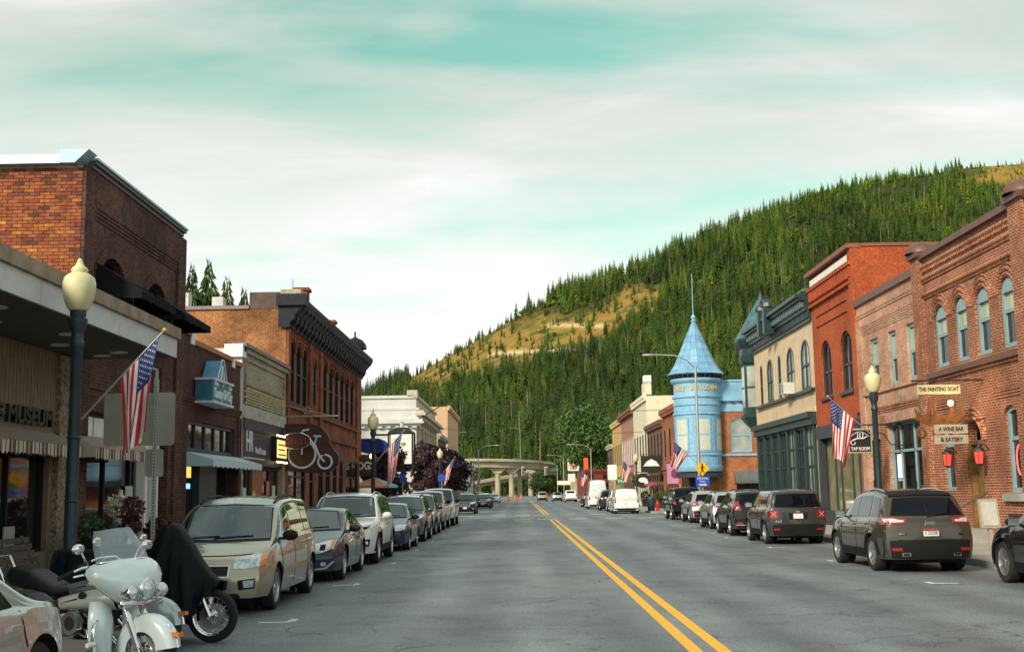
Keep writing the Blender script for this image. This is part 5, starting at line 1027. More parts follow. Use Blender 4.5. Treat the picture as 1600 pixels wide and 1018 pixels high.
def carpaint(name, c, metal=.35, rough=.32):
    m = bpy.data.materials.new(name); m.use_nodes = True; t = m.node_tree; L = t.links.new; b = t.nodes['Principled BSDF']
    g = N(t, 'ShaderNodeNewGeometry'); n = N(t, 'ShaderNodeTexNoise', i_Scale=900.0, i_Detail=1.0); L(g.outputs['Position'], n.inputs['Vector'])
    r = ramp(t, [(.3, tuple(x * .85 for x in c)), (.7, tuple(min(1, x * 1.15) for x in c))]); L(n.outputs[0], r.inputs[0])
    n2 = N(t, 'ShaderNodeTexNoise', i_Scale=2.2, i_Detail=5.0, i_Roughness=.7); L(g.outputs['Position'], n2.inputs['Vector'])
    s = N(t, 'ShaderNodeSeparateXYZ'); L(g.outputs['Position'], s.inputs[0])
    lo = N(t, 'ShaderNodeMapRange', n_1=.15, n_2=.70, n_3=.3, n_4=0.0); L(s.outputs[2], lo.inputs[0])       # road dust low on the sills
    d = N(t, 'ShaderNodeMath', operation='MULTIPLY'); L(lo.outputs[0], d.inputs[0]); L(n2.outputs[0], d.inputs[1])
    mx = N(t, 'ShaderNodeMix', data_type='RGBA'); L(d.outputs[0], mx.inputs[0]); L(r.outputs[0], mx.inputs[6]); mx.inputs[7].default_value = (.14, .13, .115, 1)
    L(mx.outputs[2], b.inputs['Base Color'])
    b.inputs['Specular IOR Level'].default_value = .2; b.inputs['Metallic'].default_value = metal; b.inputs['Roughness'].default_value = rough * .8; b.inputs['Coat Weight'].default_value = 1.0; b.inputs['Coat Roughness'].default_value = .03; b.inputs['Coat IOR'].default_value = 1.42
    return m
PAINT = dict(champagne=carpaint('champagne_paint', (.40, .36, .27), .6), navy=carpaint('navy_paint', (.010, .014, .040), .0), white=carpaint('white_paint_coat', (.74, .76, .76), 0), royal=carpaint('royal_blue_paint', (.012, .018, .10), .0), greyblue=carpaint('grey_blue_paint', (.075, .088, .11), .4), silver=carpaint('silver_paint', (.46, .47, .48), .7), black=carpaint('black_paint', (.005, .005, .006), .0, .2), bronze=carpaint('bronze_paint', (.070, .060, .046), .45), graphite=carpaint('graphite_paint', (.050, .048, .049), .35), jeepblk=carpaint('jeep_black', (.006, .006, .008), .0, .25), tan=carpaint('tan_paint', (.32, .28, .2), .3))
def gsm(s, z, ss, k):
    d = np.linspace(-.2, max(s) + .2, 900); v = np.interp(d, s, z); w = max(1, int(k / (d[1] - d[0]))); ker = np.exp(-.5 * (np.arange(-3 * w, 3 * w + 1) / w) ** 2); ker /= ker.sum()
    v = np.convolve(np.pad(v, 3 * w, mode='edge'), ker, 'valid'); return np.interp(ss, d, v)
def wheel_meshes(r, w, style, alloy):
    key = (round(r, 2), style, alloy.name)
    if key in WM: return WM[key]
    t = MB(); t.lathe([(r * .66, -w * .46), (r * .80, -w * .5), (r * .94, -w * .49), (r * .985, -w * .40), (r, -w * .2), (r, w * .2), (r * .985, w * .40), (r * .94, w * .49), (r * .80, w * .5), (r * .66, w * .46)], 36, axis='x')
    rm = MB(); rr = r * .68
    rm.lathe([(rr, -w * .3), (rr * 1.0, w * .47), (rr * .93, w * .46), (rr * .88, w * .25), (rr * .86, -w * .1)], 36, axis='x')
    n = {'five': 5, 'ten': 10, 'six': 6, 'seven': 7}[style]; hub = rr * .22
    rm.lathe([(0, w * .36), (hub * .6, w * .38), (hub, w * .30), (hub, w * .05)], 16, axis='x')
    for k in range(n):
        a = 2 * math.pi * k / n
        sp = .5 * math.pi / n
        for s2 in ((-.5, .5) if style == 'five' else (0,)):
            c0, c1 = a + s2 * .35, a + s2 * .22; hw0, hw1 = (.20 if style != 'ten' else .12) * rr * .5, (.26 if style != 'ten' else .14) * rr * .5
            if style == 'five': hw0 *= .6; hw1 *= .6
            def P(rad, ang, off, x): return (x, rad * math.cos(ang) - off * math.sin(ang), rad * math.sin(ang) + off * math.cos(ang))
            lo = [P(hub * .8, c0, -hw0, w * .12), P(hub * .8, c0, hw0, w * .12), P(rr * .92, c1, hw1, w * .22), P(rr * .92, c1, -hw1, w * .22)]
            hi = [P(hub * .8, c0, -hw0, w * .33), P(hub * .8, c0, hw0, w * .33), P(rr * .92, c1, hw1, w * .42), P(rr * .92, c1, -hw1, w * .42)]
            rm.hexa(lo, hi)
    dk = MB().lathe([(0, .0), (rr * .9, .0)], 24, axis='x')
    WM[key] = (t.mesh('wheel', TYRE, 40), rm.mesh('rim', alloy, 35), dk.mesh('brake_disc', UNDER)); return WM[key]
WM = {}
class Car:
    def __init__(s, name, label, cat, loc, rz, L=4.7, W=1.84, wb=2.75, fo=.92, r=.34, top=(), belt=(), paint='black', sill=.27, tumble=.34, kf=.20, kr=.14, fprof=None, rprof=None, glass=None, ws=None, rg=None, wins=(), hw=None, style='five', alloy=None, clad=False, group=None, sm=.045, nose=.86, tail=.9, rend=False, tyre_w=.225, doors=(), handles=(), flare=.02, deck=None, cabin=False):
        s.L, s.W, s.r = L, W, r; s.o = thing(name, label, cat, loc, rz, group); P = PAINT[paint]; s.P = P
        s.ax = (fo, fo + wb)
        ss = np.unique(np.round(np.concatenate([np.linspace(0, .45, 10), np.linspace(.45, L - .45, int((L - .9) / .055)), np.linspace(L - .45, L, 10)]), 4)); s.ss = ss
        tz = gsm(*zip(*top), ss, sm); bz = gsm(*zip(*belt), ss, .12); tz = np.maximum(tz, bz + .012)
        s.ftop = lambda q: float(np.interp(q, ss, tz)); s.fbelt = lambda q: float(np.interp(q, ss, bz))
        fprof = fprof or [(0, .10), (.3, .0), (.55, .0), (.75, .06), (1.0, .22)]; rprof = rprof or [(0, .12), (.35, .0), (.6, .0), (.9, .05), (1.3, .12)]
        fz, fv = zip(*fprof); qz, qv = zip(*rprof)
        Fo = lambda x, z: kf * (abs(x) / (W / 2)) ** 2.6 + float(np.interp(z, fz, fv)); Ro = lambda x, z: kr * (abs(x) / (W / 2)) ** 2.6 + float(np.interp(z, qz, qv))
        half = W / 2; rows_all = []
        for k, q in enumerate(ss):
            w = half * (1 - (1 - nose) * max(0, 1 - q / .75) ** 1.7 - (1 - tail) * max(0, 1 - (L - q) / .8) ** 1.7)
            zb = sill
            if q < .35: zb = max(zb, sill - .03)
            dmin = 9
            for c in s.ax:
                dx = abs(q - c); Ra = r + .055; dmin = min(dmin, dx)
                if dx < Ra: zb = max(zb, r + math.sqrt(Ra * Ra - dx * dx))
            b_, t_ = bz[k], tz[k]; row = []
            b_ = max(b_, zb + .02)
            for i in range(9):
                t = i / 8; z = zb + (b_ - zb) * t; qn = (z - sill) / max(b_ - sill, .05)
                lat = w - (.055 * ((.55 - qn) / .55) ** 2 if qn < .55 else .05 * ((qn - .55) / .45) ** 2)
                fl = 0
                for c in s.ax:
                    d = math.hypot(q - c, z - r) - (r + .055); fl = max(fl, flare * math.exp(-(d / .07) ** 2))
                row.append((lat + fl, z))
            g = t_ - b_; wb_ = row[-1][0]; rc = min(.085, .42 * g) + .004; cr = min(.045, .3 * g) ; zt = t_ - rc - cr
            ins = min(.03, .3 * g + .004)
            wt_ = max(.25, wb_ - ins - tumble * max(zt - b_, 0))
            for i in range(1, 6):
                t = i / 5; row.append((wb_ - ins * min(1, t * 4) + (wt_ - wb_ + ins) * t + .012 * math.sin(math.pi * t) * min(1, g * 3), b_ + (zt - b_) * t))
            for i in range(1, 4):
                a = i / 3 * math.pi / 2; row.append((wt_ - rc * (1 - math.cos(a)), zt + rc * math.sin(a)))
            xt = wt_ - rc
            for i in range(1, 7): x = xt * (1 - i / 6); row.append((x, t_ - cr * (x / xt) ** 2))
            rows_all.append((q, row))
        nr = len(rows_all[0][1]); V, Fc = [], []
        def pos(q, x, z):
            f = max(0, 1 - q / .9) ** 2; g_ = max(0, 1 - (L - q) / .8) ** 2
            return (x, q + Fo(x, z) * f - Ro(x, z) * g_, z)
        full = []
        for q, row in rows_all:
            ring = [(x, z) for x, z in row] + [(-x, z) for x, z in row[-2::-1]]
            full.append([pos(q, x, z) for x, z in ring])
        mb = MB(); mb.grid(full)
        for q, row, end in ((rows_all[0][0], rows_all[0][1], 0), (rows_all[-1][0], rows_all[-1][1], 1)):
            chain = row[8:]; fr = [x / chain[0][0] for x, z in chain]; fr2 = fr + [-f for f in fr[-2::-1]]; zt = [z for x, z in chain] + [z for x, z in chain[-2::-1]]
            G = []
            for i in range(9): G.append([pos(q, row[i][0] * f, row[i][1]) if i < 8 else pos(q, row[8][0] * f, zz) for f, zz in zip(fr2, zt)])
            mb.grid(G)
        me = mb.mesh('body', P, 32); bm = bmesh.new(); bm.from_mesh(me); bmesh.ops.remove_doubles(bm, verts=bm.verts, dist=.0004); bmesh.ops.recalc_face_normals(bm, faces=bm.faces); bm.to_mesh(me); bm.free(); me.shade_smooth(); me.set_sharp_from_angle(angle=R_(40))
        s.body = obj('body', me, s.o)
        s.bvh = BVHTree.FromPolygons([v.co.copy() for v in me.vertices], [tuple(p.vertices) for p in me.polygons])
        # underbody, wheel wells
        u = MB(); wi = half - tyre_w - .10
        u.box(-wi, wi, .25, L - .25, .19, .62)
        for sd in (-1, 1):
            u.grid([[pos(q, sd * (row[0][0] - .012), row[0][1] + .004), pos(q, sd * wi, row[0][1] + .004)] for q, row in rows_all])
            for c in s.ax: u.lathe([(r + .06, sd * wi * .98), (0, sd * wi * .98)], 20, (0, c, r), 'x')
        u.build('underbody', UNDER, s.o)
        al = alloy or ALLOY; wm = wheel_meshes(r, tyre_w, style, al)
        for c in s.ax:
            for sd in (-1, 1):
                wo = obj('wheel', wm[0], s.o); wo.location = (sd * (half - tyre_w / 2 - .015), c, r)
                if sd < 0: wo.rotation_euler = (0, 0, math.pi)
                wo2 = obj('rim', wm[1], wo); obj('brake_disc', wm[2], wo)
        s.glass = glass or CARGL; mg = .05
        s.half = half; s.cabin = cabin; s.holes = []
        if ws:       # windscreen: (s bottom, s top, half width bottom, half width top)
            zb, zt = s.ftop(ws[0]) + .015, s.ftop(ws[1]) - .035
            s.patch('windscreen_seal', PLAST, 'F', [(-ws[3] - .02, zt + .02), (0, zt + .05), (ws[3] + .02, zt + .02)], [(-ws[2] - .02, zb - .03), (0, zb - .05), (ws[2] + .02, zb - .03)], .003, 22, 12, ring=cabin)
            s.holes.append(('F', [(-ws[3], zt), (0, zt + .025), (ws[3], zt), (ws[2], zb), (0, zb - .02), (-ws[2], zb)]))
            s.patch('windscreen', CARCLR if cabin else CARWS, 'F', [(-ws[3], zt), (0, zt + .025), (ws[3], zt)], [(-ws[2], zb), (0, zb - .02), (ws[2], zb)], .008, 22, 12)
            wp = MB(); 
            for x0, x1 in ((-.1, .5), (-.6, -.02)): wp.path([s.hit('F', x0, zb - .005, .018), s.hit('F', (x0 + x1) / 2, zb + .02, .02), s.hit('F', x1, zb + .03, .018)], .008, 5)
            wp.build('wiper', PLAST, s.o)
        if rg:
            zb, zt = rg[0], rg[1]; s.patch('rear_window', CARDK, 'R', [(-rg[3], zt - .02), (0, zt), (rg[3], zt - .02)], [(-rg[2], zb), (0, zb - .01), (rg[2], zb)], .007, 22, 10)
        for wn in wins:       # side windows: bottom front, bottom rear, top front, top rear
            s0, s1, t0, t1 = wn[:4]; gm = wn[4] if len(wn) > 4 else s.glass
            def zt(q): return s.ftop(q) - .13
            def zb(q): return s.fbelt(q) + .045
            tpts = [(t0 + (t1 - t0) * i / 6, max(zt(t0 + (t1 - t0) * i / 6), zb(t0) + .04)) for i in range(7)]; bpts = [(s0 + (s1 - s0) * i / 6, zb(s0 + (s1 - s0) * i / 6)) for i in range(7)]
            for sd in ('S', 'P'):
                if cabin: s.patch('window_seal', PLAST, sd, tpts, bpts, .003, 12, 8, ring=True); s.holes.append((sd, tpts + bpts[::-1]))
                s.patch('side_window', CARSID if cabin else gm, sd, tpts, bpts, .006, 12, 6)
        for d in doors:
            z1 = s.fbelt(d) + .01
            for sd in ('S', 'P'): s.strip('door_seam', PLAST, sd, [(d, z1), (d + .01, (z1 + sill) / 2), (d - .03, sill + .1)], .007)
        for hq in handles:
            z = s.fbelt(hq) - .10
            for sd in ('S', 'P'): s.patch('door_handle', P, sd, [(hq - .09, z + .016), (hq + .09, z + .016)], [(hq - .09, z - .016), (hq + .09, z - .016)], .03, 4, 2)
        if clad:
            for sd in ('S', 'P'):
                for c in s.ax:
                    pts = [(c + (r + .085) * math.cos(t), r + (r + .085) * math.sin(t)) for t in np.linspace(-.12, math.pi + .12, 20)]
                    s.strip('arch_cladding', PLAST, sd, pts, .036, .012)
                a0, a1 = s.ax[0] + r + .1, s.ax[1] - r - .1; s.patch('sill_cladding', PLAST, sd, [(a0, sill + .17), (a1, sill + .17)], [(a0, sill + .01), (a1, sill + .01)], .012, 10, 3)
        if hw:       # door mirrors at (s, z)
            for sd in (-1, 1):
                c = (sd * (half + .09), hw[0], hw[1]); m_ = MB(); m_.ball(c, .125, .075, .085, 14, 10); m_.box(min(sd * (half - .1), sd * (half + .02)), max(sd * (half - .1), sd * (half + .02)), hw[0] - .02, hw[0] + .04, hw[1] - .07, hw[1] - .03)
                mo = m_.build('door_mirror', hw[2] if len(hw) > 2 else P, s.o, 60); MB().box(c[0] - .095, c[0] + .095, hw[0] + .062, hw[0] + .078, hw[1] - .06, hw[1] + .06).build('mirror_glass', CHROME, mo)
        if cabin: s.make_cabin(ws, zt_roof=s.ftop(ws[1] + .4))
    def make_cabin(s, ws, zt_roof):
        def inside(p, poly):
            cx_ = sum(q[0] for q in poly) / len(poly); cz_ = sum(q[1] for q in poly) / len(poly); P_ = [(cx_ + (q[0] - cx_) * .93, cz_ + (q[1] - cz_) * .90) for q in poly]; r_ = False
            for (x0, z0), (x1, z1) in zip(P_, P_[1:] + P_[:1]):
                if (z0 > p[1]) != (z1 > p[1]) and p[0] < (x1 - x0) * (p[1] - z0) / (z1 - z0) + x0: r_ = not r_
            return r_
        bm = bmesh.new(); bm.from_mesh(s.body.data); kill = []
        for f in bm.faces:
            c = f.calc_center_median(); n = f.normal
            for ax, poly in s.holes:
                if (ax == 'F' and c.y < s.L * .55 and n.y < -.15 and inside((c.x, c.z), poly)) or (ax == 'S' and c.x > .25 and n.x > .4 and inside((c.y, c.z), poly)) or (ax == 'P' and c.x < -.25 and n.x < -.4 and inside((c.y, c.z), poly)): kill.append(f); break
        bmesh.ops.delete(bm, geom=kill, context='FACES'); bm.to_mesh(s.body.data); bm.free()
        h = s.half; zb = s.ftop(ws[0]); y0 = ws[0]; zf = .62
        MB().hexa([(-h * .82, y0 + .10, zf), (h * .82, y0 + .10, zf), (h * .82, y0 + .55, zf), (-h * .82, y0 + .55, zf)], [(-h * .8, y0 + .12, zb - .03), (h * .8, y0 + .12, zb - .03), (h * .8, y0 + .50, zb - .07), (-h * .8, y0 + .50, zb - .07)]).build('dashboard', SEATD, s.o)
        for yy in (ws[1] + .18, ws[1] + 1.15):
            for x in (-.38, .38):
                st = MB().hexa([(x - .24, yy - .1, zf), (x + .24, yy - .1, zf), (x + .24, yy + .10, zf), (x - .24, yy + .10, zf)], [(x - .20, yy + .10, zf + .58), (x + .20, yy + .10, zf + .58), (x + .20, yy + .20, zf + .58), (x - .20, yy + .20, zf + .58)]).build('seat', SEATM, s.o); MB().ball((x, yy + .17, min(zf + .70, zt_roof - .18)), .13, .06, .09).build('headrest', SEATM, st, 60)
        x = .38; cz = zb + .02; MB().path([(x + .18 * math.cos(t), y0 + .62 + .06 * math.sin(t), cz + .17 * math.sin(t)) for t in np.linspace(0, 2 * math.pi, 19)[:-1]], .016, 6, True).build('steering_wheel', PLAST, s.o, 60)
        MB().box(-.11, .11, ws[1] - .02, ws[1] + .02, s.ftop(ws[1]) - .17, s.ftop(ws[1]) - .10).build('rear_view_mirror', PLAST, s.o); MB().box(-h * .75, h * .75, y0 + .3, min(s.L - .6, y0 + 2.9), zf - .02, zf + .01).build('cabin_floor', SEATD, s.o)
    def hit(s, ax, a, z, off=.006):
        if ax == 'F': o, d = Vector((a, -3, z)), Vector((0, 1, 0))
        elif ax == 'R': o, d = Vector((a, s.L + 3, z)), Vector((0, -1, 0))
        elif ax == 'S': o, d = Vector((3, a, z)), Vector((-1, 0, 0))
        elif ax == 'P': o, d = Vector((-3, a, z)), Vector((1, 0, 0))
        elif ax == 'T': o, d = Vector((a, z, 4)), Vector((0, 0, -1))
        p, n, i, _ = s.bvh.ray_cast(o, d)
        if p is None:
            p, n, i, _ = s.bvh.find_nearest(o + d * (3 if ax != 'T' else 2.5)); 
        if n.dot(d) > 0: n = -n
        return p + n * off
    def patch(s, name, m, ax, top, bot, off=.006, nu=8, nv=4, skirt=.02, par=None, ring=False):
        def lerp(pts, t):
            k = len(pts) - 1; i = min(int(t * k), k - 1); f = t * k - i; return (pts[i][0] + (pts[i + 1][0] - pts[i][0]) * f, pts[i][1] + (pts[i + 1][1] - pts[i][1]) * f)
        G = []
        for j in range(nv + 1):
            v = j / nv; row = []
            for i in range(nu + 1):
                a, b_ = lerp(top, i / nu), lerp(bot, i / nu); row.append(s.hit(ax, b_[0] + (a[0] - b_[0]) * v, b_[1] + (a[1] - b_[1]) * v, off))
            G.append(row)
        mb = MB(); mb.grid(G)
        if ring:
            keep_ = [k for k in range(nu * nv) if k // nu in (0, nv - 1) or k % nu in (0, nu - 1)]; mb.f = [mb.f[k] for k in keep_]; mb.m = [0] * len(keep_)
        dirv = {'F': Vector((0, 1, 0)), 'R': Vector((0, -1, 0)), 'S': Vector((-1, 0, 0)), 'P': Vector((1, 0, 0)), 'T': Vector((0, 0, -1))}[ax] * (skirt + off)
        ring = G[0] + [r_[-1] for r_ in G[1:]] + G[-1][-2::-1] + [r_[0] for r_ in G[-2:0:-1]]
        mb.grid([ring + ring[:1], [p + dirv for p in ring] + [ring[0] + dirv]])
        return mb.build(name, m, par or s.o, 35)
    def strip(s, name, m, ax, pts, w, off=.004, par=None):
        T, B = [], []
        for i, (a, z) in enumerate(pts):
            p, q = pts[max(i - 1, 0)], pts[min(i + 1, len(pts) - 1)]; d = Vector((q[0] - p[0], q[1] - p[1])).normalized(); n = Vector((-d.y, d.x)) * w
            T.append((a + n.x, z + n.y)); B.append((a - n.x, z - n.y))
        return s.patch(name, m, ax, T, B, off, max(8, 2 * len(pts)), 1, .01, par)
    def mirror(s, name, m, ax, top, bot, off=.008, nu=10, nv=5, par=None):
        out = []
        for sd in (1, -1):
            t = [(sd * x, z) for x, z in top]; b_ = [(sd * x, z) for x, z in bot]
            out.append(s.patch(name, m, ax, t, b_, off, nu, nv))
        return out
    def disc(s, name, m, ax, x, z, r, off=.012, par=None):
        pts = [s.hit(ax, x + r * math.cos(t), z + r * math.sin(t), off) for t in np.linspace(0, 2 * math.pi, 17)[:-1]]; mb = MB(); c = s.hit(ax, x, z, off + .012)
        mb.add([c] + pts, [(0, i + 1, (i + 1) % 16 + 1) for i in range(16)]); return mb.build(name, m, par or s.o, 60)
    def rails(s, s0, s1, x, m=None):
        for sd in (-1, 1):
            pts = [s.hit('T', sd * x, q, .045 if 0 < i < 6 else .0) for i, q in enumerate(np.linspace(s0, s1, 7))]; MB().path(pts, .018, 6).build('roof_rail', m or ALLOY, s.o, 60)
    def plate(s, ax, x, z, w=.30, h=.15, txt=None, m=None, red=False):
        p = s.patch('number_plate', m or PLATE, ax, [(x - w / 2, z + h / 2), (x + w / 2, z + h / 2)], [(x - w / 2, z - h / 2), (x + w / 2, z - h / 2)], .014, 4, 2)
        if red: s.patch('plate_band', TAILR, ax, [(x - w / 2, z + h / 2), (x + w / 2, z + h / 2)], [(x - w / 2, z + h / 2 - .05), (x + w / 2, z + h / 2 - .05)], .017, 4, 1, par=p)
        if txt:
            c = s.hit(ax, x, z - (.02 if red else 0), .02); sgn = 1 if ax == 'F' else -1
            text('plate_text', txt, .1, INK, frame(c, (sgn, 0, 0), (0, 0, 1)), p, width=w * .82, depth=.002)
    def badge(s, ax, x, z, txt, size, w, m=None):
        c = s.hit(ax, x, z, .012); sgn = 1 if ax == 'F' else -1; text('badge', txt, size, m or CHROME, frame(c, (sgn, 0, 0), (0, 0, 1)), s.o, width=w, depth=.004, bold=.003)
# body styles ------------------------------------------------------------
def suv_spec(L=4.7, H=1.7, hood=1.0, belt=1.08, cowl=1.25, rs=2.0, re=None, tail=.35, lip=.86):
    re = re or L - tail - .15
    return dict(L=L, top=[(0, lip), (.15, lip + .07), (cowl - .1, hood + .05), (cowl, hood + .07), (rs, H - .07), (rs + .5, H - .01), (rs + 1.2, H), (re, H - .07), (re + .12, H - .12), (L - .06, belt + .06), (L, belt - .02)],
                belt=[(0, lip - .06), (cowl, hood - .01), (2.2, belt - .04), (L - .5, belt), (L, belt - .06)])
def sedan_spec(L=4.8, H=1.46, hood=.92, belt=.96, cowl=1.35, rs=2.2, lip=.72, deck=1.02, rg0=3.25, rg1=4.05):
    return dict(L=L, top=[(0, lip), (.15, lip + .06), (cowl - .1, hood + .04), (cowl, hood + .06), (rs, H - .06), (rs + .4, H), (rg0 - .25, H - .02), (rg0, H - .08), (rg1, deck + .03), (rg1 + .1, deck), (L - .08, deck - .04), (L, deck - .1)],
                belt=[(0, lip - .05), (cowl, hood - .02), (2.4, belt - .02), (rg1, belt + .01), (L, deck - .14)])
def grille_bars(c, xs, z0, z1, n, m=CHROME, ax='F', vertical=True, w=.006):
    for i in range(n):
        if vertical:
            x = xs[0] + (xs[1] - xs[0]) * (i + .5) / n; c.strip('grille_bar', m, ax, [(x, z0), (x, (z0 + z1) / 2), (x, z1)], w, .018)
        else:
            z = z0 + (z1 - z0) * (i + .5) / n; c.strip('grille_bar', m, ax, [(xs[0], z), ((xs[0] + xs[1]) / 2, z), (xs[1], z)], w, .018)
G_L, G_R = 'cars parked along the left kerb', 'cars parked along the right kerb'
def place_front(xl, y, W): return (xl - W / 2 + .0, y, 0)       # xl: road-side wheel line
# --- left row: fronts towards the camera (local -y is the front)
# minivan
W = 1.83; c = Car('minivan', 'champagne minivan with roof rails facing the camera', 'minivan', (-3.75 - W / 2, 17.6, 0), 0, L=4.95, W=W, wb=3.0, fo=.95, r=.335, paint='champagne', sill=.24, tumble=.24, kf=.26,
    top=[(0, .80), (.12, .86), (.8, 1.0), (.95, 1.03), (1.9, 1.60), (2.4, 1.70), (3.2, 1.73), (4.3, 1.70), (4.7, 1.60), (4.9, 1.15), (4.95, 1.0)], belt=[(0, .76), (.95, .97), (2.2, 1.04), (4.95, 1.08)],
    ws=(.98, 1.88, .76, .62), wins=((1.55, 2.35, 1.92, 2.32), (2.45, 3.5, 2.44, 3.46), (3.6, 4.55, 3.56, 4.35)), doors=(1.35, 2.4, 3.55), handles=(2.2, 2.62), hw=(1.45, 1.10, PLAST), style='five', cabin=True, group=G_L, fprof=[(0, .12), (.25, .02), (.5, 0), (.62, .03), (.8, .10), (1, .3)], rg=(1.12, 1.55, .68, .6))
c.mirror('headlamp', HEADL, 'F', [(.44, .80), (.68, .855), (.83, .86)], [(.43, .66), (.66, .665), (.82, .70)], .012, 12, 5); c.mirror('indicator', AMBER, 'F', [(.77, .845), (.84, .85)], [(.78, .70), (.835, .705)], .017, 4, 4)
for z0, z1 in ((.56, .70), (.37, .50)): c.patch('grille_surround', ALLOY, 'F', [(-.38, z1 + .015), (.38, z1 + .015)], [(-.37, z0 - .015), (.37, z0 - .015)], .008, 12, 3); c.patch('grille', PLAST, 'F', [(-.36, z1), (.36, z1)], [(-.35, z0), (.35, z0)], .014, 12, 3); grille_bars(c, (-.35, .35), z0, z1, 4, DALLOY, vertical=False, w=.004)
c.patch('emblem', MATS['gold_letters'], 'F', [(-.09, .555), (.09, .555)], [(-.09, .515), (.09, .515)], .02, 4, 1)
c.mirror('fog_recess', PLAST, 'F', [(.50, .50), (.74, .52)], [(.51, .36), (.73, .375)], .006, 6, 3); c.mirror('fog_lamp', HEADL, 'F', [(.57, .49), (.72, .50)], [(.58, .39), (.71, .40)], .014, 5, 3)
c.patch('bumper_intake', PLAST, 'F', [(-.5, .31), (.5, .31)], [(-.56, .23), (.56, .23)], .006, 12, 2); c.rails(2.1, 3.9, .60, PLAST)
for sd in ('S', 'P'): c.patch('rub_strip', mat('tan_strip', (.36, .26, .14), .5), sd, [(1.42, .60), (3.45, .62)], [(1.42, .53), (3.45, .55)], .014, 12, 2)
c.strip('bonnet_seam', PLAST, 'F', [(-.66, .865), (-.3, .845), (.3, .845), (.66, .865)], .005); MB().ball(c.hit('F', .02, 1.43, -.06), .035, .01, .06).build('air_freshener', mat('lime_plastic', (.45, .6, .1), .6), c.o)
for k in range(6): c.strip('roof_rib', ALLOY, 'T', [(-.4 + .16 * k, 2.2), (-.4 + .16 * k, 3.0), (-.4 + .16 * k, 3.9)], .006)
# navy sedan
W = 1.84; c = Car('sedan', 'navy blue sedan with waterfall grille behind the minivan', 'car', (-3.6 - W / 2, 23.7, 0), 0, W=W, wb=2.74, fo=.98, r=.345, paint='navy', sill=.22, kf=.34, **sedan_spec(4.8, 1.47, .93, .98, 1.3, 2.2, lip=.70),
    ws=(1.32, 2.16, .74, .56), wins=((1.75, 2.6, 2.12, 2.55), (2.68, 3.5, 2.64, 3.2)), doors=(1.45, 2.63, 3.6), handles=(2.4, 3.3), hw=(1.72, 1.02), cabin=True, group=G_L, fprof=[(0, .12), (.2, .02), (.5, 0), (.62, .05), (.75, .16), (1, .4)])
c.mirror('headlamp', HEADL, 'F', [(.42, .745), (.62, .80), (.80, .82)], [(.36, .57), (.55, .575), (.76, .66)], .012, 12, 5); c.mirror('lamp_lens', PLAST, 'F', [(.52, .72), (.62, .73)], [(.52, .62), (.62, .625)], .018, 5, 3); c.mirror('indicator', AMBER, 'F', [(.72, .81), (.79, .815)], [(.70, .66), (.76, .68)], .016, 4, 3)
c.patch('grille_surround', CHROME, 'F', [(-.38, .70), (0, .71), (.38, .70)], [(-.26, .42), (0, .40), (.26, .42)], .008, 14, 4); c.patch('grille', PLAST, 'F', [(-.35, .68), (0, .69), (.35, .68)], [(-.24, .445), (0, .43), (.24, .445)], .014, 14, 4); grille_bars(c, (-.3, .3), .46, .67, 11)
c.mirror('chrome_blade', CHROME, 'F', [(.35, .275), (.62, .30), (.77, .42)], [(.35, .25), (.65, .265), (.80, .41)], .014, 10, 1); c.mirror('fog_lamp', HEADL, 'F', [(.55, .40), (.64, .405)], [(.55, .33), (.64, .335)], .012, 4, 3); c.patch('bumper_intake', PLAST, 'F', [(-.42, .36), (.42, .36)], [(-.5, .235), (.5, .235)], .006, 12, 2)
# white large SUV
W = 1.95; c = Car('white_suv', 'large white three-row car with chrome-lined headlights behind the navy sedan', 'car', (-3.55 - W / 2, 29.3, 0), 0, W=W, wb=3.05, fo=.98, r=.385, paint='white', sill=.28, tumble=.28, kf=.30, **suv_spec(5.1, 1.78, 1.08, 1.13, 1.35, 2.15, lip=.96),
    ws=(1.36, 2.1, .80, .66), wins=((1.85, 2.75, 2.12, 2.70), (2.83, 3.75, 2.78, 3.65), (3.85, 4.5, 3.75, 4.3)), doors=(1.55, 2.79, 3.85), handles=(2.55, 3.6), hw=(1.78, 1.18), clad=True, cabin=True, group=G_L, fprof=[(0, .12), (.25, .03), (.55, 0), (.8, .04), (.95, .12), (1.1, .3)])
c.mirror('headlamp', HEADL, 'F', [(.46, .90), (.66, .96), (.88, 1.0)], [(.42, .80), (.64, .80), (.85, .88)], .012, 12, 5); c.mirror('lamp_insert', PLAST, 'F', [(.5, .87), (.68, .92), (.82, .95)], [(.48, .83), (.66, .84), (.80, .90)], .017, 8, 2)
c.patch('grille_surround', CHROME, 'F', [(-.46, .90), (.46, .90)], [(-.40, .62), (.40, .62)], .008, 14, 4); c.patch('grille', PLAST, 'F', [(-.43, .88), (.43, .88)], [(-.38, .64), (.38, .64)], .014, 14, 4); grille_bars(c, (-.41, .41), .65, .87, 3, vertical=False)
c.mirror('fog_recess', PLAST, 'F', [(.54, .60), (.82, .63)], [(.60, .42), (.80, .44)], .010, 8, 4); c.mirror('fog_lamp', HEADL, 'F', [(.68, .57), (.77, .575)], [(.68, .49), (.77, .495)], .018, 4, 3); c.mirror('fog_trim', CHROME, 'F', [(.56, .46), (.80, .455)], [(.60, .425), (.80, .43)], .018, 6, 1); c.patch('bumper_intake', PLAST, 'F', [(-.6, .34), (.6, .34)], [(-.68, .27), (.68, .27)], .008, 12, 2); c.rails(2.3, 4.3, .62, CHROME); c.plate('F', 0, .5)
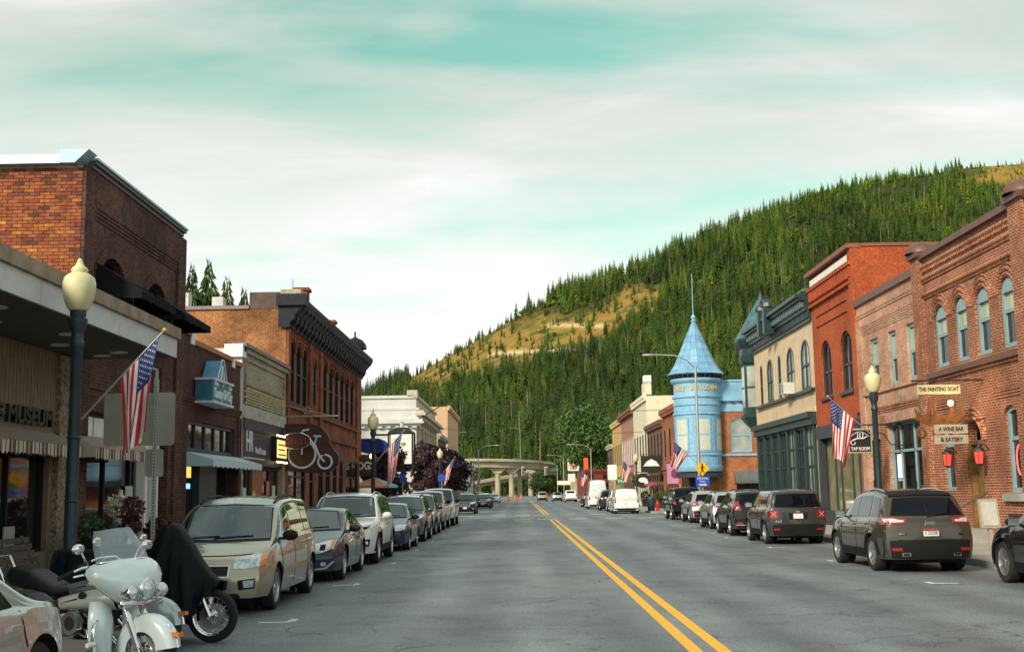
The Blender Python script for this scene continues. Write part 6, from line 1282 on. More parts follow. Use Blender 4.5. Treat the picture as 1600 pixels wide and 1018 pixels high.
# royal blue sedan
W = 1.76; c = Car('blue_sedan', 'small royal blue sedan parked between two tall cars on the left', 'car', (-3.4 - W / 2, 36.1, 0), 0, W=W, wb=2.65, fo=.92, r=.315, paint='royal', sill=.22, kf=.30, **sedan_spec(4.55, 1.45, .92, .96, 1.25, 2.05, lip=.70, rg0=3.1, rg1=3.9),
    ws=(1.27, 2.02, .70, .55), wins=((1.65, 2.45, 2.0, 2.4), (2.53, 3.3, 2.48, 3.05)), doors=(1.35, 2.48, 3.4), handles=(2.28, 3.15), hw=(1.6, 1.0), cabin=True, group=G_L, style='ten')
c.mirror('headlamp', HEADL, 'F', [(.44, .74), (.62, .78), (.78, .79)], [(.42, .61), (.60, .61), (.76, .65)], .012, 10, 4); c.patch('grille', PLAST, 'F', [(-.36, .68), (.36, .68)], [(-.34, .56), (.34, .56)], .012, 10, 3); grille_bars(c, (-.34, .34), .57, .68, 2, vertical=False); c.patch('bumper_intake', PLAST, 'F', [(-.5, .40), (.5, .40)], [(-.56, .25), (.56, .25)], .01, 10, 2); c.plate('F', 0, .47)
def generic_front(c, hl=.80, w=.82, gz=(.58, .76), gw=.4, gm=PLAST):
    c.mirror('headlamp', HEADL, 'F', [(w * .52, hl + .04), (w * .78, hl + .09), (w, hl + .10)], [(w * .50, hl - .07), (w * .76, hl - .06), (w * .97, hl)], .012, 8, 4)
    c.patch('grille_surround', CHROME, 'F', [(-gw - .02, gz[1] + .02), (gw + .02, gz[1] + .02)], [(-gw, gz[0] - .02), (gw, gz[0] - .02)], .008, 10, 3); c.patch('grille', gm, 'F', [(-gw, gz[1]), (gw, gz[1])], [(-gw + .02, gz[0]), (gw - .02, gz[0])], .014, 10, 3); grille_bars(c, (-gw, gw), gz[0], gz[1], 3, vertical=False)
    c.patch('bumper_intake', PLAST, 'F', [(-.55, .42), (.55, .42)], [(-.62, .27), (.62, .27)], .01, 10, 2); c.mirror('fog_lamp', HEADL, 'F', [(.6, .47), (.7, .475)], [(.6, .40), (.7, .40)], .012, 4, 2); c.plate('F', 0, .49)
def suv_front(label, x, y, paint, L=4.65, W=1.84, H=1.68, group=G_L, name='suv', **kw):
    d = suv_spec(L, H, 1.02, 1.08, 1.25, 2.0, lip=.90); d.update(dict(ws=(1.26, 1.95, .75, .60), wins=((1.7, 2.5, 2.0, 2.45), (2.58, 3.4, 2.53, 3.3), (3.5, 4.1, 3.42, 3.9)), doors=(1.4, 2.54, 3.5), handles=(2.3, 3.2), hw=(1.65, 1.12), clad=True, r=.36, wb=2.72, fo=.92, sill=.28, tumble=.30)); d.update(kw)
    c = Car(name, label, 'car', (x - W / 2, y, 0), 0, W=W, paint=paint, group=group, **d); generic_front(c, .86, .84, (.62, .82)); c.rails(2.1, 3.8, .58, PLAST); return c
suv_front('grey-blue wagon with black roof rails behind the royal blue sedan', -3.4, 42.5, 'greyblue')
suv_front('dark grey SUV with a silver bonnet, sixth car on the left', -3.5, 49.3, 'graphite', H=1.72)
def pickup(label, x, y, paint, rz=0, W=1.98, H=1.9, name='pickup_truck', group=G_L):
    L = 5.6; c = Car(name, label, 'truck', (x - W / 2 if rz == 0 else x + W / 2, y, 0), rz, L=L, W=W, wb=3.6, fo=.95, r=.40, paint=paint, sill=.42, tumble=.22, kf=.14, nose=.93, tail=.97, group=group,
        top=[(0, 1.06), (.12, 1.12), (1.25, 1.22), (1.35, 1.24), (2.0, H - .06), (2.4, H), (3.3, H), (3.62, H - .04), (3.78, 1.32), (3.85, 1.30), (5.55, 1.30), (5.6, 1.26)], belt=[(0, 1.0), (1.3, 1.16), (3.7, 1.2), (5.6, 1.24)], ws=(1.36, 1.98, .82, .70), wins=((1.75, 2.55, 2.05, 2.5), (2.63, 3.45, 2.58, 3.4)), doors=(1.45, 2.6, 3.55), handles=(2.4, 3.3), hw=(1.75, 1.3, PLAST), fprof=[(0, .1), (.4, 0), (.9, .02), (1.1, .08), (1.3, .2)], rprof=[(0, .05), (.6, 0), (1.3, .01)])
    c.mirror('headlamp', HEADL, 'F', [(.56, 1.0), (.9, 1.02)], [(.56, .76), (.88, .78)], .012, 6, 4); c.mirror('indicator', AMBER, 'F', [(.78, .97), (.89, .98)], [(.78, .80), (.88, .81)], .016, 4, 3); c.patch('grille_surround', CHROME, 'F', [(-.54, 1.02), (.54, 1.02)], [(-.54, .72), (.54, .72)], .01, 10, 4); c.patch('grille', PLAST, 'F', [(-.5, .99), (.5, .99)], [(-.5, .75), (.5, .75)], .016, 10, 4); grille_bars(c, (-.5, .5), .76, .98, 3, vertical=False, w=.016)
    c.patch('front_bumper', CHROME, 'F', [(-.88, .66), (.88, .66)], [(-.84, .46), (.84, .46)], .03, 12, 3); c.plate('F', 0, .55); c.mirror('tail_lamp', TAILR, 'R', [(.80, 1.2), (.95, 1.2)], [(.80, .88), (.95, .88)], .012, 4, 4); c.patch('rear_bumper', CHROME, 'R', [(-.9, .64), (.9, .64)], [(-.88, .46), (.88, .46)], .03, 12, 3); c.plate('R', 0, .57); c.patch('rear_window', CARDK, 'R', [(-.62, H - .15), (.62, H - .15)], [(-.68, 1.4), (.68, 1.4)], .008, 10, 4); return c
pickup('silver pickup truck with black mirrors in front of the white one', -3.55, 56.0, 'silver', H=1.84); pickup('white full-size pickup truck with amber corner lamps, last before the crossing', -3.45, 62.6, 'white', H=1.98)
suv_front('black SUV facing the camera just beyond the crosswalk', -3.55, 97.5, 'black', W=1.9)
suv_front('second dark car beyond the crosswalk on the left', -3.1, 128, 'black', H=1.6); suv_front('silver car behind the two dark ones beyond the crosswalk', -3.2, 139, 'silver', H=1.66); suv_front('distant white car near the traffic cones', -3.2, 190, 'white', H=1.5, L=4.5); suv_front('distant white van-like car at the far left kerb', -6.4, 205, 'white', H=1.85, L=4.8)
# silver sedan cut by the picture's lower left corner: its rear quarter faces us
W = 1.82; c = Car('silver_sedan', 'silver sedan cut off by the lower left picture corner', 'car', (-3.64 - W / 2, 5.5, 0), 0, W=W, wb=2.72, fo=.95, r=.33, paint='silver', sill=.22, kr=.30, tail=.84, **sedan_spec(4.65, 1.44, .92, .90, 1.3, 2.1, deck=.96, rg0=3.0, rg1=3.75),
    ws=(1.32, 2.08, .72, .56), wins=((1.65, 2.5, 2.05, 2.46), (2.58, 3.3, 2.54, 3.05)), doors=(1.4, 2.54, 3.38), handles=(2.35, 3.22), hw=(1.65, 1.0), cabin=True, group=G_L)
c.mirror('tail_lamp', TAILR, 'R', [(.5, .88), (.80, .86)], [(.52, .70), (.80, .70)], .01, 8, 4)
# --- right row: rears towards the camera (turned round)
def place_rear(xl, yr, W, L): return (xl + W / 2, yr + L, 0)       # xl: road-side wheel line, yr: rear end
def rear_common(c, lamp, bz=(.30, .62), plate=(0, .72), refl=True, txt=None, red=False, lampm=TAILR):
    c.mirror('tail_lamp', lampm, 'R', *lamp, .014, 10, 5); c.patch('rear_bumper', PLAST, 'R', [(-c.half * .95, bz[1]), (0, bz[1]), (c.half * .95, bz[1])], [(-c.half * .92, bz[0]), (0, bz[0] - .02), (c.half * .92, bz[0])], .012, 18, 4)
    if refl: c.mirror('reflector', TAILR, 'R', [(c.half * .62, bz[0] + .20), (c.half * .82, bz[0] + .20)], [(c.half * .62, bz[0] + .14), (c.half * .82, bz[0] + .14)], .022, 4, 2)
    c.plate('R', *plate, txt=txt, red=red); z = plate[1] + .13; c.strip('boot_seam', PLAST, 'R', [(-c.half * .7, bz[1] + .012), (0, bz[1] + .012), (c.half * .7, bz[1] + .012)], .005, .014)
    zz = c.fbelt(c.L - .5) + .04; wpr = MB().path([c.hit('R', .02, zz, .02), c.hit('R', -.2, zz + .05, .025), c.hit('R', -.42, zz + .06, .025)], .012, 5).build('rear_wiper', PLAST, c.o)
def suv_rear(label, xl, yr, paint, spec, W=1.84, rg=(1.12, 1.52, .66, .54), name='suv', cat='car', **kw):
    d = dict(spec); L = d['L']; d.update(dict(ws=(1.26, 1.95, .75, .60), wins=((1.7, 2.5, 2.0, 2.45), (2.58, 3.4, 2.53, 3.3), (3.5, 4.05, 3.42, 3.85)), doors=(1.4, 2.54, 3.5), handles=(2.3, 3.2), hw=(1.65, 1.12), clad=True, r=.36, wb=2.7, fo=.92, sill=.27, tumble=.30, rg=rg, tail=.93, kr=.16)); d.update(kw)
    return Car(name, label, cat, place_rear(xl, yr, W, L), math.pi, W=W, paint=paint, group=G_R, **d)
# bronze SUV with chrome badge
c = suv_rear('bronze SUV with silver roof rails and red licence plate, rear to the camera', 7.25, 23.9, 'bronze', suv_spec(4.62, 1.66, 1.02, 1.06, 1.25, 2.0, tail=.48, lip=.9), W=1.86, rg=(1.13, 1.49, .72, .58), rprof=[(0, .16), (.35, .02), (.6, 0), (.95, .04), (1.1, .10), (1.5, .16)])
c.patch('spoiler', PLAST, 'R', [(-.62, 1.585), (0, 1.61), (.62, 1.585)], [(-.64, 1.50), (0, 1.515), (.64, 1.50)], .03, 14, 2)
rear_common(c, ([(.44, 1.055), (.66, 1.09), (.88, 1.10)], [(.46, .985), (.66, .955), (.88, .95)]), (.30, .64), (0, .80), True, 'S 23338', True)
c.mirror('lamp_insert', HEADL, 'R', [(.50, 1.035), (.70, 1.06), (.84, 1.07)], [(.52, 1.0), (.70, .995), (.84, 1.0)], .02, 8, 2); c.badge('R', 0, .985, 'Jeep', .1, .22); c.patch('plate_recess', PAINT['bronze'], 'R', [(-.44, .90), (.44, .90)], [(-.38, .69), (.38, .69)], .004, 10, 3); c.mirror('exhaust_tip', CHROME, 'R', [(.42, .40), (.58, .40)], [(.42, .34), (.58, .34)], .03, 5, 2); c.mirror('exhaust_mouth', UNDER, 'R', [(.44, .39), (.56, .39)], [(.44, .35), (.56, .35)], .034, 5, 2); c.rails(2.05, 3.75, .58); c.badge('R', .55, .76, 'CHEROKEE', .045, .2); c.badge('R', -.6, .76, '4X4', .045, .1)
MB().tube(c.hit('T', 0, 3.9, 0), c.hit('T', 0, 3.9, .0) + Vector((0, .06, .22)), .008, .005).build('aerial', PLAST, c.o)
# boxy graphite SUV
bx_ = dict(L=4.25, top=[(0, .95), (.12, 1.02), (1.1, 1.12), (1.2, 1.14), (1.75, 1.60), (2.1, 1.68), (3.7, 1.68), (4.02, 1.63), (4.12, 1.50), (4.22, 1.12), (4.25, 1.06)], belt=[(0, .9), (1.2, 1.06), (4.25, 1.08)])
c = suv_rear('boxy graphite SUV with square tail lamps, rear to the camera', 7.6, 36.6, 'graphite', bx_, W=1.80, rg=(1.13, 1.54, .70, .60), rprof=[(0, .14), (.3, .02), (.6, 0), (1.1, .02), (1.5, .05)], wins=((1.6, 2.35, 1.8, 2.3), (2.43, 3.2, 2.38, 3.15), (3.3, 3.75, 3.25, 3.7)), doors=(1.3, 2.4, 3.25), wb=2.57, fo=.82, ws=(1.22, 1.72, .75, .64), tail=.95, kr=.12, tumble=.22, hw=(1.5, 1.18))
rear_common(c, ([(.60, 1.03), (.86, 1.03)], [(.60, .80), (.86, .80)]), (.30, .60), (.0, .86), True)
for sd in (1, -1):
    for pts in (((.66, .85), (.80, .99)), ((.66, .99), (.80, .85))): c.strip('lamp_cross', mat('lamp_cross_lens', (.55, .30, .26), .3), 'R', [(sd * pts[0][0], pts[0][1]), (sd * (pts[0][0] + pts[1][0]) / 2, (pts[0][1] + pts[1][1]) / 2), (sd * pts[1][0], pts[1][1])], .009, .024)
c.badge('R', 0, 1.0, 'Jeep', .07, .14); c.badge('R', .6, .7, '4x4', .12, .2); c.rails(1.9, 3.6, .60, PLAST); c.patch('plate_recess', PLAST, 'R', [(-.3, .96), (.3, .96)], [(-.28, .76), (.28, .76)], .006, 8, 3)
# black crossover, silver crossover, silver wagon
c = suv_rear('glossy black crossover between graphite and silver cars on the right', 7.75, 43.5, 'black', suv_spec(4.6, 1.69, 1.04, 1.1, 1.25, 2.0, tail=.4)); rear_common(c, ([(.66, 1.25), (.82, 1.25)], [(.60, .92), (.84, .92)])); c.mirror('chrome_trim', CHROME, 'R', [(.3, .42), (.8, .42)], [(.3, .39), (.8, .39)], .02, 6, 1); c.rails(2.0, 3.7, .58, PLAST)
c = suv_rear('silver compact crossover with boomerang red tail lamps', 8.25, 51.4, 'silver', suv_spec(4.3, 1.6, 1.0, 1.06, 1.2, 1.9, tail=.42), W=1.77, wb=2.6, fo=.85, rg=(1.10, 1.45, .66, .52), r=.335); rear_common(c, ([(.40, 1.02), (.62, 1.08), (.84, 1.10)], [(.46, .96), (.64, .92), (.84, .93)])); c.rails(1.95, 3.4, .56, PLAST)
c = suv_rear('silver wagon with red corner tail lamps and white plate', 8.75, 61.0, 'silver', suv_spec(4.75, 1.64, .98, 1.02, 1.3, 2.05, tail=.5), rg=(1.08, 1.46, .68, .54)); rear_common(c, ([(.52, 1.04), (.86, 1.06)], [(.50, .90), (.84, .82)])); c.rails(2.1, 3.9, .58, PLAST)
# open-topped style off-roader with spare wheel
c = Car('off_roader', 'black boxy off-roader with wide fenders past the silver wagon', 'car', place_rear(8.6, 68.2, 1.86, 4.2), math.pi, L=4.2, W=1.7, wb=2.6, fo=.7, r=.40, paint='jeepblk', sill=.5, tumble=.10, kf=.05, kr=.03, nose=.9, tail=1.0, group=G_R, tyre_w=.27, flare=.0,
    top=[(0, 1.08), (.1, 1.12), (1.35, 1.2), (1.45, 1.22), (1.72, 1.78), (1.95, 1.84), (4.0, 1.84), (4.12, 1.80), (4.18, 1.3), (4.2, 1.2)], belt=[(0, 1.04), (1.4, 1.16), (4.2, 1.18)], rg=(1.28, 1.70, .66, .62), wins=((1.65, 2.35, 1.8, 2.32, CARDK), (2.43, 3.2, 2.4, 3.18, CARDK), (3.3, 4.0, 3.28, 3.98, CARDK)), hw=(1.6, 1.28, PLAST), doors=(1.5, 2.4), rprof=[(0, .02), (2, .02)])
for q in c.ax:
    for sd in (-1, 1): MB().box(min(sd * .72, sd * .98), max(sd * .72, sd * .98), q - .5, q + .5, .84, .92).build('fender', PLAST, c.o)
sw = obj('spare_wheel', wheel_meshes(.40, .27, 'five', DALLOY)[0], c.o); sw.location = (.1, 4.36, 1.0); sw.rotation_euler = (0, 0, math.pi / 2); rear_common(c, ([(.64, 1.12), (.80, 1.12)], [(.64, .92), (.80, .92)]), (.5, .66), (-.55, .85), False)
# beyond the crossing
def van(label, xl, yr, W=1.85, H=1.85, L=4.6, paint='white', name='van'):
    c = Car(name, label, 'van', place_rear(xl, yr, W, L), math.pi, L=L, W=W, wb=3.0, fo=.85, r=.32, paint=paint, sill=.25, tumble=.14, kf=.2, kr=.06, nose=.88, tail=.97, group=G_R,
        top=[(0, .9), (.12, .98), (.85, 1.12), (.95, 1.16), (1.6, H - .1), (2.0, H - .02), (3.0, H), (L - .25, H - .03), (L - .1, H - .12), (L, H * .6)], belt=[(0, .85), (1.0, 1.1), (L, 1.12)], ws=(.98, 1.55, .76, .66), wins=((1.3, 2.0, 1.6, 1.96),), hw=(1.3, 1.2, PLAST), doors=(1.2, 2.1, 3.2), rprof=[(0, .08), (.3, .01), (1.2, .02), (H, .08)])
    c.mirror('tail_lamp', TAILR, 'R', [(.78, 1.2), (.88, 1.2)], [(.78, .8), (.88, .8)], .01, 4, 4); c.plate('R', .1, .75); c.strip('door_seam', PLAST, 'R', [(0, .4), (0, 1.0), (0, H - .15)], .006); c.strip('door_seam', PLAST, 'R', [(-.8, .98), (0, .98), (.8, .98)], .006); c.patch('rear_window', mat('white_panel', (.62, .66, .67), .3, coat=1), 'R', [(-.68, H - .15), (.68, H - .15)], [(-.74, 1.05), (.74, 1.05)], .01, 10, 4); c.patch('rear_bumper', PLAST, 'R', [(-.86, .42), (.86, .42)], [(-.86, .27), (.86, .27)], .02, 8, 2); return c
van('small white delivery van, rear to the camera, first past the crossing', 6.95, 88.0)
c = suv_rear('white SUV parked ahead of the white delivery van', 7.2, 96.0, 'white', suv_spec(4.7, 1.75, 1.05, 1.1, 1.25, 2.0)); rear_common(c, ([(.76, 1.2), (.88, 1.2)], [(.74, .9), (.88, .9)]))
c = suv_rear('black SUV parked ahead of the white one past the crossing', 7.0, 104.5, 'black', suv_spec(4.7, 1.8, 1.05, 1.1, 1.25, 2.0)); rear_common(c, ([(.70, 1.2), (.84, 1.2)], [(.66, .95), (.84, .95)]))
van('tall white camper van with a roof box past the crossing', 6.5, 114, 2.0, 2.75, 5.6, name='camper_van')
c = suv_rear('black pickup-like car near the red shop', 6.7, 128, 'black', suv_spec(4.7, 1.6, 1.0, 1.05, 1.25, 2.0)); rear_common(c, ([(.66, 1.1), (.84, 1.1)], [(.66, .9), (.84, .9)]))
pk = pickup('distant white pickup truck seen from behind near the grocery sign', 7.2, 196, 'white', math.pi, group=G_R); c = suv_rear('distant silver car left of the white pickup', 5.6, 205, 'silver', suv_spec(4.6, 1.6)); rear_common(c, ([(.66, 1.1), (.84, 1.1)], [(.66, .9), (.84, .9)]))
c = suv_rear('distant tan car driving away on the right lane', 3.2, 215, 'tan', suv_spec(4.6, 1.75)); rear_common(c, ([(.66, 1.1), (.84, 1.1)], [(.66, .9), (.84, .9)])); c.o['group'] = 'cars on the road'
# black hatchback cut by the right picture edge, its front quarter to the road
d = suv_spec(4.5, 1.55, 1.02, 1.06, 1.3, 2.05, tail=.5, lip=.82); W = 1.84
c = Car('black_hatchback', 'glossy black car cut off by the right picture edge', 'car', place_rear(8.55, 17.85, W, 4.5), math.pi, W=W, paint='black', wb=2.7, fo=.95, r=.36, sill=.22, group=G_R, ws=(1.32, 2.0, .75, .58), wins=((1.7, 2.5, 2.05, 2.46, CARGL), (2.58, 3.4, 2.53, 3.3, CARGL)), doors=(1.45, 2.54, 3.5), handles=(2.3, 3.2), hw=(1.7, 1.08), clad=True, style='five', rg=(1.08, 1.4, .66, .54), **d)
c.mirror('headlamp', HEADL, 'F', [(.5, .86), (.86, .90)], [(.48, .76), (.84, .80)], .012, 8, 4); rear_common(c, ([(.66, 1.0), (.84, 1.0)], [(.66, .85), (.84, .85)]))
# ---------------------------------------------------------------- lamp posts and flags
POST = mat('dark_teal_iron', (.018, .034, .045), .42, .1, var=.15); GLOBE = mat('cream_globe', (.62, .57, .33), .25, var=.06, spec=.6)
def lamp_post(x, y, label, z0=.137):
    o = thing('lamp_post', label, 'lamp post', (x, y, z0), 0, 'ornate globe lamp posts')
    pr = [(.30, 0), (.30, .06), (.27, .09), (.265, .14), (.20, .34), (.155, .52), (.145, .60), (.165, .62), (.165, .70), (.14, .73), (.12, .76), (.105, .80)]
    MB().lathe(pr, 24).build('base', POST, o, 35)
    for k in range(16): t = 2 * math.pi * k / 16; MB().path([(.265 * math.cos(t), .265 * math.sin(t), .13), (.20 * math.cos(t), .20 * math.sin(t), .34), (.157 * math.cos(t), .157 * math.sin(t), .52)], .016, 5).build('flute', POST, o)
    MB().lathe([(.105, .78), (.098, 2.0), (.088, 3.75), (.11, 3.78), (.11, 3.84), (.09, 3.88), (.1, 4.0), (.15, 4.1), (.155, 4.18), (.12, 4.2), (.13, 4.24), (.13, 4.3)], 18).build('shaft', POST, o, 40)
    MB().lathe([(.14, 4.3), (.18, 4.34), (.235, 4.46), (.265, 4.60), (.268, 4.70), (.24, 4.79), (.16, 4.845), (.125, 4.86), (.14, 4.90), (.125, 4.93), (.07, 4.97), (.045, 5.03), (.02, 5.08), (0, 5.10)], 24).build('globe', GLOBE, o, 60)
    MB().lathe([(.03, 5.08), (.012, 5.14), (0, 5.2)], 8).build('finial', POST, o); o.scale = (.88, .88, 1)
    for z in (1.55, 2.45): MB().lathe([(.105, z - .02), (.12, z), (.105, z + .02)], 16).build('band', POST, o)
    return o
FRED = mat('flag_red', (.50, .015, .03), .8); FWHT = mat('flag_white', (.72, .70, .68), .8); FBLU = mat('flag_blue', (.015, .03, .16), .8)
def us_flag(base, tip, label, hoist=.95, fly=1.5, drop=.92, seed=1, drift=(0, 0, 0), group='flags on poles along the street'):
    r = random.Random(seed); base, tip = Vector(base), Vector(tip); pd = (tip - base).normalized()
    o = thing('flag', label, 'flag', tuple(base), 0, group); rb = lambda p: p - base
    MB().tube(rb(base), rb(tip), .016, .012, 7).build('pole', STEEL, o); MB().ball(rb(tip + pd * .03), .03, .03, .03, 8, 6).build('pole_tip', GOLD, o)
    side = pd.cross(Vector((0, 0, 1))).normalized(); down = Vector((0, 0, -1)) * drop + Vector(drift)
    NU, NV = 40, 26; ph = r.uniform(0, 6)
    def P(u, v, off=0):
        p = tip - pd * (.06 + v * hoist) + down * (u * fly)
        fold = u ** .7 * (.085 * math.sin(v * 9 + ph + u * 2) + .05 * math.sin(v * 17 + ph * 2 - u * 3)); p += side * fold
        p += (pd * (v - .5) * (hoist * .42) * (u ** .8)) ; p += Vector((0, 0, 1)) * .05 * math.sin(v * 7 + ph) * u
        p += side * off; return rb(p)
    mb = MB(); vs = [[P(i / NU, j / NV) for j in range(NV + 1)] for i in range(NU + 1)]
    base_i = len(mb.v); mb.v += [tuple(p) for row in vs for p in row]
    for i in range(NU):
        for j in range(NV):
            a = i * (NV + 1) + j; mb.f.append((a, a + 1, a + NV + 2, a + NV + 1))
            mb.m.append(2 if (i < NU * .4 and j < NV * 7 / 13) else (0 if (j // 2) % 2 == 0 else 1))
    cl_ = mb.build('cloth', [FRED, FWHT, FBLU], o, 180)
    st = MB()
    for rr in range(9):
        for q in range(6 if rr % 2 == 0 else 5):
            u = (.035 + (q * 2 + (1 if rr % 2 else 0)) * .0303) * 1.0 + .008; v = (rr + .75) / 9.5 * .52 + .0
            for off in (-.012, .012):
                pts = []
                for k in range(10):
                    a = math.pi / 2 + k * math.pi / 5; R = .021 if k % 2 == 0 else .009; pts.append(P(u + R * math.cos(a) * .62, v + R * math.sin(a) * 1.0, off))
                st.add(pts, [tuple(range(10))])
    so = st.build('stars', FWHT, cl_); so['kind'] = 'stuff'
    return o
lamp_post(-6.4, 17.0, 'nearest ornate lamp post with cream globe beside the parked motorcycles')
lamp_post(-6.15, 50.0, 'lamp post with cream globe in front of the white bank')
lamp_post(10.35, 34.4, 'lamp post with cream globe before the pink brick building')
lamp_post(-6.2, 93, 'distant lamp post among the purple-leaved trees'); lamp_post(-6.3, 165, 'farthest lamp post on the left near the viaduct'); lamp_post(11.2, 114, 'distant lamp post in the right row with hanging flowers')
us_flag((-6.3, 17.0, 2.85), (-5.12, 16.9, 4.10), 'large flag hanging on the nearest left lamp post', .85, 1.38, .95, 3, (-.05, 0, 0))
us_flag((10.25, 34.3, 3.15), (8.98, 34.2, 4.3), 'large flag hanging on the right lamp post by the tap room', .95, 1.6, .92, 5, (-.12, 0, 0))
us_flag((-6.0, 50, 3.1), (-4.85, 49.9, 4.35), 'flag on the lamp post in front of the white bank', .95, 1.9, .93, 8, (-.1, 0, 0))
us_flag((10.2, 68.3, 3.2), (8.9, 68.0, 4.45), 'flag on the street light pole beside the blue turret', 1.05, 1.45, .75, 11, (-.35, 0, 0))
us_flag((-6.1, 93, 3.1), (-5.0, 92.8, 4.5), 'flag over the purple-leaved trees on the left', 1.1, 1.8, .85, 14, (-.2, 0, 0)); us_flag((-6.2, 165, 3.1), (-5.0, 164.8, 4.6), 'tiny flag at the far left kerb before the viaduct', 1.2, 1.8, .85, 15, (-.2, 0, 0)); us_flag((-6.2, 140, 3.1), (-5.0, 139.8, 4.6), 'small flag on the left past the purple trees', 1.2, 1.8, .85, 19, (-.2, 0, 0))
us_flag((11.2, 114, 3.2), (9.9, 113.8, 4.6), 'flag before the rose coloured building', 1.2, 1.8, .85, 16, (-.2, 0, 0)); us_flag((10.3, 172, 3.2), (8.9, 171.8, 4.7), 'small flag on the street light before the red shop', 1.3, 2.0, .85, 17, (-.2, 0, 0)); us_flag((11.6, 160, 3.6), (13.0, 159.5, 5.4), 'small flag beside the ochre building', 1.3, 2.0, .9, 18)

# ---------------------------------------------------------------- traffic signs seen from behind and others
ALUM = mat('sign_back_aluminium', (.36, .34, .29), .42, .6, var=.12, scale=1.5)
def rrect(x0, x1, z0, z1, r, y=0):
    pts = []
    for cx_, cz_, a in ((x1 - r, z1 - r, 0), (x0 + r, z1 - r, 90), (x0 + r, z0 + r, 180), (x1 - r, z0 + r, 270)):
        for k in range(5): t = R_(a + k * 22.5); pts.append((cx_ + r * math.cos(t), y, cz_ + r * math.sin(t)))
    return pts
s_ = thing('traffic_sign', 'large blank aluminium sign back on a perforated post behind the flag', 'sign', (-5.9, 19.2, .137))
pb = MB(); pb.box(-.03, .03, -.03, .03, 0, 3.5); pb.build('post', STEEL, s_)
for k in range(60): MB().lathe([(0, -.031), (.012, -.031)], 6, (0, 0, .3 + k * .052), 'y').build('post_hole', UNDER, s_)
MB().prism(rrect(-.86, .30, 2.42, 3.28, .06, .035), (0, .006, 0)).build('sign_plate', ALUM, s_); MB().prism(rrect(-.17, .13, 1.92, 2.36, .04, .035), (0, .006, 0)).build('sign_plate', ALUM, s_)
BLUS = mat('sign_blue_sheet', (.015, .07, .42), .4); YELS = mat('sign_yellow_sheet', (.80, .42, .01), .4)
s_ = thing('pedestrian_sign', 'yellow diamond pedestrian sign above a blue swimming pool sign', 'sign', (10.45, 68.0, .137))
MB().tube((0, .05, 0), (0, .05, 3.6), .03).build('post', STEEL, s_)
MB().prism([(-.42, 0, 2.75), (0, 0, 2.33), (.42, 0, 2.75), (0, 0, 3.17)], (0, .01, 0)).build('diamond', YELS, s_)
pic = MB(); pic.ball((0, -.012, 2.98), .05, .006, .05, 8, 6); pic.tube((0, -.012, 2.92), (0, -.012, 2.72), .045, n=6); pic.tube((0, -.012, 2.72), (-.1, -.012, 2.5), .03, n=5); pic.tube((0, -.012, 2.72), (.1, -.012, 2.52), .03, n=5); pic.tube((0, -.012, 2.88), (-.12, -.012, 2.74), .02, n=5); pic.tube((0, -.012, 2.88), (.12, -.012, 2.78), .02, n=5); po = pic.build('walking_figure', INK, s_)
MB().box(-.4, .4, 0, .01, 1.72, 2.30).build('blue_plate', BLUS, s_)
for tx_, z, w_ in (('SWIMMING', 2.18, .62), ('POOL', 2.0, .34)): text('letters', tx_, .16, PRW, frame((0, -.006, z), (1, 0, 0), (0, 0, 1)), s_, width=w_, depth=.003)
MB().prism([(-.22, -.004, 1.80), (.12, -.004, 1.80), (.12, -.004, 1.76), (.24, -.004, 1.83), (.12, -.004, 1.90), (.12, -.004, 1.86), (-.22, -.004, 1.86)], (0, .003, 0)).build('arrow', PRW, s_)
def plate_sign(x, y, z, w, h, m, label, txt=None, post=True, name='street_sign', tm=None):
    s = thing(name, label, 'sign', (x, y, .137))
    if post: MB().tube((0, .05, 0), (0, .05, z + h - .2), .03).build('post', STEEL, s)
    MB().prism(rrect(-w / 2, w / 2, z, z + h, min(w, h) * .1), (0, .02, 0)).build('plate', m, s)
    for k, t in enumerate(txt or ()): text('letters', t, h * .5, tm or PRW, frame((0, -.006, z + h * (1 - (k + .5) / len(txt))), (1, 0, 0), (0, 0, 1)), s, width=w * .8, depth=.004)
    return s
plate_sign(-6.1, 62, 2.15, .32, .48, BLUS, 'small blue sign plate in front of the white bank'); plate_sign(-6.0, 92, 2.5, .6, .5, BLUS, 'blue sign with white backing above the white pickup')
plate_sign(11.7, 150, 2.9, 1.15, 1.9, PRW, 'tall white advertising sign before the ochre building'); 
WSG = mat('white_sign_face', (.70, .68, .62), .5); ORS = mat('orange_red_print', (.62, .06, .02), .5)
hs = plate_sign(11.9, 262, 6.0, 2.5, 2.6, WSG, 'white grocery sign with a yellow sun and red lettering', None, name='grocery_sign')
for t, z in (('Harvest', 7.15), ('Foods', 6.5)): text('letters', t, .62, ORS, frame((0, -.03, z), (1, 0, 0), (0, 0, 1)), hs, width=2.1 if t == 'Harvest' else 1.6, depth=.01, bold=.02)
MB().lathe([(0, -.03), (.55, -.03)], 16, (0, 0, 7.55), 'y', a0=0, a1=math.pi).build('sun_print', YELS, hs)
plate_sign(11.3, 258, 3.6, 1.6, 1.7, WSG, 'smaller white sign under the grocery sign', None); plate_sign(9.9, 266, 3.0, 3.0, .9, WSG, 'long white sign board under the grocery sign', None)
vs_ = plate_sign(13.0, 232, 4.4, .9, 3.6, mat('orange_sign', (.62, .10, .02), .5), 'vertical orange sign before the red shop', None)
plate_sign(13.0, 231, 3.0, 1.5, .9, mat('green_black_sign', (.02, .08, .06), .5), 'dark green sign under the vertical orange one', None); plate_sign(11.9, 140, 2.2, .9, .9, mat('green_sign', (.03, .20, .08), .5), 'small green road shield sign in the right row', ('90',))
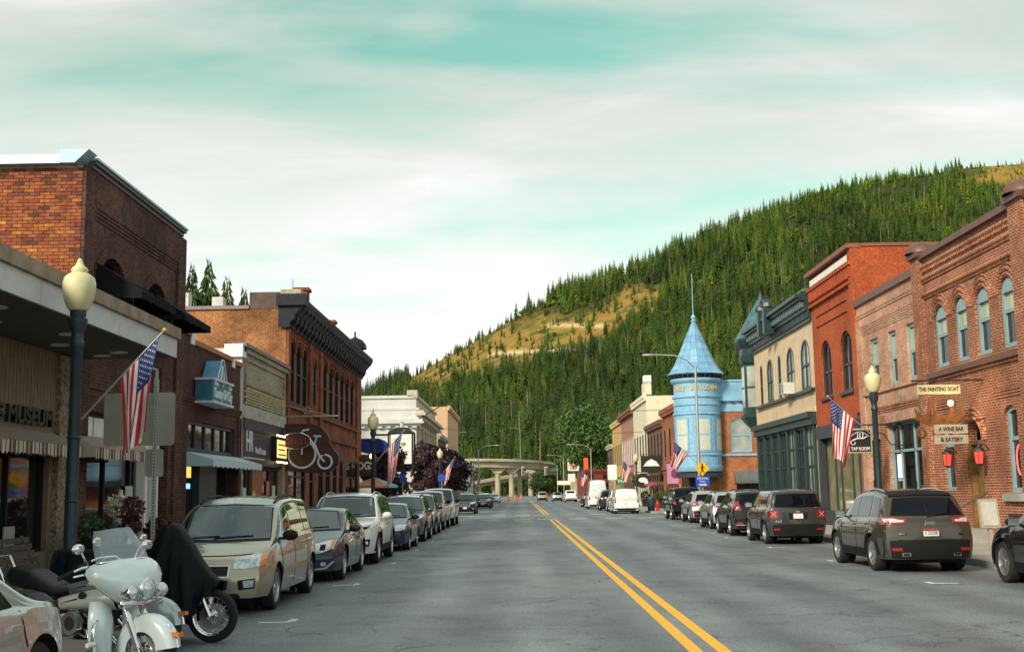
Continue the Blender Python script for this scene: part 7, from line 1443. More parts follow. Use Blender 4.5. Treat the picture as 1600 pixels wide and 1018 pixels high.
def hang_sign(x, y, z, w, h, m, label, txt=None, tm=None, shape='rect'):
    s = thing('hanging_sign', label, 'sign', (x, y, z), 0)
    if shape == 'rect': MB().box(-w / 2, w / 2, -.04, .04, 0, h).build('board', m, s)
    else: MB().lathe([(0, -.04), (w / 2, -.04), (w / 2, .04), (0, .04)], 20, (0, 0, h / 2), 'y').build('board', m, s)
    for k, t in enumerate(txt or ()): text('letters', t, h * .4, tm or PRW, frame((0, -.05, h * (1 - (k + .5) / len(txt))), (1, 0, 0), (0, 0, 1)), s, width=w * .7, depth=.006)
    MB().tube((-w / 2, 0, h + .1), (FR - x, 0, h + .1), .03).build('bracket', IRON, s); return s
m_ = hang_sign(12.0, 108, 3.3, 1.9, 1.5, INK, 'black hanging sign with a white mountain shape in the right row'); MB().prism([(-.75, -.05, .55), (-.45, -.05, .95), (0, -.05, 1.2), (.45, -.05, .95), (.75, -.05, .55)], (0, .005, 0)).build('mountain_print', PRW, m_)
m_ = hang_sign(11.6, 112, 1.9, 1.4, 1.4, INK, 'round black sign with a white animal shape in the right row', shape='disc'); MB().ball((0, -.05, .75), .42, .01, .24).build('animal_print', PRW, m_); MB().ball((.3, -.05, .55), .2, .01, .2).build('animal_print', PRW, m_)
m_ = hang_sign(12.7, 97.5, 2.2, 1.25, 1.6, mat('pink_sign', (.46, .22, .38), .6), 'pink square shop sign left of the blue turret'); MB().ball((0, -.045, .8), .3, .01, .38).build('flower_print', mat('dark_pink_print', (.20, .03, .12), .6), m_)
hang_sign(13.3, 96.5, 1.5, .7, .7, mat('ochre_sign', (.55, .38, .08), .6), 'small ochre sign below the pink one')

# ---------------------------------------------------------------- pavement furniture
BWOOD = mat('bench_wood', (.085, .06, .05), .75, var=.3, scale=7, bump=.4); 
o = thing('bench', 'weathered dark wooden slatted bench below the museum window', 'bench', (-7.55, 18.75, .137))
for k in range(5):
    for y0 in (-1.15, .02): MB().box(-.46 - .05 * k, -.42 - .05 * k, y0, y0 + 1.13, .46 + k * .105, .55 + k * .105).build('back_slat', BWOOD, o)
for k in range(5): MB().box(-.42 + k * .10, -.335 + k * .10, -1.15, 1.15, .42, .455).build('seat_slat', BWOOD, o)
for y in (-.95, 0, .95):
    MB().box(-.40, .06, y - .04, y + .04, .36, .42).build('seat_bearer', BWOOD, o); MB().box(0, .06, y - .05, y + .05, 0, .36).build('leg', BWOOD, o); MB().box(-.42, -.36, y - .05, y + .05, 0, .36).build('leg', BWOOD, o); MB().hexa([(-.42, y - .03, .42), (-.38, y - .03, .42), (-.38, y + .03, .42), (-.42, y + .03, .42)], [(-.70, y - .03, 1.0), (-.66, y - .03, 1.0), (-.66, y + .03, 1.0), (-.70, y + .03, 1.0)]).build('back_post', BWOOD, o)
def leaves(mb, c, r, n, size, rg, flat=1.0):
    for _ in range(n):
        v = rg.normal(size=3); v /= np.linalg.norm(v); v *= r * rg.uniform(.35, 1.0) ** .5; p = np.array(c) + v * np.array([1, 1, flat])
        a = rg.normal(size=3); a /= np.linalg.norm(a); b_ = np.cross(a, rg.normal(size=3)); b_ /= np.linalg.norm(b_) + 1e-9; s = size * rg.uniform(.6, 1.3)
        mb.add([p - a * s, p + b_ * s * .6, p + a * s, p - b_ * s * .6], [(0, 1, 2, 3)])
def vcol_leaf(name, c): return mat(name, c, .7, var=.5, scale=2.5)
def tree(x, y, h, rad, label, lm, seed, n=3200, clumps=26, leaf=.16, trunk_h=.35, group=None, name='street_tree'):
    rg = np.random.default_rng(seed); o = thing(name, label, 'tree', (x, y, .1), 0, group)
    t = MB(); th_ = h * trunk_h; t.path([(0, 0, -.1), (.03 * h * .3, 0, th_ * .5), (0, .02, th_), (.0, .0, h * .75)], [h * .026, h * .021, h * .017, h * .006], 8); cr = MB()
    for k in range(clumps):
        f = rg.uniform(0, 1); a = rg.uniform(0, 6.28); zz = th_ + (h - th_) * (f ** .9) * .93; rr = rad * math.sin(math.pi * min(1, .18 + .78 * f)) * rg.uniform(.45, 1.0)
        c = (rr * math.cos(a), rr * math.sin(a), zz); 
        if k % 2 == 0: t.path([(0, 0, th_ * .8 + (zz - th_) * .35), (c[0] * .5, c[1] * .5, (th_ + zz) / 2), c], [h * .009, h * .006, h * .002], 5)
        leaves(cr, c, rad * rg.uniform(.26, .46), n // clumps, leaf, rg, .8)
    t.build('trunk', BARK, o, 60); cr.build('crown', lm, o); return o
PURP = vcol_leaf('purple_leaf', (.045, .018, .026)); GRNL = vcol_leaf('bright_leaf', (.055, .115, .018)); DGRN = vcol_leaf('shrub_leaf', (.045, .085, .02))
G_P = 'purple-leaved street trees'
tree(-8.1, 72, 4.6, 1.5, 'purple-leaved tree behind the café parasol', PURP, 1, group=G_P); tree(-7.6, 96, 5.6, 1.9, 'large purple-leaved tree right of the bank lantern sign', PURP, 2, group=G_P, n=4200); tree(-7.4, 108, 5.8, 1.9, 'purple-leaved tree behind the second left flag', PURP, 3, group=G_P); tree(-7.0, 122, 5.8, 1.9, 'purple-leaved tree farthest along the left pavement', PURP, 4, group=G_P)
tree(13.6, 240, 18.5, 6.0, 'large bright green leafy tree over the red shop', GRNL, 5, n=9000, clumps=60, leaf=.34, trunk_h=.42, name='green_tree')
for i, (x, y, h, r_) in enumerate(((24, 128, 9.5, 3.2), (27, 110, 8, 3), (6.2, 440, 9, 5), (22, 420, 12, 6))): tree(x, y, h, r_, ('light green bushy tree beside the green pointed roof', 'second light green tree behind the blue turret building', 'low green tree under the viaduct end', 'broad green tree right of the viaduct')[i], GRNL if i < 2 else DGRN, 20 + i, n=3000, leaf=.3, name='green_tree')
# café parasol
o = thing('parasol', 'café parasol with pink, orange and blue panels past the brick block', 'parasol', (-8.35, 68.5, .1))
MB().tube((0, 0, 0), (0, 0, 2.62), .025).build('pole', STEEL, o); MB().lathe([(.28, 0), (.28, .06), (.05, .1)], 14).build('foot', IRON, o)
PC = [mat('parasol_mauve', (.50, .36, .38), .8), mat('parasol_orange', (.70, .28, .14), .8), mat('parasol_blue', (.20, .52, .60), .8)]
for k in range(8): a, c_ = R_(45 * k), R_(45 * k + 45); MB().add([(0, 0, 2.6), (1.35 * math.cos(a), 1.35 * math.sin(a), 2.1), (1.35 * math.cos(c_), 1.35 * math.sin(c_), 2.1), (1.35 * math.cos(a), 1.35 * math.sin(a), 1.98), (1.35 * math.cos(c_), 1.35 * math.sin(c_), 1.98)], [(0, 1, 2), (1, 3, 4, 2)]).build('panel', PC[(0, 2, 0, 0, 0, 1, 1, 2)[k]], o)
for k in range(8): a = R_(45 * k); MB().tube((0, 0, 2.2), (1.3 * math.cos(a), 1.3 * math.sin(a), 2.09), .01, n=4).build('rib', STEEL, o)
# flowers, planters, hydrant, bin
FLW = mat('pale_blossom', (.62, .56, .42), .8, var=.3, scale=12); FLR = mat('dark_red_leaves', (.10, .022, .02), .8, var=.5, scale=9); DRY = mat('dry_twigs', (.095, .045, .022), .9, var=.5, scale=9); PINKF = mat('pink_blossom', (.40, .04, .14), .7)
def planter(x, y, label, w, h, spec, pm, z0=.137):
    o = thing('planter', label, 'planter', (x, y, z0)); MB().hexa([(-w * .42, -w * .42, 0), (w * .42, -w * .42, 0), (w * .42, w * .42, 0), (-w * .42, w * .42, 0)], [(-w / 2, -w / 2, h), (w / 2, -w / 2, h), (w / 2, w / 2, h), (-w / 2, w / 2, h)]).build('tub', pm, o); MB().box(-w * .53, w * .53, -w * .53, w * .53, h - .05, h + .02).build('rim', pm, o)
    rg = np.random.default_rng(int(abs(x * 100 + y)))
    for nm, m, c, r, n, sz in spec: mb = MB(); leaves(mb, c, r, n, sz, rg); mb.build(nm, m, o)
    return o
planter(-8.25, 24.6, 'black planter with pale blossoms and dark red leaves below the striped awning', .55, .62, (('foliage', FLR, (.2, 0, 1.35), .30, 420, .05), ('blossom', FLW, (-.05, -.12, 1.42), .24, 420, .04), ('stems', DGRN, (0, 0, .85), .25, 240, .05), ('trailing', FLR, (.25, 0, 1.0), .22, 160, .05)), BLKP)
planter(-8.1, 26.9, 'planter of dry brown twigs in front of the white posts', .5, .4, (('twigs', DRY, (0, 0, .85), .36, 700, .06),), BLKP); planter(-8.3, 23.0, 'low dark planter with green leaves under the museum pillar', .6, .75, (('foliage', DGRN, (0, 0, 1.0), .3, 420, .05),), BLKP)
o = thing('dress_form', 'white dress on a display form behind the flower planter', 'mannequin', (-8.62, 25.7, .137)); DRS = mat('white_satin', (.62, .62, .70), .55, var=.06)
mbd = MB(); prf = [(.30, .42), (.27, .6), (.21, .85), (.145, 1.12), (.13, 1.2), (.165, 1.4), (.17, 1.5), (.12, 1.6), (.05, 1.66), (.05, 1.74)]
mbd.grid([[((r_ * (1 + .10 * math.sin(9 * t) * (1.2 - z))) * math.cos(t), (r_ * (1 + .10 * math.sin(9 * t) * (1.2 - z))) * .8 * math.sin(t), z) for t in np.linspace(0, 2 * math.pi, 37)[:-1]] for r_, z in prf], closed_v=True); mbd.build('dress', DRS, o, 60); MB().tube((0, 0, 0), (0, 0, .45), .02).build('stand', IRON, o); MB().lathe([(.2, 0), (.2, .03), (0, .04)], 14).build('stand_foot', IRON, o); MB().ball((0, 0, 1.74), .05, .05, .03).build('neck_cap', mat('cream_cap', (.6, .5, .3), .6), o)
REDP = mat('hydrant_red', (.45, .015, .012), .4)
o = thing('fire_hydrant', 'red fire hydrant on the corner past the crossing', 'fire hydrant', (10.4, 90.3, .13)); MB().lathe([(.16, 0), (.16, .06), (.12, .08), (.12, .5), (.15, .52), (.15, .56), (.12, .6), (.09, .72), (.04, .78), (.04, .84), (0, .85)], 14).build('barrel', REDP, o, 40)
for d in ((1, 0), (-1, 0), (0, -1)): MB().tube((0, 0, .42), (d[0] * .2, d[1] * .2, .42), .055).build('outlet', REDP, o)
o = thing('litter_bin', 'dark green litter bin beside the red hydrant', 'bin', (10.0, 91.0, .13)); MB().lathe([(.26, 0), (.3, .9), (.32, .92), (.3, .98), (.12, 1.08), (0, 1.1)], 14).build('drum', GREEN, o, 40); MB().lathe([(.315, .3), (.325, .33), (.315, .36)], 14).build('band', IRON, o)
o = thing('shop_parasol', 'small bright pink parasol before the far right shops', 'parasol', (12.0, 108, .13)); MB().tube((0, 0, 0), (0, 0, 2.3), .03).build('pole', STEEL, o); MB().lathe([(0, 2.3), (.75, 2.05), (.75, 1.97)], 8).build('canopy', PINKF, o)
o = thing('flower_basket', 'hanging flower basket on the far right lamp post', 'flower basket', (11.2, 113.4, 2.6)); rg = np.random.default_rng(4); mb = MB(); leaves(mb, (0, 0, 0), .55, 500, .1, rg); mb.build('foliage', DGRN, o); mb = MB(); leaves(mb, (0, -.1, .2), .45, 50, .06, rg); mb.build('blossom', PINKF, o); MB().lathe([(.4, 0), (.3, -.3), (0, -.4)], 10).build('basket', IRON, o)
for i, (x, y) in enumerate(((12.3, 100), (12.2, 104.5), (12.3, 117))): planter(x, y, ('flower tub left of the pink sign', 'flower tub below the mountain sign', 'flower tub before the cream building')[i], .7, .6, (('foliage', DGRN, (0, 0, 1.0), .5, 400, .09), ('blossom', PINKF, (0, -.1, 1.1), .4, 40, .05)), IRON)
o = thing('menu_stand', 'grey menu stand on the pavement by the arched door', 'menu stand', (11.9, 30.4, .137)); MB().hexa([(-.05, -.05, 0), (.05, -.05, 0), (.05, .05, 0), (-.05, .05, 0)], [(-.05, -.05, .5), (.05, -.05, .5), (.05, .05, .5), (-.05, .05, .5)]).build('post', GRB, o); MB().hexa([(-.24, -.10, .5), (.24, -.10, .5), (.24, .02, .5), (-.24, .02, .5)], [(-.24, .06, 1.22), (.24, .06, 1.22), (.24, .16, 1.22), (-.24, .16, 1.22)]).build('case', GRB, o); MB().hexa([(-.19, -.113, .56), (.19, -.115, .56), (.19, -.09, .56), (-.19, -.09, .56)], [(-.19, .025, 1.15), (.19, .025, 1.15), (.19, .05, 1.15), (-.19, .05, 1.15)]).build('menu_sheet', mat('menu_paper', (.42, .43, .40), .6), o)
CONE = mat('cone_orange', (.75, .12, .03), .6)
for i, (x, y) in enumerate(((-2.3, 232), (-.9, 236), (.4, 300))):
    o = thing('traffic_cone', ('orange traffic cone at the far left lane', 'orange traffic cone right of the first one in the far road', 'orange traffic cone farthest down the road')[i], 'cone', (x, y, .0)); MB().lathe([(.45, 0), (.45, .06), (.3, .07), (.08, 1.25), (0, 1.26)], 12).build('body', CONE, o, 40); MB().lathe([(.215, .5), (.16, .8)], 12).build('band', FWHT, o)
def signal(x, y, z, label):
    o = thing('traffic_light', label, 'traffic light', (x, y, z)); MB().box(-.35, .35, -.02, .02, -.2, 1.9).build('back_plate', mat('signal_pale', (.60, .58, .45), .6), o); MB().box(-.22, .22, -.28, -.03, -.05, 1.75).build('housing', CHAR, o)
    for k, c_ in enumerate(((.03, .2, .05), (.3, .2, .02), (.35, .02, .02))): MB().lathe([(0, -.3), (.16, -.3)], 12, (0, 0, .25 + k * .56), 'y').build('lens', mat('lens_%d' % k, c_, .3), o)
    return o
signal(.9, 300, 6.1, 'traffic light hanging before the viaduct columns'); signal(6.7, 300, 6.0, 'traffic light hanging near the right end of the viaduct')
o = tag(MB().path([(-6.5, 300.2, 8.6), (0.9, 300.2, 8.1), (6.7, 300.2, 8.0), (10.6, 300.2, 8.4)], .03, 5).build('signal_wire', CHAR), 'span wire carrying the traffic lights before the viaduct', 'wire')
for i, (y, za, zb) in enumerate(((96, 9.6, 8.3), (122, 8.4, 7.8), (70, 5.6, 7.3))):
    pts = [(-9 + 22 * t, y + 3 * t, za + (zb - za) * t - .5 * math.sin(math.pi * t)) for t in np.linspace(0, 1, 12)]
    if i < 2: tag(MB().path(pts, .025, 5).build('overhead_wire', CHAR), ('highest overhead wire crossing from the bank to the turret', 'lower overhead wire crossing the street before the forest')[i], 'wire')

# ---------------------------------------------------------------- person behind the bronze car
def person(x, y, rz, label, shirt, trousers, hair):
    SK = mat('skin', (.42, .23, .16), .5); o = thing('person', label, 'person', (x, y, .137), rz)
    J = [((0, 0, .95), .14), ((0, 0, 1.15), .13), ((0, 0, 1.38), .155), ((0, 0, 1.5), .06), ((0, -.01, 1.58), .085), ((0, -.015, 1.70), .082), ((.19, 0, 1.42), .06), ((.26, -.02, 1.15), .045), ((.24, -.16, .95), .035), ((-.19, 0, 1.42), .06), ((-.26, -.02, 1.15), .045), ((-.24, -.16, .95), .035), ((.10, 0, .88), .10), ((.11, -.02, .5), .07), ((.11, .02, .08), .045), ((.12, -.12, .03), .035), ((-.10, 0, .88), .10), ((-.11, .02, .5), .07), ((-.11, .04, .08), .045), ((-.12, -.10, .03), .035)]
    E = [(0, 1), (1, 2), (2, 3), (3, 4), (4, 5), (2, 6), (6, 7), (7, 8), (2, 9), (9, 10), (10, 11), (0, 12), (12, 13), (13, 14), (14, 15), (0, 16), (16, 17), (17, 18), (18, 19)]
    me = bpy.data.meshes.new('body'); me.from_pydata([j[0] for j in J], E, []); b_ = obj('body', me, o)
    sk = b_.modifiers.new('skin', 'SKIN'); b_.modifiers.new('sub', 'SUBSURF').levels = 1
    for i, (_, r_) in enumerate(J): me.skin_vertices[0].data[i].radius = (r_, r_)
    me.skin_vertices[0].data[0].use_root = True; me.materials.append(shirt)
    MB().ball((0, .02, 1.71), .105, .115, .11).build('hair', hair, o, 60); MB().ball((0, -.085, 1.64), .06, .03, .08).build('face', SK, o, 60)
    for s in (-1, 1): MB().path([(s * .10, 0, .95), (s * .112, -.01, .5), (s * .112, .03, .1)], [.125, .09, .07], 10).build('trouser_leg', trousers, o, 60); MB().ball((s * .24, -.19, .92), .035, .05, .05).build('hand', SK, o, 60)
    return o
person(10.95, 36.6, R_(200), 'dark-haired person in black clothing standing behind the bronze car', BLKW, DBLU, INK)

# things shown in the shop windows
def display(F, par_label, u, z, w, h, o, m, label, name='window_display', cat='display'):
    t = thing(name, label, cat, tuple(F.p(u, o, z))); MB().box(-.012, .012, -w / 2, w / 2, 0, h).build('panel', m, t); MB().box(-.014, .014, -w / 2 - .02, w / 2 + .02, -.025, -.001).build('shelf', BLKP, t); return t
NBL = mat('blue_neon', (.1, .4, .8), .5, emit=(.15, .45, 1), es=1.6); NYE = mat('amber_lamp_glass', (.6, .4, .08), .5, emit=(1, .6, .12), es=.8); NWH = mat('white_neon', (.7, .7, .8), .5, emit=(.8, .85, 1), es=1.1)
display(LF, '', 32.6, 1.95, .55, .14, -.12, NBL, 'small blue neon sign in the brown brick shop window'); display(LF, '', 32.7, 2.25, .5, .3, -.12, NYE, 'amber lamp shade in the brown brick shop window'); display(LF, '', 36.9, 1.0, .8, .6, -.12, mat('poster_blue', (.2, .34, .42), .6), 'pale blue poster low in the brown brick shop window')
display(RF, '', 41.1, 2.0, .34, .8, -.13, NWH, 'white neon figure in the pink brick building window'); display(LF, '', 18.5, .8, .5, .6, -.12, mat('poster_pale', (.42, .44, .4), .6), 'pale framed picture low in the museum window'); display(LF, '', 21.3, .8, .45, .45, -.12, mat('poster_grey', (.33, .33, .31), .6), 'grey card low in the museum window near the pillar')
display(LF, '', 28.0, 1.5, .5, .5, -.2, mat('poster_white', (.5, .52, .52), .6), 'white notice card in the bridal shop window'); display(LF, '', 24.9, 1.55, .4, .6, -.2, mat('poster_frame', (.30, .36, .34), .6), 'framed picture at the near end of the bridal shop window')
# ---------------------------------------------------------------- motorcycles (local +x is forward)
PEARL = carpaint('pearl_paint', (.72, .81, .83), .1); LEATH = mat('black_leather', (.008, .008, .010), .4, var=.25, scale=30, bump=.25, bscale=60, spec=.35); CREAMP = carpaint('cream_tank_paint', (.66, .68, .60), .1); CLRPL = mat('clear_shield', (.55, .62, .68), .04, alpha=.42); SILVP = carpaint('bike_silver', (.40, .44, .48), .6)
def spoked(par, x, r, w, name='wheel', white=False, disc=True, steer=0):
    t = MB().lathe([(r * .74, -w * .42), (r * .86, -w * .5), (r * .95, -w * .42), (r, -w * .12), (r, w * .12), (r * .95, w * .42), (r * .86, w * .5), (r * .74, w * .42)], 40, axis='y'); to = t.build(name, TYRE, par, 40); to.location = (x, 0, r); to.rotation_euler = (0, 0, steer)
    MB().lathe([(r * .76, -w * .36), (r * .70, -w * .3), (r * .67, 0), (r * .70, w * .3), (r * .76, w * .36)], 40, axis='y').build('rim', CHROME, to, 50)
    for k in range(20):
        a = 2 * math.pi * k / 20; s = 1 if k % 2 else -1; MB().tube((.05 * math.cos(a + .6 * s), s * w * .28, .05 * math.sin(a + .6 * s)), (r * .69 * math.cos(a), 0, r * .69 * math.sin(a)), .006, n=4).build('spoke', CHROME, to)
    MB().tube((0, -w * .5, 0), (0, w * .5, 0), .055, n=14).build('hub', CHROME, to, 50)
    if disc:
        for s in (-1, 1): MB().lathe([(r * .30, s * w * .52), (r * .46, s * w * .52), (r * .46, s * w * .56), (r * .30, s * w * .56)], 28, axis='y').build('brake_disc', ALLOY, to, 40)
    return to
def fender(par, x, r, w, a0, a1, m, name='fender', steer=0, skirt=.10):
    G = []
    for k in range(17):
        a = a0 + (a1 - a0) * k / 16; R = r + .035; row = []
        for q in np.linspace(-1, 1, 9):
            dr = -skirt * abs(q) ** 4; yy = w * (math.sin(q * math.pi / 2) * .62); row.append(((R + dr - .02 * q * q) * math.cos(a), yy, (R + dr - .02 * q * q) * math.sin(a)))
        G.append(row)
    o = MB().grid(G).build(name, m, par, 60); o.location = (x, 0, r); o.rotation_euler = (0, 0, steer); return o
def motorcycle(label, loc, rz, paint, tank, fairing=True, name='motorcycle', seat_back=False):
    o = thing(name, label, 'motorcycle', loc, rz, 'motorcycles at the left kerb'); r = .325; fx = .82; rx = -.80
    spoked(o, fx, r, .13); spoked(o, rx, .32, .15)
    ff = fender(o, fx, r, .17, R_(8), R_(215), paint, 'front_fender', 0, .15); MB().path([(.34 * math.cos(a) + .03, 0.0, .34 * math.sin(a)) for a in np.linspace(R_(8), R_(60), 6)], .012, 6).build('fender_trim', CHROME, ff)
    MB().box(.22, .40, -.035, .035, .15, .19).build('fender_tip_lamp', AMBER, ff)
    for s in (-1, 1): MB().path([(fx, s * .115, r), (.62, s * .115, .74), (.52, s * .115, .98)], [.036, .034, .03], 12).build('fork_leg', CHROME, o, 60); MB().lathe([(.05, -.03), (.055, 0), (.05, .03)], 12, (fx, s * .12, r), 'y').build('axle_cap', CHROME, o)
    # tank, frame, seat
    G = []
    for k in range(13):
        t = k / 12; x = .46 - t * .80; w = .17 * math.sin(math.pi * (t * .82 + .14)) ** .7 + .01; zt = .93 - .13 * t ** 1.5; zb = .70 - .02 * t; G.append([(x, w * math.sin(a) * (1.0 if abs(a) > 0 else 1), (zt + zb) / 2 + (zt - zb) / 2 * math.cos(a)) for a in np.linspace(-math.pi, math.pi, 21)[:-1]])
    tk = MB().grid(G, closed_v=True).build('tank', tank, o, 60)
    for s in (-1, 1): MB().ball((.12, s * .165, .83), .06, .012, .05, 10, 6).build('tank_emblem', INK, tk); MB().prism([(.06, s * .172, .82), (.06, s * .172, .80), (-.22, s * .14, .755)], (0, s * .004, 0)).build('tank_stripe', INK, tk)
    MB().ball((.06, 0, .94), .07, .05, .02).build('filler_cap', CHROME, tk)
    def pad(cl, w, nm, m=LEATH):       # cl: (x, top z, bottom z, width factor) stations of an upholstered seat
        xs_, zt_, zb_, wf_ = zip(*cl); t_ = np.linspace(0, 1, 26); q_ = np.linspace(0, 1, len(cl)); G = []
        for t in t_:
            x, zt, zb, f = (float(np.interp(t, q_, v)) for v in (xs_, zt_, zb_, wf_)); e = min(1, (max(.0, math.sin(math.pi * t)) * 2.2 + .03)) ** .5; zm = (zt + zb) / 2; hh = (zt - zb) / 2
            G.append([(x, w * f * e * math.copysign(abs(math.cos(a)) ** .55, math.cos(a)), zm + hh * e * math.copysign(abs(math.sin(a)) ** .75, math.sin(a))) for a in np.linspace(0, 2 * math.pi, 25)[:-1]])
        so = MB().grid(G, closed_v=True).build(nm, m, o, 180); return so
    if seat_back:
        pad(((-.22, .80, .68, .6), (-.40, .80, .66, .9), (-.58, .90, .68, 1.0), (-.72, .98, .72, 1.0), (-.95, 1.02, .78, 1.0), (-1.15, .98, .82, .9)), .22, 'seat')
        MB().path([(-1.05, -.14, .75), (-1.25, -.14, 1.12), (-1.25, .14, 1.12), (-1.05, .14, .75)], .016, 8).build('luggage_rail', CHROME, o, 60)
    else: pad(((-.24, .83, .70, .55), (-.40, .76, .64, .95), (-.55, .755, .64, 1.0), (-.66, .84, .68, .8), (-.85, .87, .74, .7), (-1.02, .85, .76, .6)), .19, 'seat')
    fender(o, rx, .335, .2, R_(20), R_(175), paint, 'rear_fender', 0, .12)
    MB().path([(.45, 0, .92), (.30, 0, .40), (.0, 0, .20), (-.5, 0, .22), (-.62, 0, .62), (-.25, 0, .68)], .03, 8).build('frame', INK, o, 60)
    # engine
    MB().box(-.28, .22, -.13, .13, .20, .42).build('crankcase', ALLOY, o); MB().tube((-.42, -.14, .36), (-.42, .14, .36), .15, n=18).build('gearbox', DALLOY, o, 40)
    for s in (1, -1):
        ax = Vector((s * .38, 0, .92)).normalized()
        for k in range(8): c = Vector((0.0, 0, .38)) + ax * (.05 + k * .032); MB().tube(c, c + ax * .017, .092 if k < 6 else .10, n=16).build('cylinder_fin', ALLOY if k % 2 else INK, o, 40)
    MB().tube((0, -.14, .58), (0, -.21, .58), .11, n=20).build('air_cleaner', CHROME, o, 40); MB().tube((0, .13, .34), (0, .19, .34), .13, n=20).build('primary_cover', CHROME, o, 40); MB().lathe([(.0, -.215), (.06, -.215), (.07, -.21)], 14, (0, 0, .58), 'y').build('cover_ring', INK, o)
    for s, z in ((-1, .22), (1, .22)): MB().path([(.15, s * .12, .5), (.28, s * .17, .34), (.1, s * .2, .24), (-.5, s * .25, .22), (-1.25, s * .27, .26)], [.024, .026, .03, .045, .05], 12).build('exhaust', CHROME, o, 60)
    # leg shields, bars, boards
    for s in (-1, 1):
        if fairing:
            G = [[(x0 + .10 * math.cos(a), s * (.235 + w_ * math.sin(a)), z) for a in np.linspace(-1.7, 1.7, 13)] for x0, z, w_ in ((.36, .80, .07), (.40, .74, .12), (.42, .62, .15), (.42, .48, .145), (.43, .36, .12), (.44, .27, .09))]
            MB().grid(G).build('leg_shield', paint, o, 60)
        MB().path([(.40, s * .06, .62), (.47, s * .30, .66), (.49, s * .39, .58), (.48, s * .40, .36), (.44, s * .30, .24), (.36, s * .08, .22)], .017, 8).build('crash_bar', CHROME, o, 60)
        MB().box(.10, .46, s * .28 - .05, s * .28 + .05, .265, .285).build('footboard', CHROME, o); MB().tube((.5, s * .38, .42), (.5, s * .48, .42), .022).build('highway_peg', WHITEW if fairing else CHROME, o)
        # saddlebags
        mbb = MB(); G = []
        for t in np.linspace(0, 1, 9):
            x = -.52 - .68 * t; w_ = .11 * min(1, 3 * t + .4, 3 * (1 - t) + .5); h_ = .15 * min(1, 2.5 * t + .6, 3 * (1 - t) + .6); G.append([(x, s * (.30 + w_ * math.copysign(abs(math.cos(a)) ** .6, math.cos(a))), .50 + h_ * math.copysign(abs(math.sin(a)) ** .6, math.sin(a))) for a in np.linspace(0, 2 * math.pi, 17)[:-1]])
        mbb.grid(G, closed_v=True); mbb.add(G[0], [tuple(range(16))]); mbb.add(G[-1], [tuple(range(16))]); mbb.build('saddlebag', paint, o, 50); MB().path([(-.55, s * .41, .6), (-.85, s * .42, .63), (-1.15, s * .4, .6)], .01, 6).build('bag_trim', CHROME, o)
        # handlebar
        MB().path([(.46, s * .05, 1.02), (.42, s * .22, 1.13), (.30, s * .36, 1.12), (.18, s * .46, 1.05)], .015, 8).build('handlebar', CHROME, o, 60); MB().tube((.24, s * .41, 1.085), (.12, s * .50, 1.02), .022).build('grip', TYRE, o, 60)
        MB().path([(.34, s * .33, 1.13), (.36, s * .44, 1.26)], .009, 6).build('mirror_stalk', CHROME, o); MB().ball((.35, s * .48, 1.30), .018, .085, .05, 12, 8).build('mirror', CHROME, o, 60); MB().path([(.33, s * .30, 1.10), (.37, s * .40, 1.06), (.30, s * .48, 1.04)], .01, 6).build('lever', CHROME, o)
    if fairing:
        # batwing: rows (z, half width, front x, side x)
        rows_ = [(.78, .10, .70, .64), (.83, .20, .74, .62), (.90, .30, .77, .58), (.98, .385, .78, .52), (1.05, .44, .765, .46), (1.11, .455, .735, .42), (1.16, .43, .70, .41), (1.195, .38, .66, .42)]
        G = [[(sx + (fx_ - sx) * math.cos(t) ** .75, w_ * math.sin(t), z - .05 * abs(math.sin(t)) ** 3) for t in np.linspace(-math.pi / 2, math.pi / 2, 25)] for z, w_, fx_, sx in rows_]
        fr_ = MB().grid(G).build('fairing', paint, o, 60); G2 = [[(p[0] - .03, p[1] * .95, p[2]) for p in row] for row in G]; MB().grid(G2).build('fairing_lining', INK, fr_, 60)
        G = [[(.66 - .17 * t ** 1.1 + (.0) - (1 - math.cos(a)) * .22, (.33 - .13 * t * t) * math.sin(a), 1.19 + .30 * t - .03 * abs(math.sin(a)) ** 3) for a in np.linspace(-math.pi / 2, math.pi / 2, 21)] for t in np.linspace(0, 1, 9)]
        sh = MB().grid(G).build('windshield', CLRPL, o, 60); MB().path(G[0], .012, 6).build('shield_trim', CHROME, sh, 60)
        def lamp(x, y, z, rr, nm):
            l = MB().lathe([(rr * .8, -.12), (rr * 1.05, -.06), (rr * 1.12, 0), (rr * 1.0, .015)], 22, (x, y, z), 'x').build(nm, CHROME, o, 50); MB().lathe([(rr, .01), (rr * .6, .035), (0, .045)], 22, (x, y, z), 'x').build('lens', HEADL, l, 60); return l
        lamp(.80, 0, .905, .095, 'headlamp'); lamp(.80, .215, .885, .062, 'spot_lamp'); lamp(.80, -.215, .885, .062, 'spot_lamp')
        MB().path([(.74, -.26, .80), (.77, 0, .775), (.74, .26, .80)], .022, 8).build('light_bar', CHROME, o, 60)
        for s in (-1, 1): MB().path([(.74, s * .20, .80), (.78, s * .215, .84)], .016, 6).build('lamp_stem', CHROME, o); MB().ball((.72, s * .27, .78), .04, .03, .04).build('turn_signal', CHROME, o, 60)
    else:
        MB().lathe([(.07, -.12), (.09, 0), (0, .03)], 16, (.62, 0, .98), 'x').build('headlamp', CHROME, o, 50)
    MB().ball((-1.12, 0, .62), .04, .07, .04).build('tail_lamp', TAILR, o, 60); MB().tube((-.1, .16, .25), (-.2, .34, .02), .014).build('side_stand', CHROME, o)
    o.scale = (.95, .95, .97)
    return o
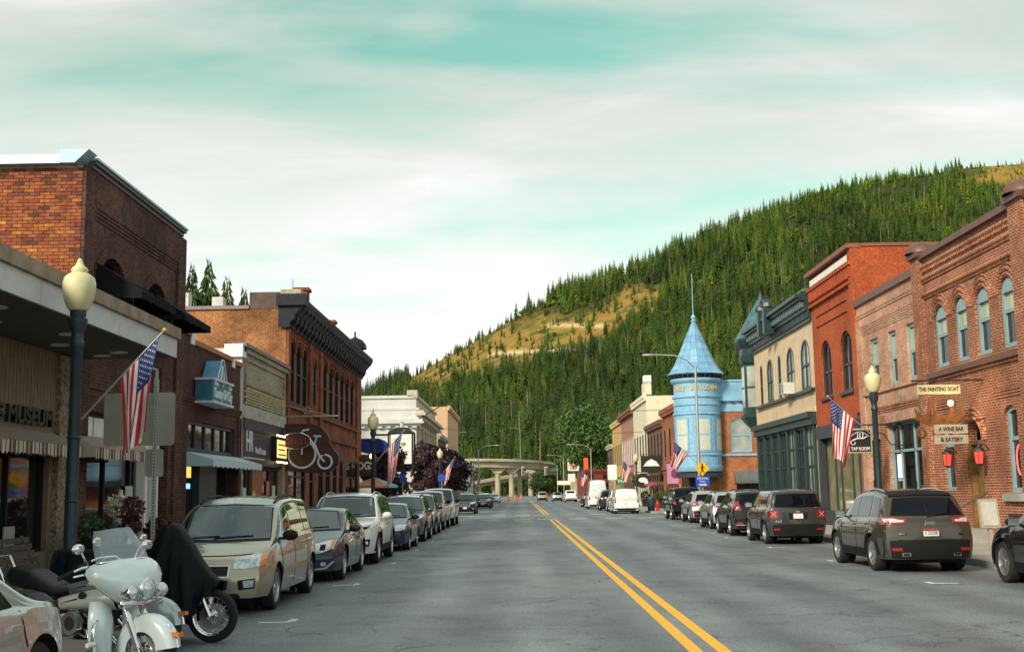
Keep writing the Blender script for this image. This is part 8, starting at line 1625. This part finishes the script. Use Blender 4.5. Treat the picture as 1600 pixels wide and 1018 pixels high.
motorcycle('white touring motorcycle with batwing fairing and chrome lamps in the left foreground', (-4.18, 11.55, 0), R_(-24), PEARL, CREAMP, True, seat_back=False)
motorcycle('silver motorcycle with thick black seat half hidden behind the silver sedan', (-4.75, 13.35, 0), R_(-14), SILVP, SILVP, False, seat_back=True)
# covered motorcycle: front wheel showing under a black cloth
o = thing('covered_motorcycle', 'motorcycle under a black cover with only its front wheel showing', 'motorcycle', (-4.42, 14.55, 0), R_(-6), 'motorcycles at the left kerb')
CS = 1.08
w_ = spoked(o, .72, .31, .12); spoked(o, -.85, .31, .14)
for s in (-1, 1): MB().path([(.72, s * .1, .31), (.50, s * .1, .8)], .03, 10).build('fork_leg', CHROME, o, 60)
CLOTH = mat('cover_cloth', (.004, .005, .008), .55, var=.3, scale=5, bump=.5, bscale=9, spec=.12)
xs = np.linspace(-1.25, .82, 48); G = []
ridge = gsm([-1.25, -1.1, -.7, -.3, 0.0, .12, .25, .40, .60, .72, .82], [.75, .92, 1.0, .98, 1.10, 1.30, 1.33, 1.15, .86, .72, .66], xs, .05); hem = gsm([-1.25, -.9, -.3, .0, .3, .5, .66, .82], [.30, .22, .20, .15, .16, .26, .42, .56], xs, .06); wd = gsm([-1.25, -1.0, 0, .15, .4, .7, .82], [.12, .32, .34, .46, .40, .2, .1], xs, .08)
for i, x in enumerate(xs):
    row = []
    for a in np.linspace(-1, 1, 41):
        t = abs(a); s = math.copysign(1, a); z = ridge[i] - (ridge[i] - hem[i]) * (t ** 1.5) ; wv = 1 + .20 * t * math.sin(x * 17 + s * 1.3 + t * 2.2) + .16 * t * t * math.sin(x * 31 + 2 * s + t) + .05 * math.sin(x * 53 - t * 7); fold = .035 * t * math.sin(x * 38 + 3 * math.sin(3 * t) + s) + .02 * t * math.sin(x * 71 + 5 * t); row.append((x + .03 * t * math.sin(x * 9 + 4 * t), s * ((.035 + wd[i] * (t ** .62)) * wv + fold), (z + .02 * t * math.sin(x * 19)) * CS))
    G.append(row)
MB().grid(G).build('cover', CLOTH, o, 180)
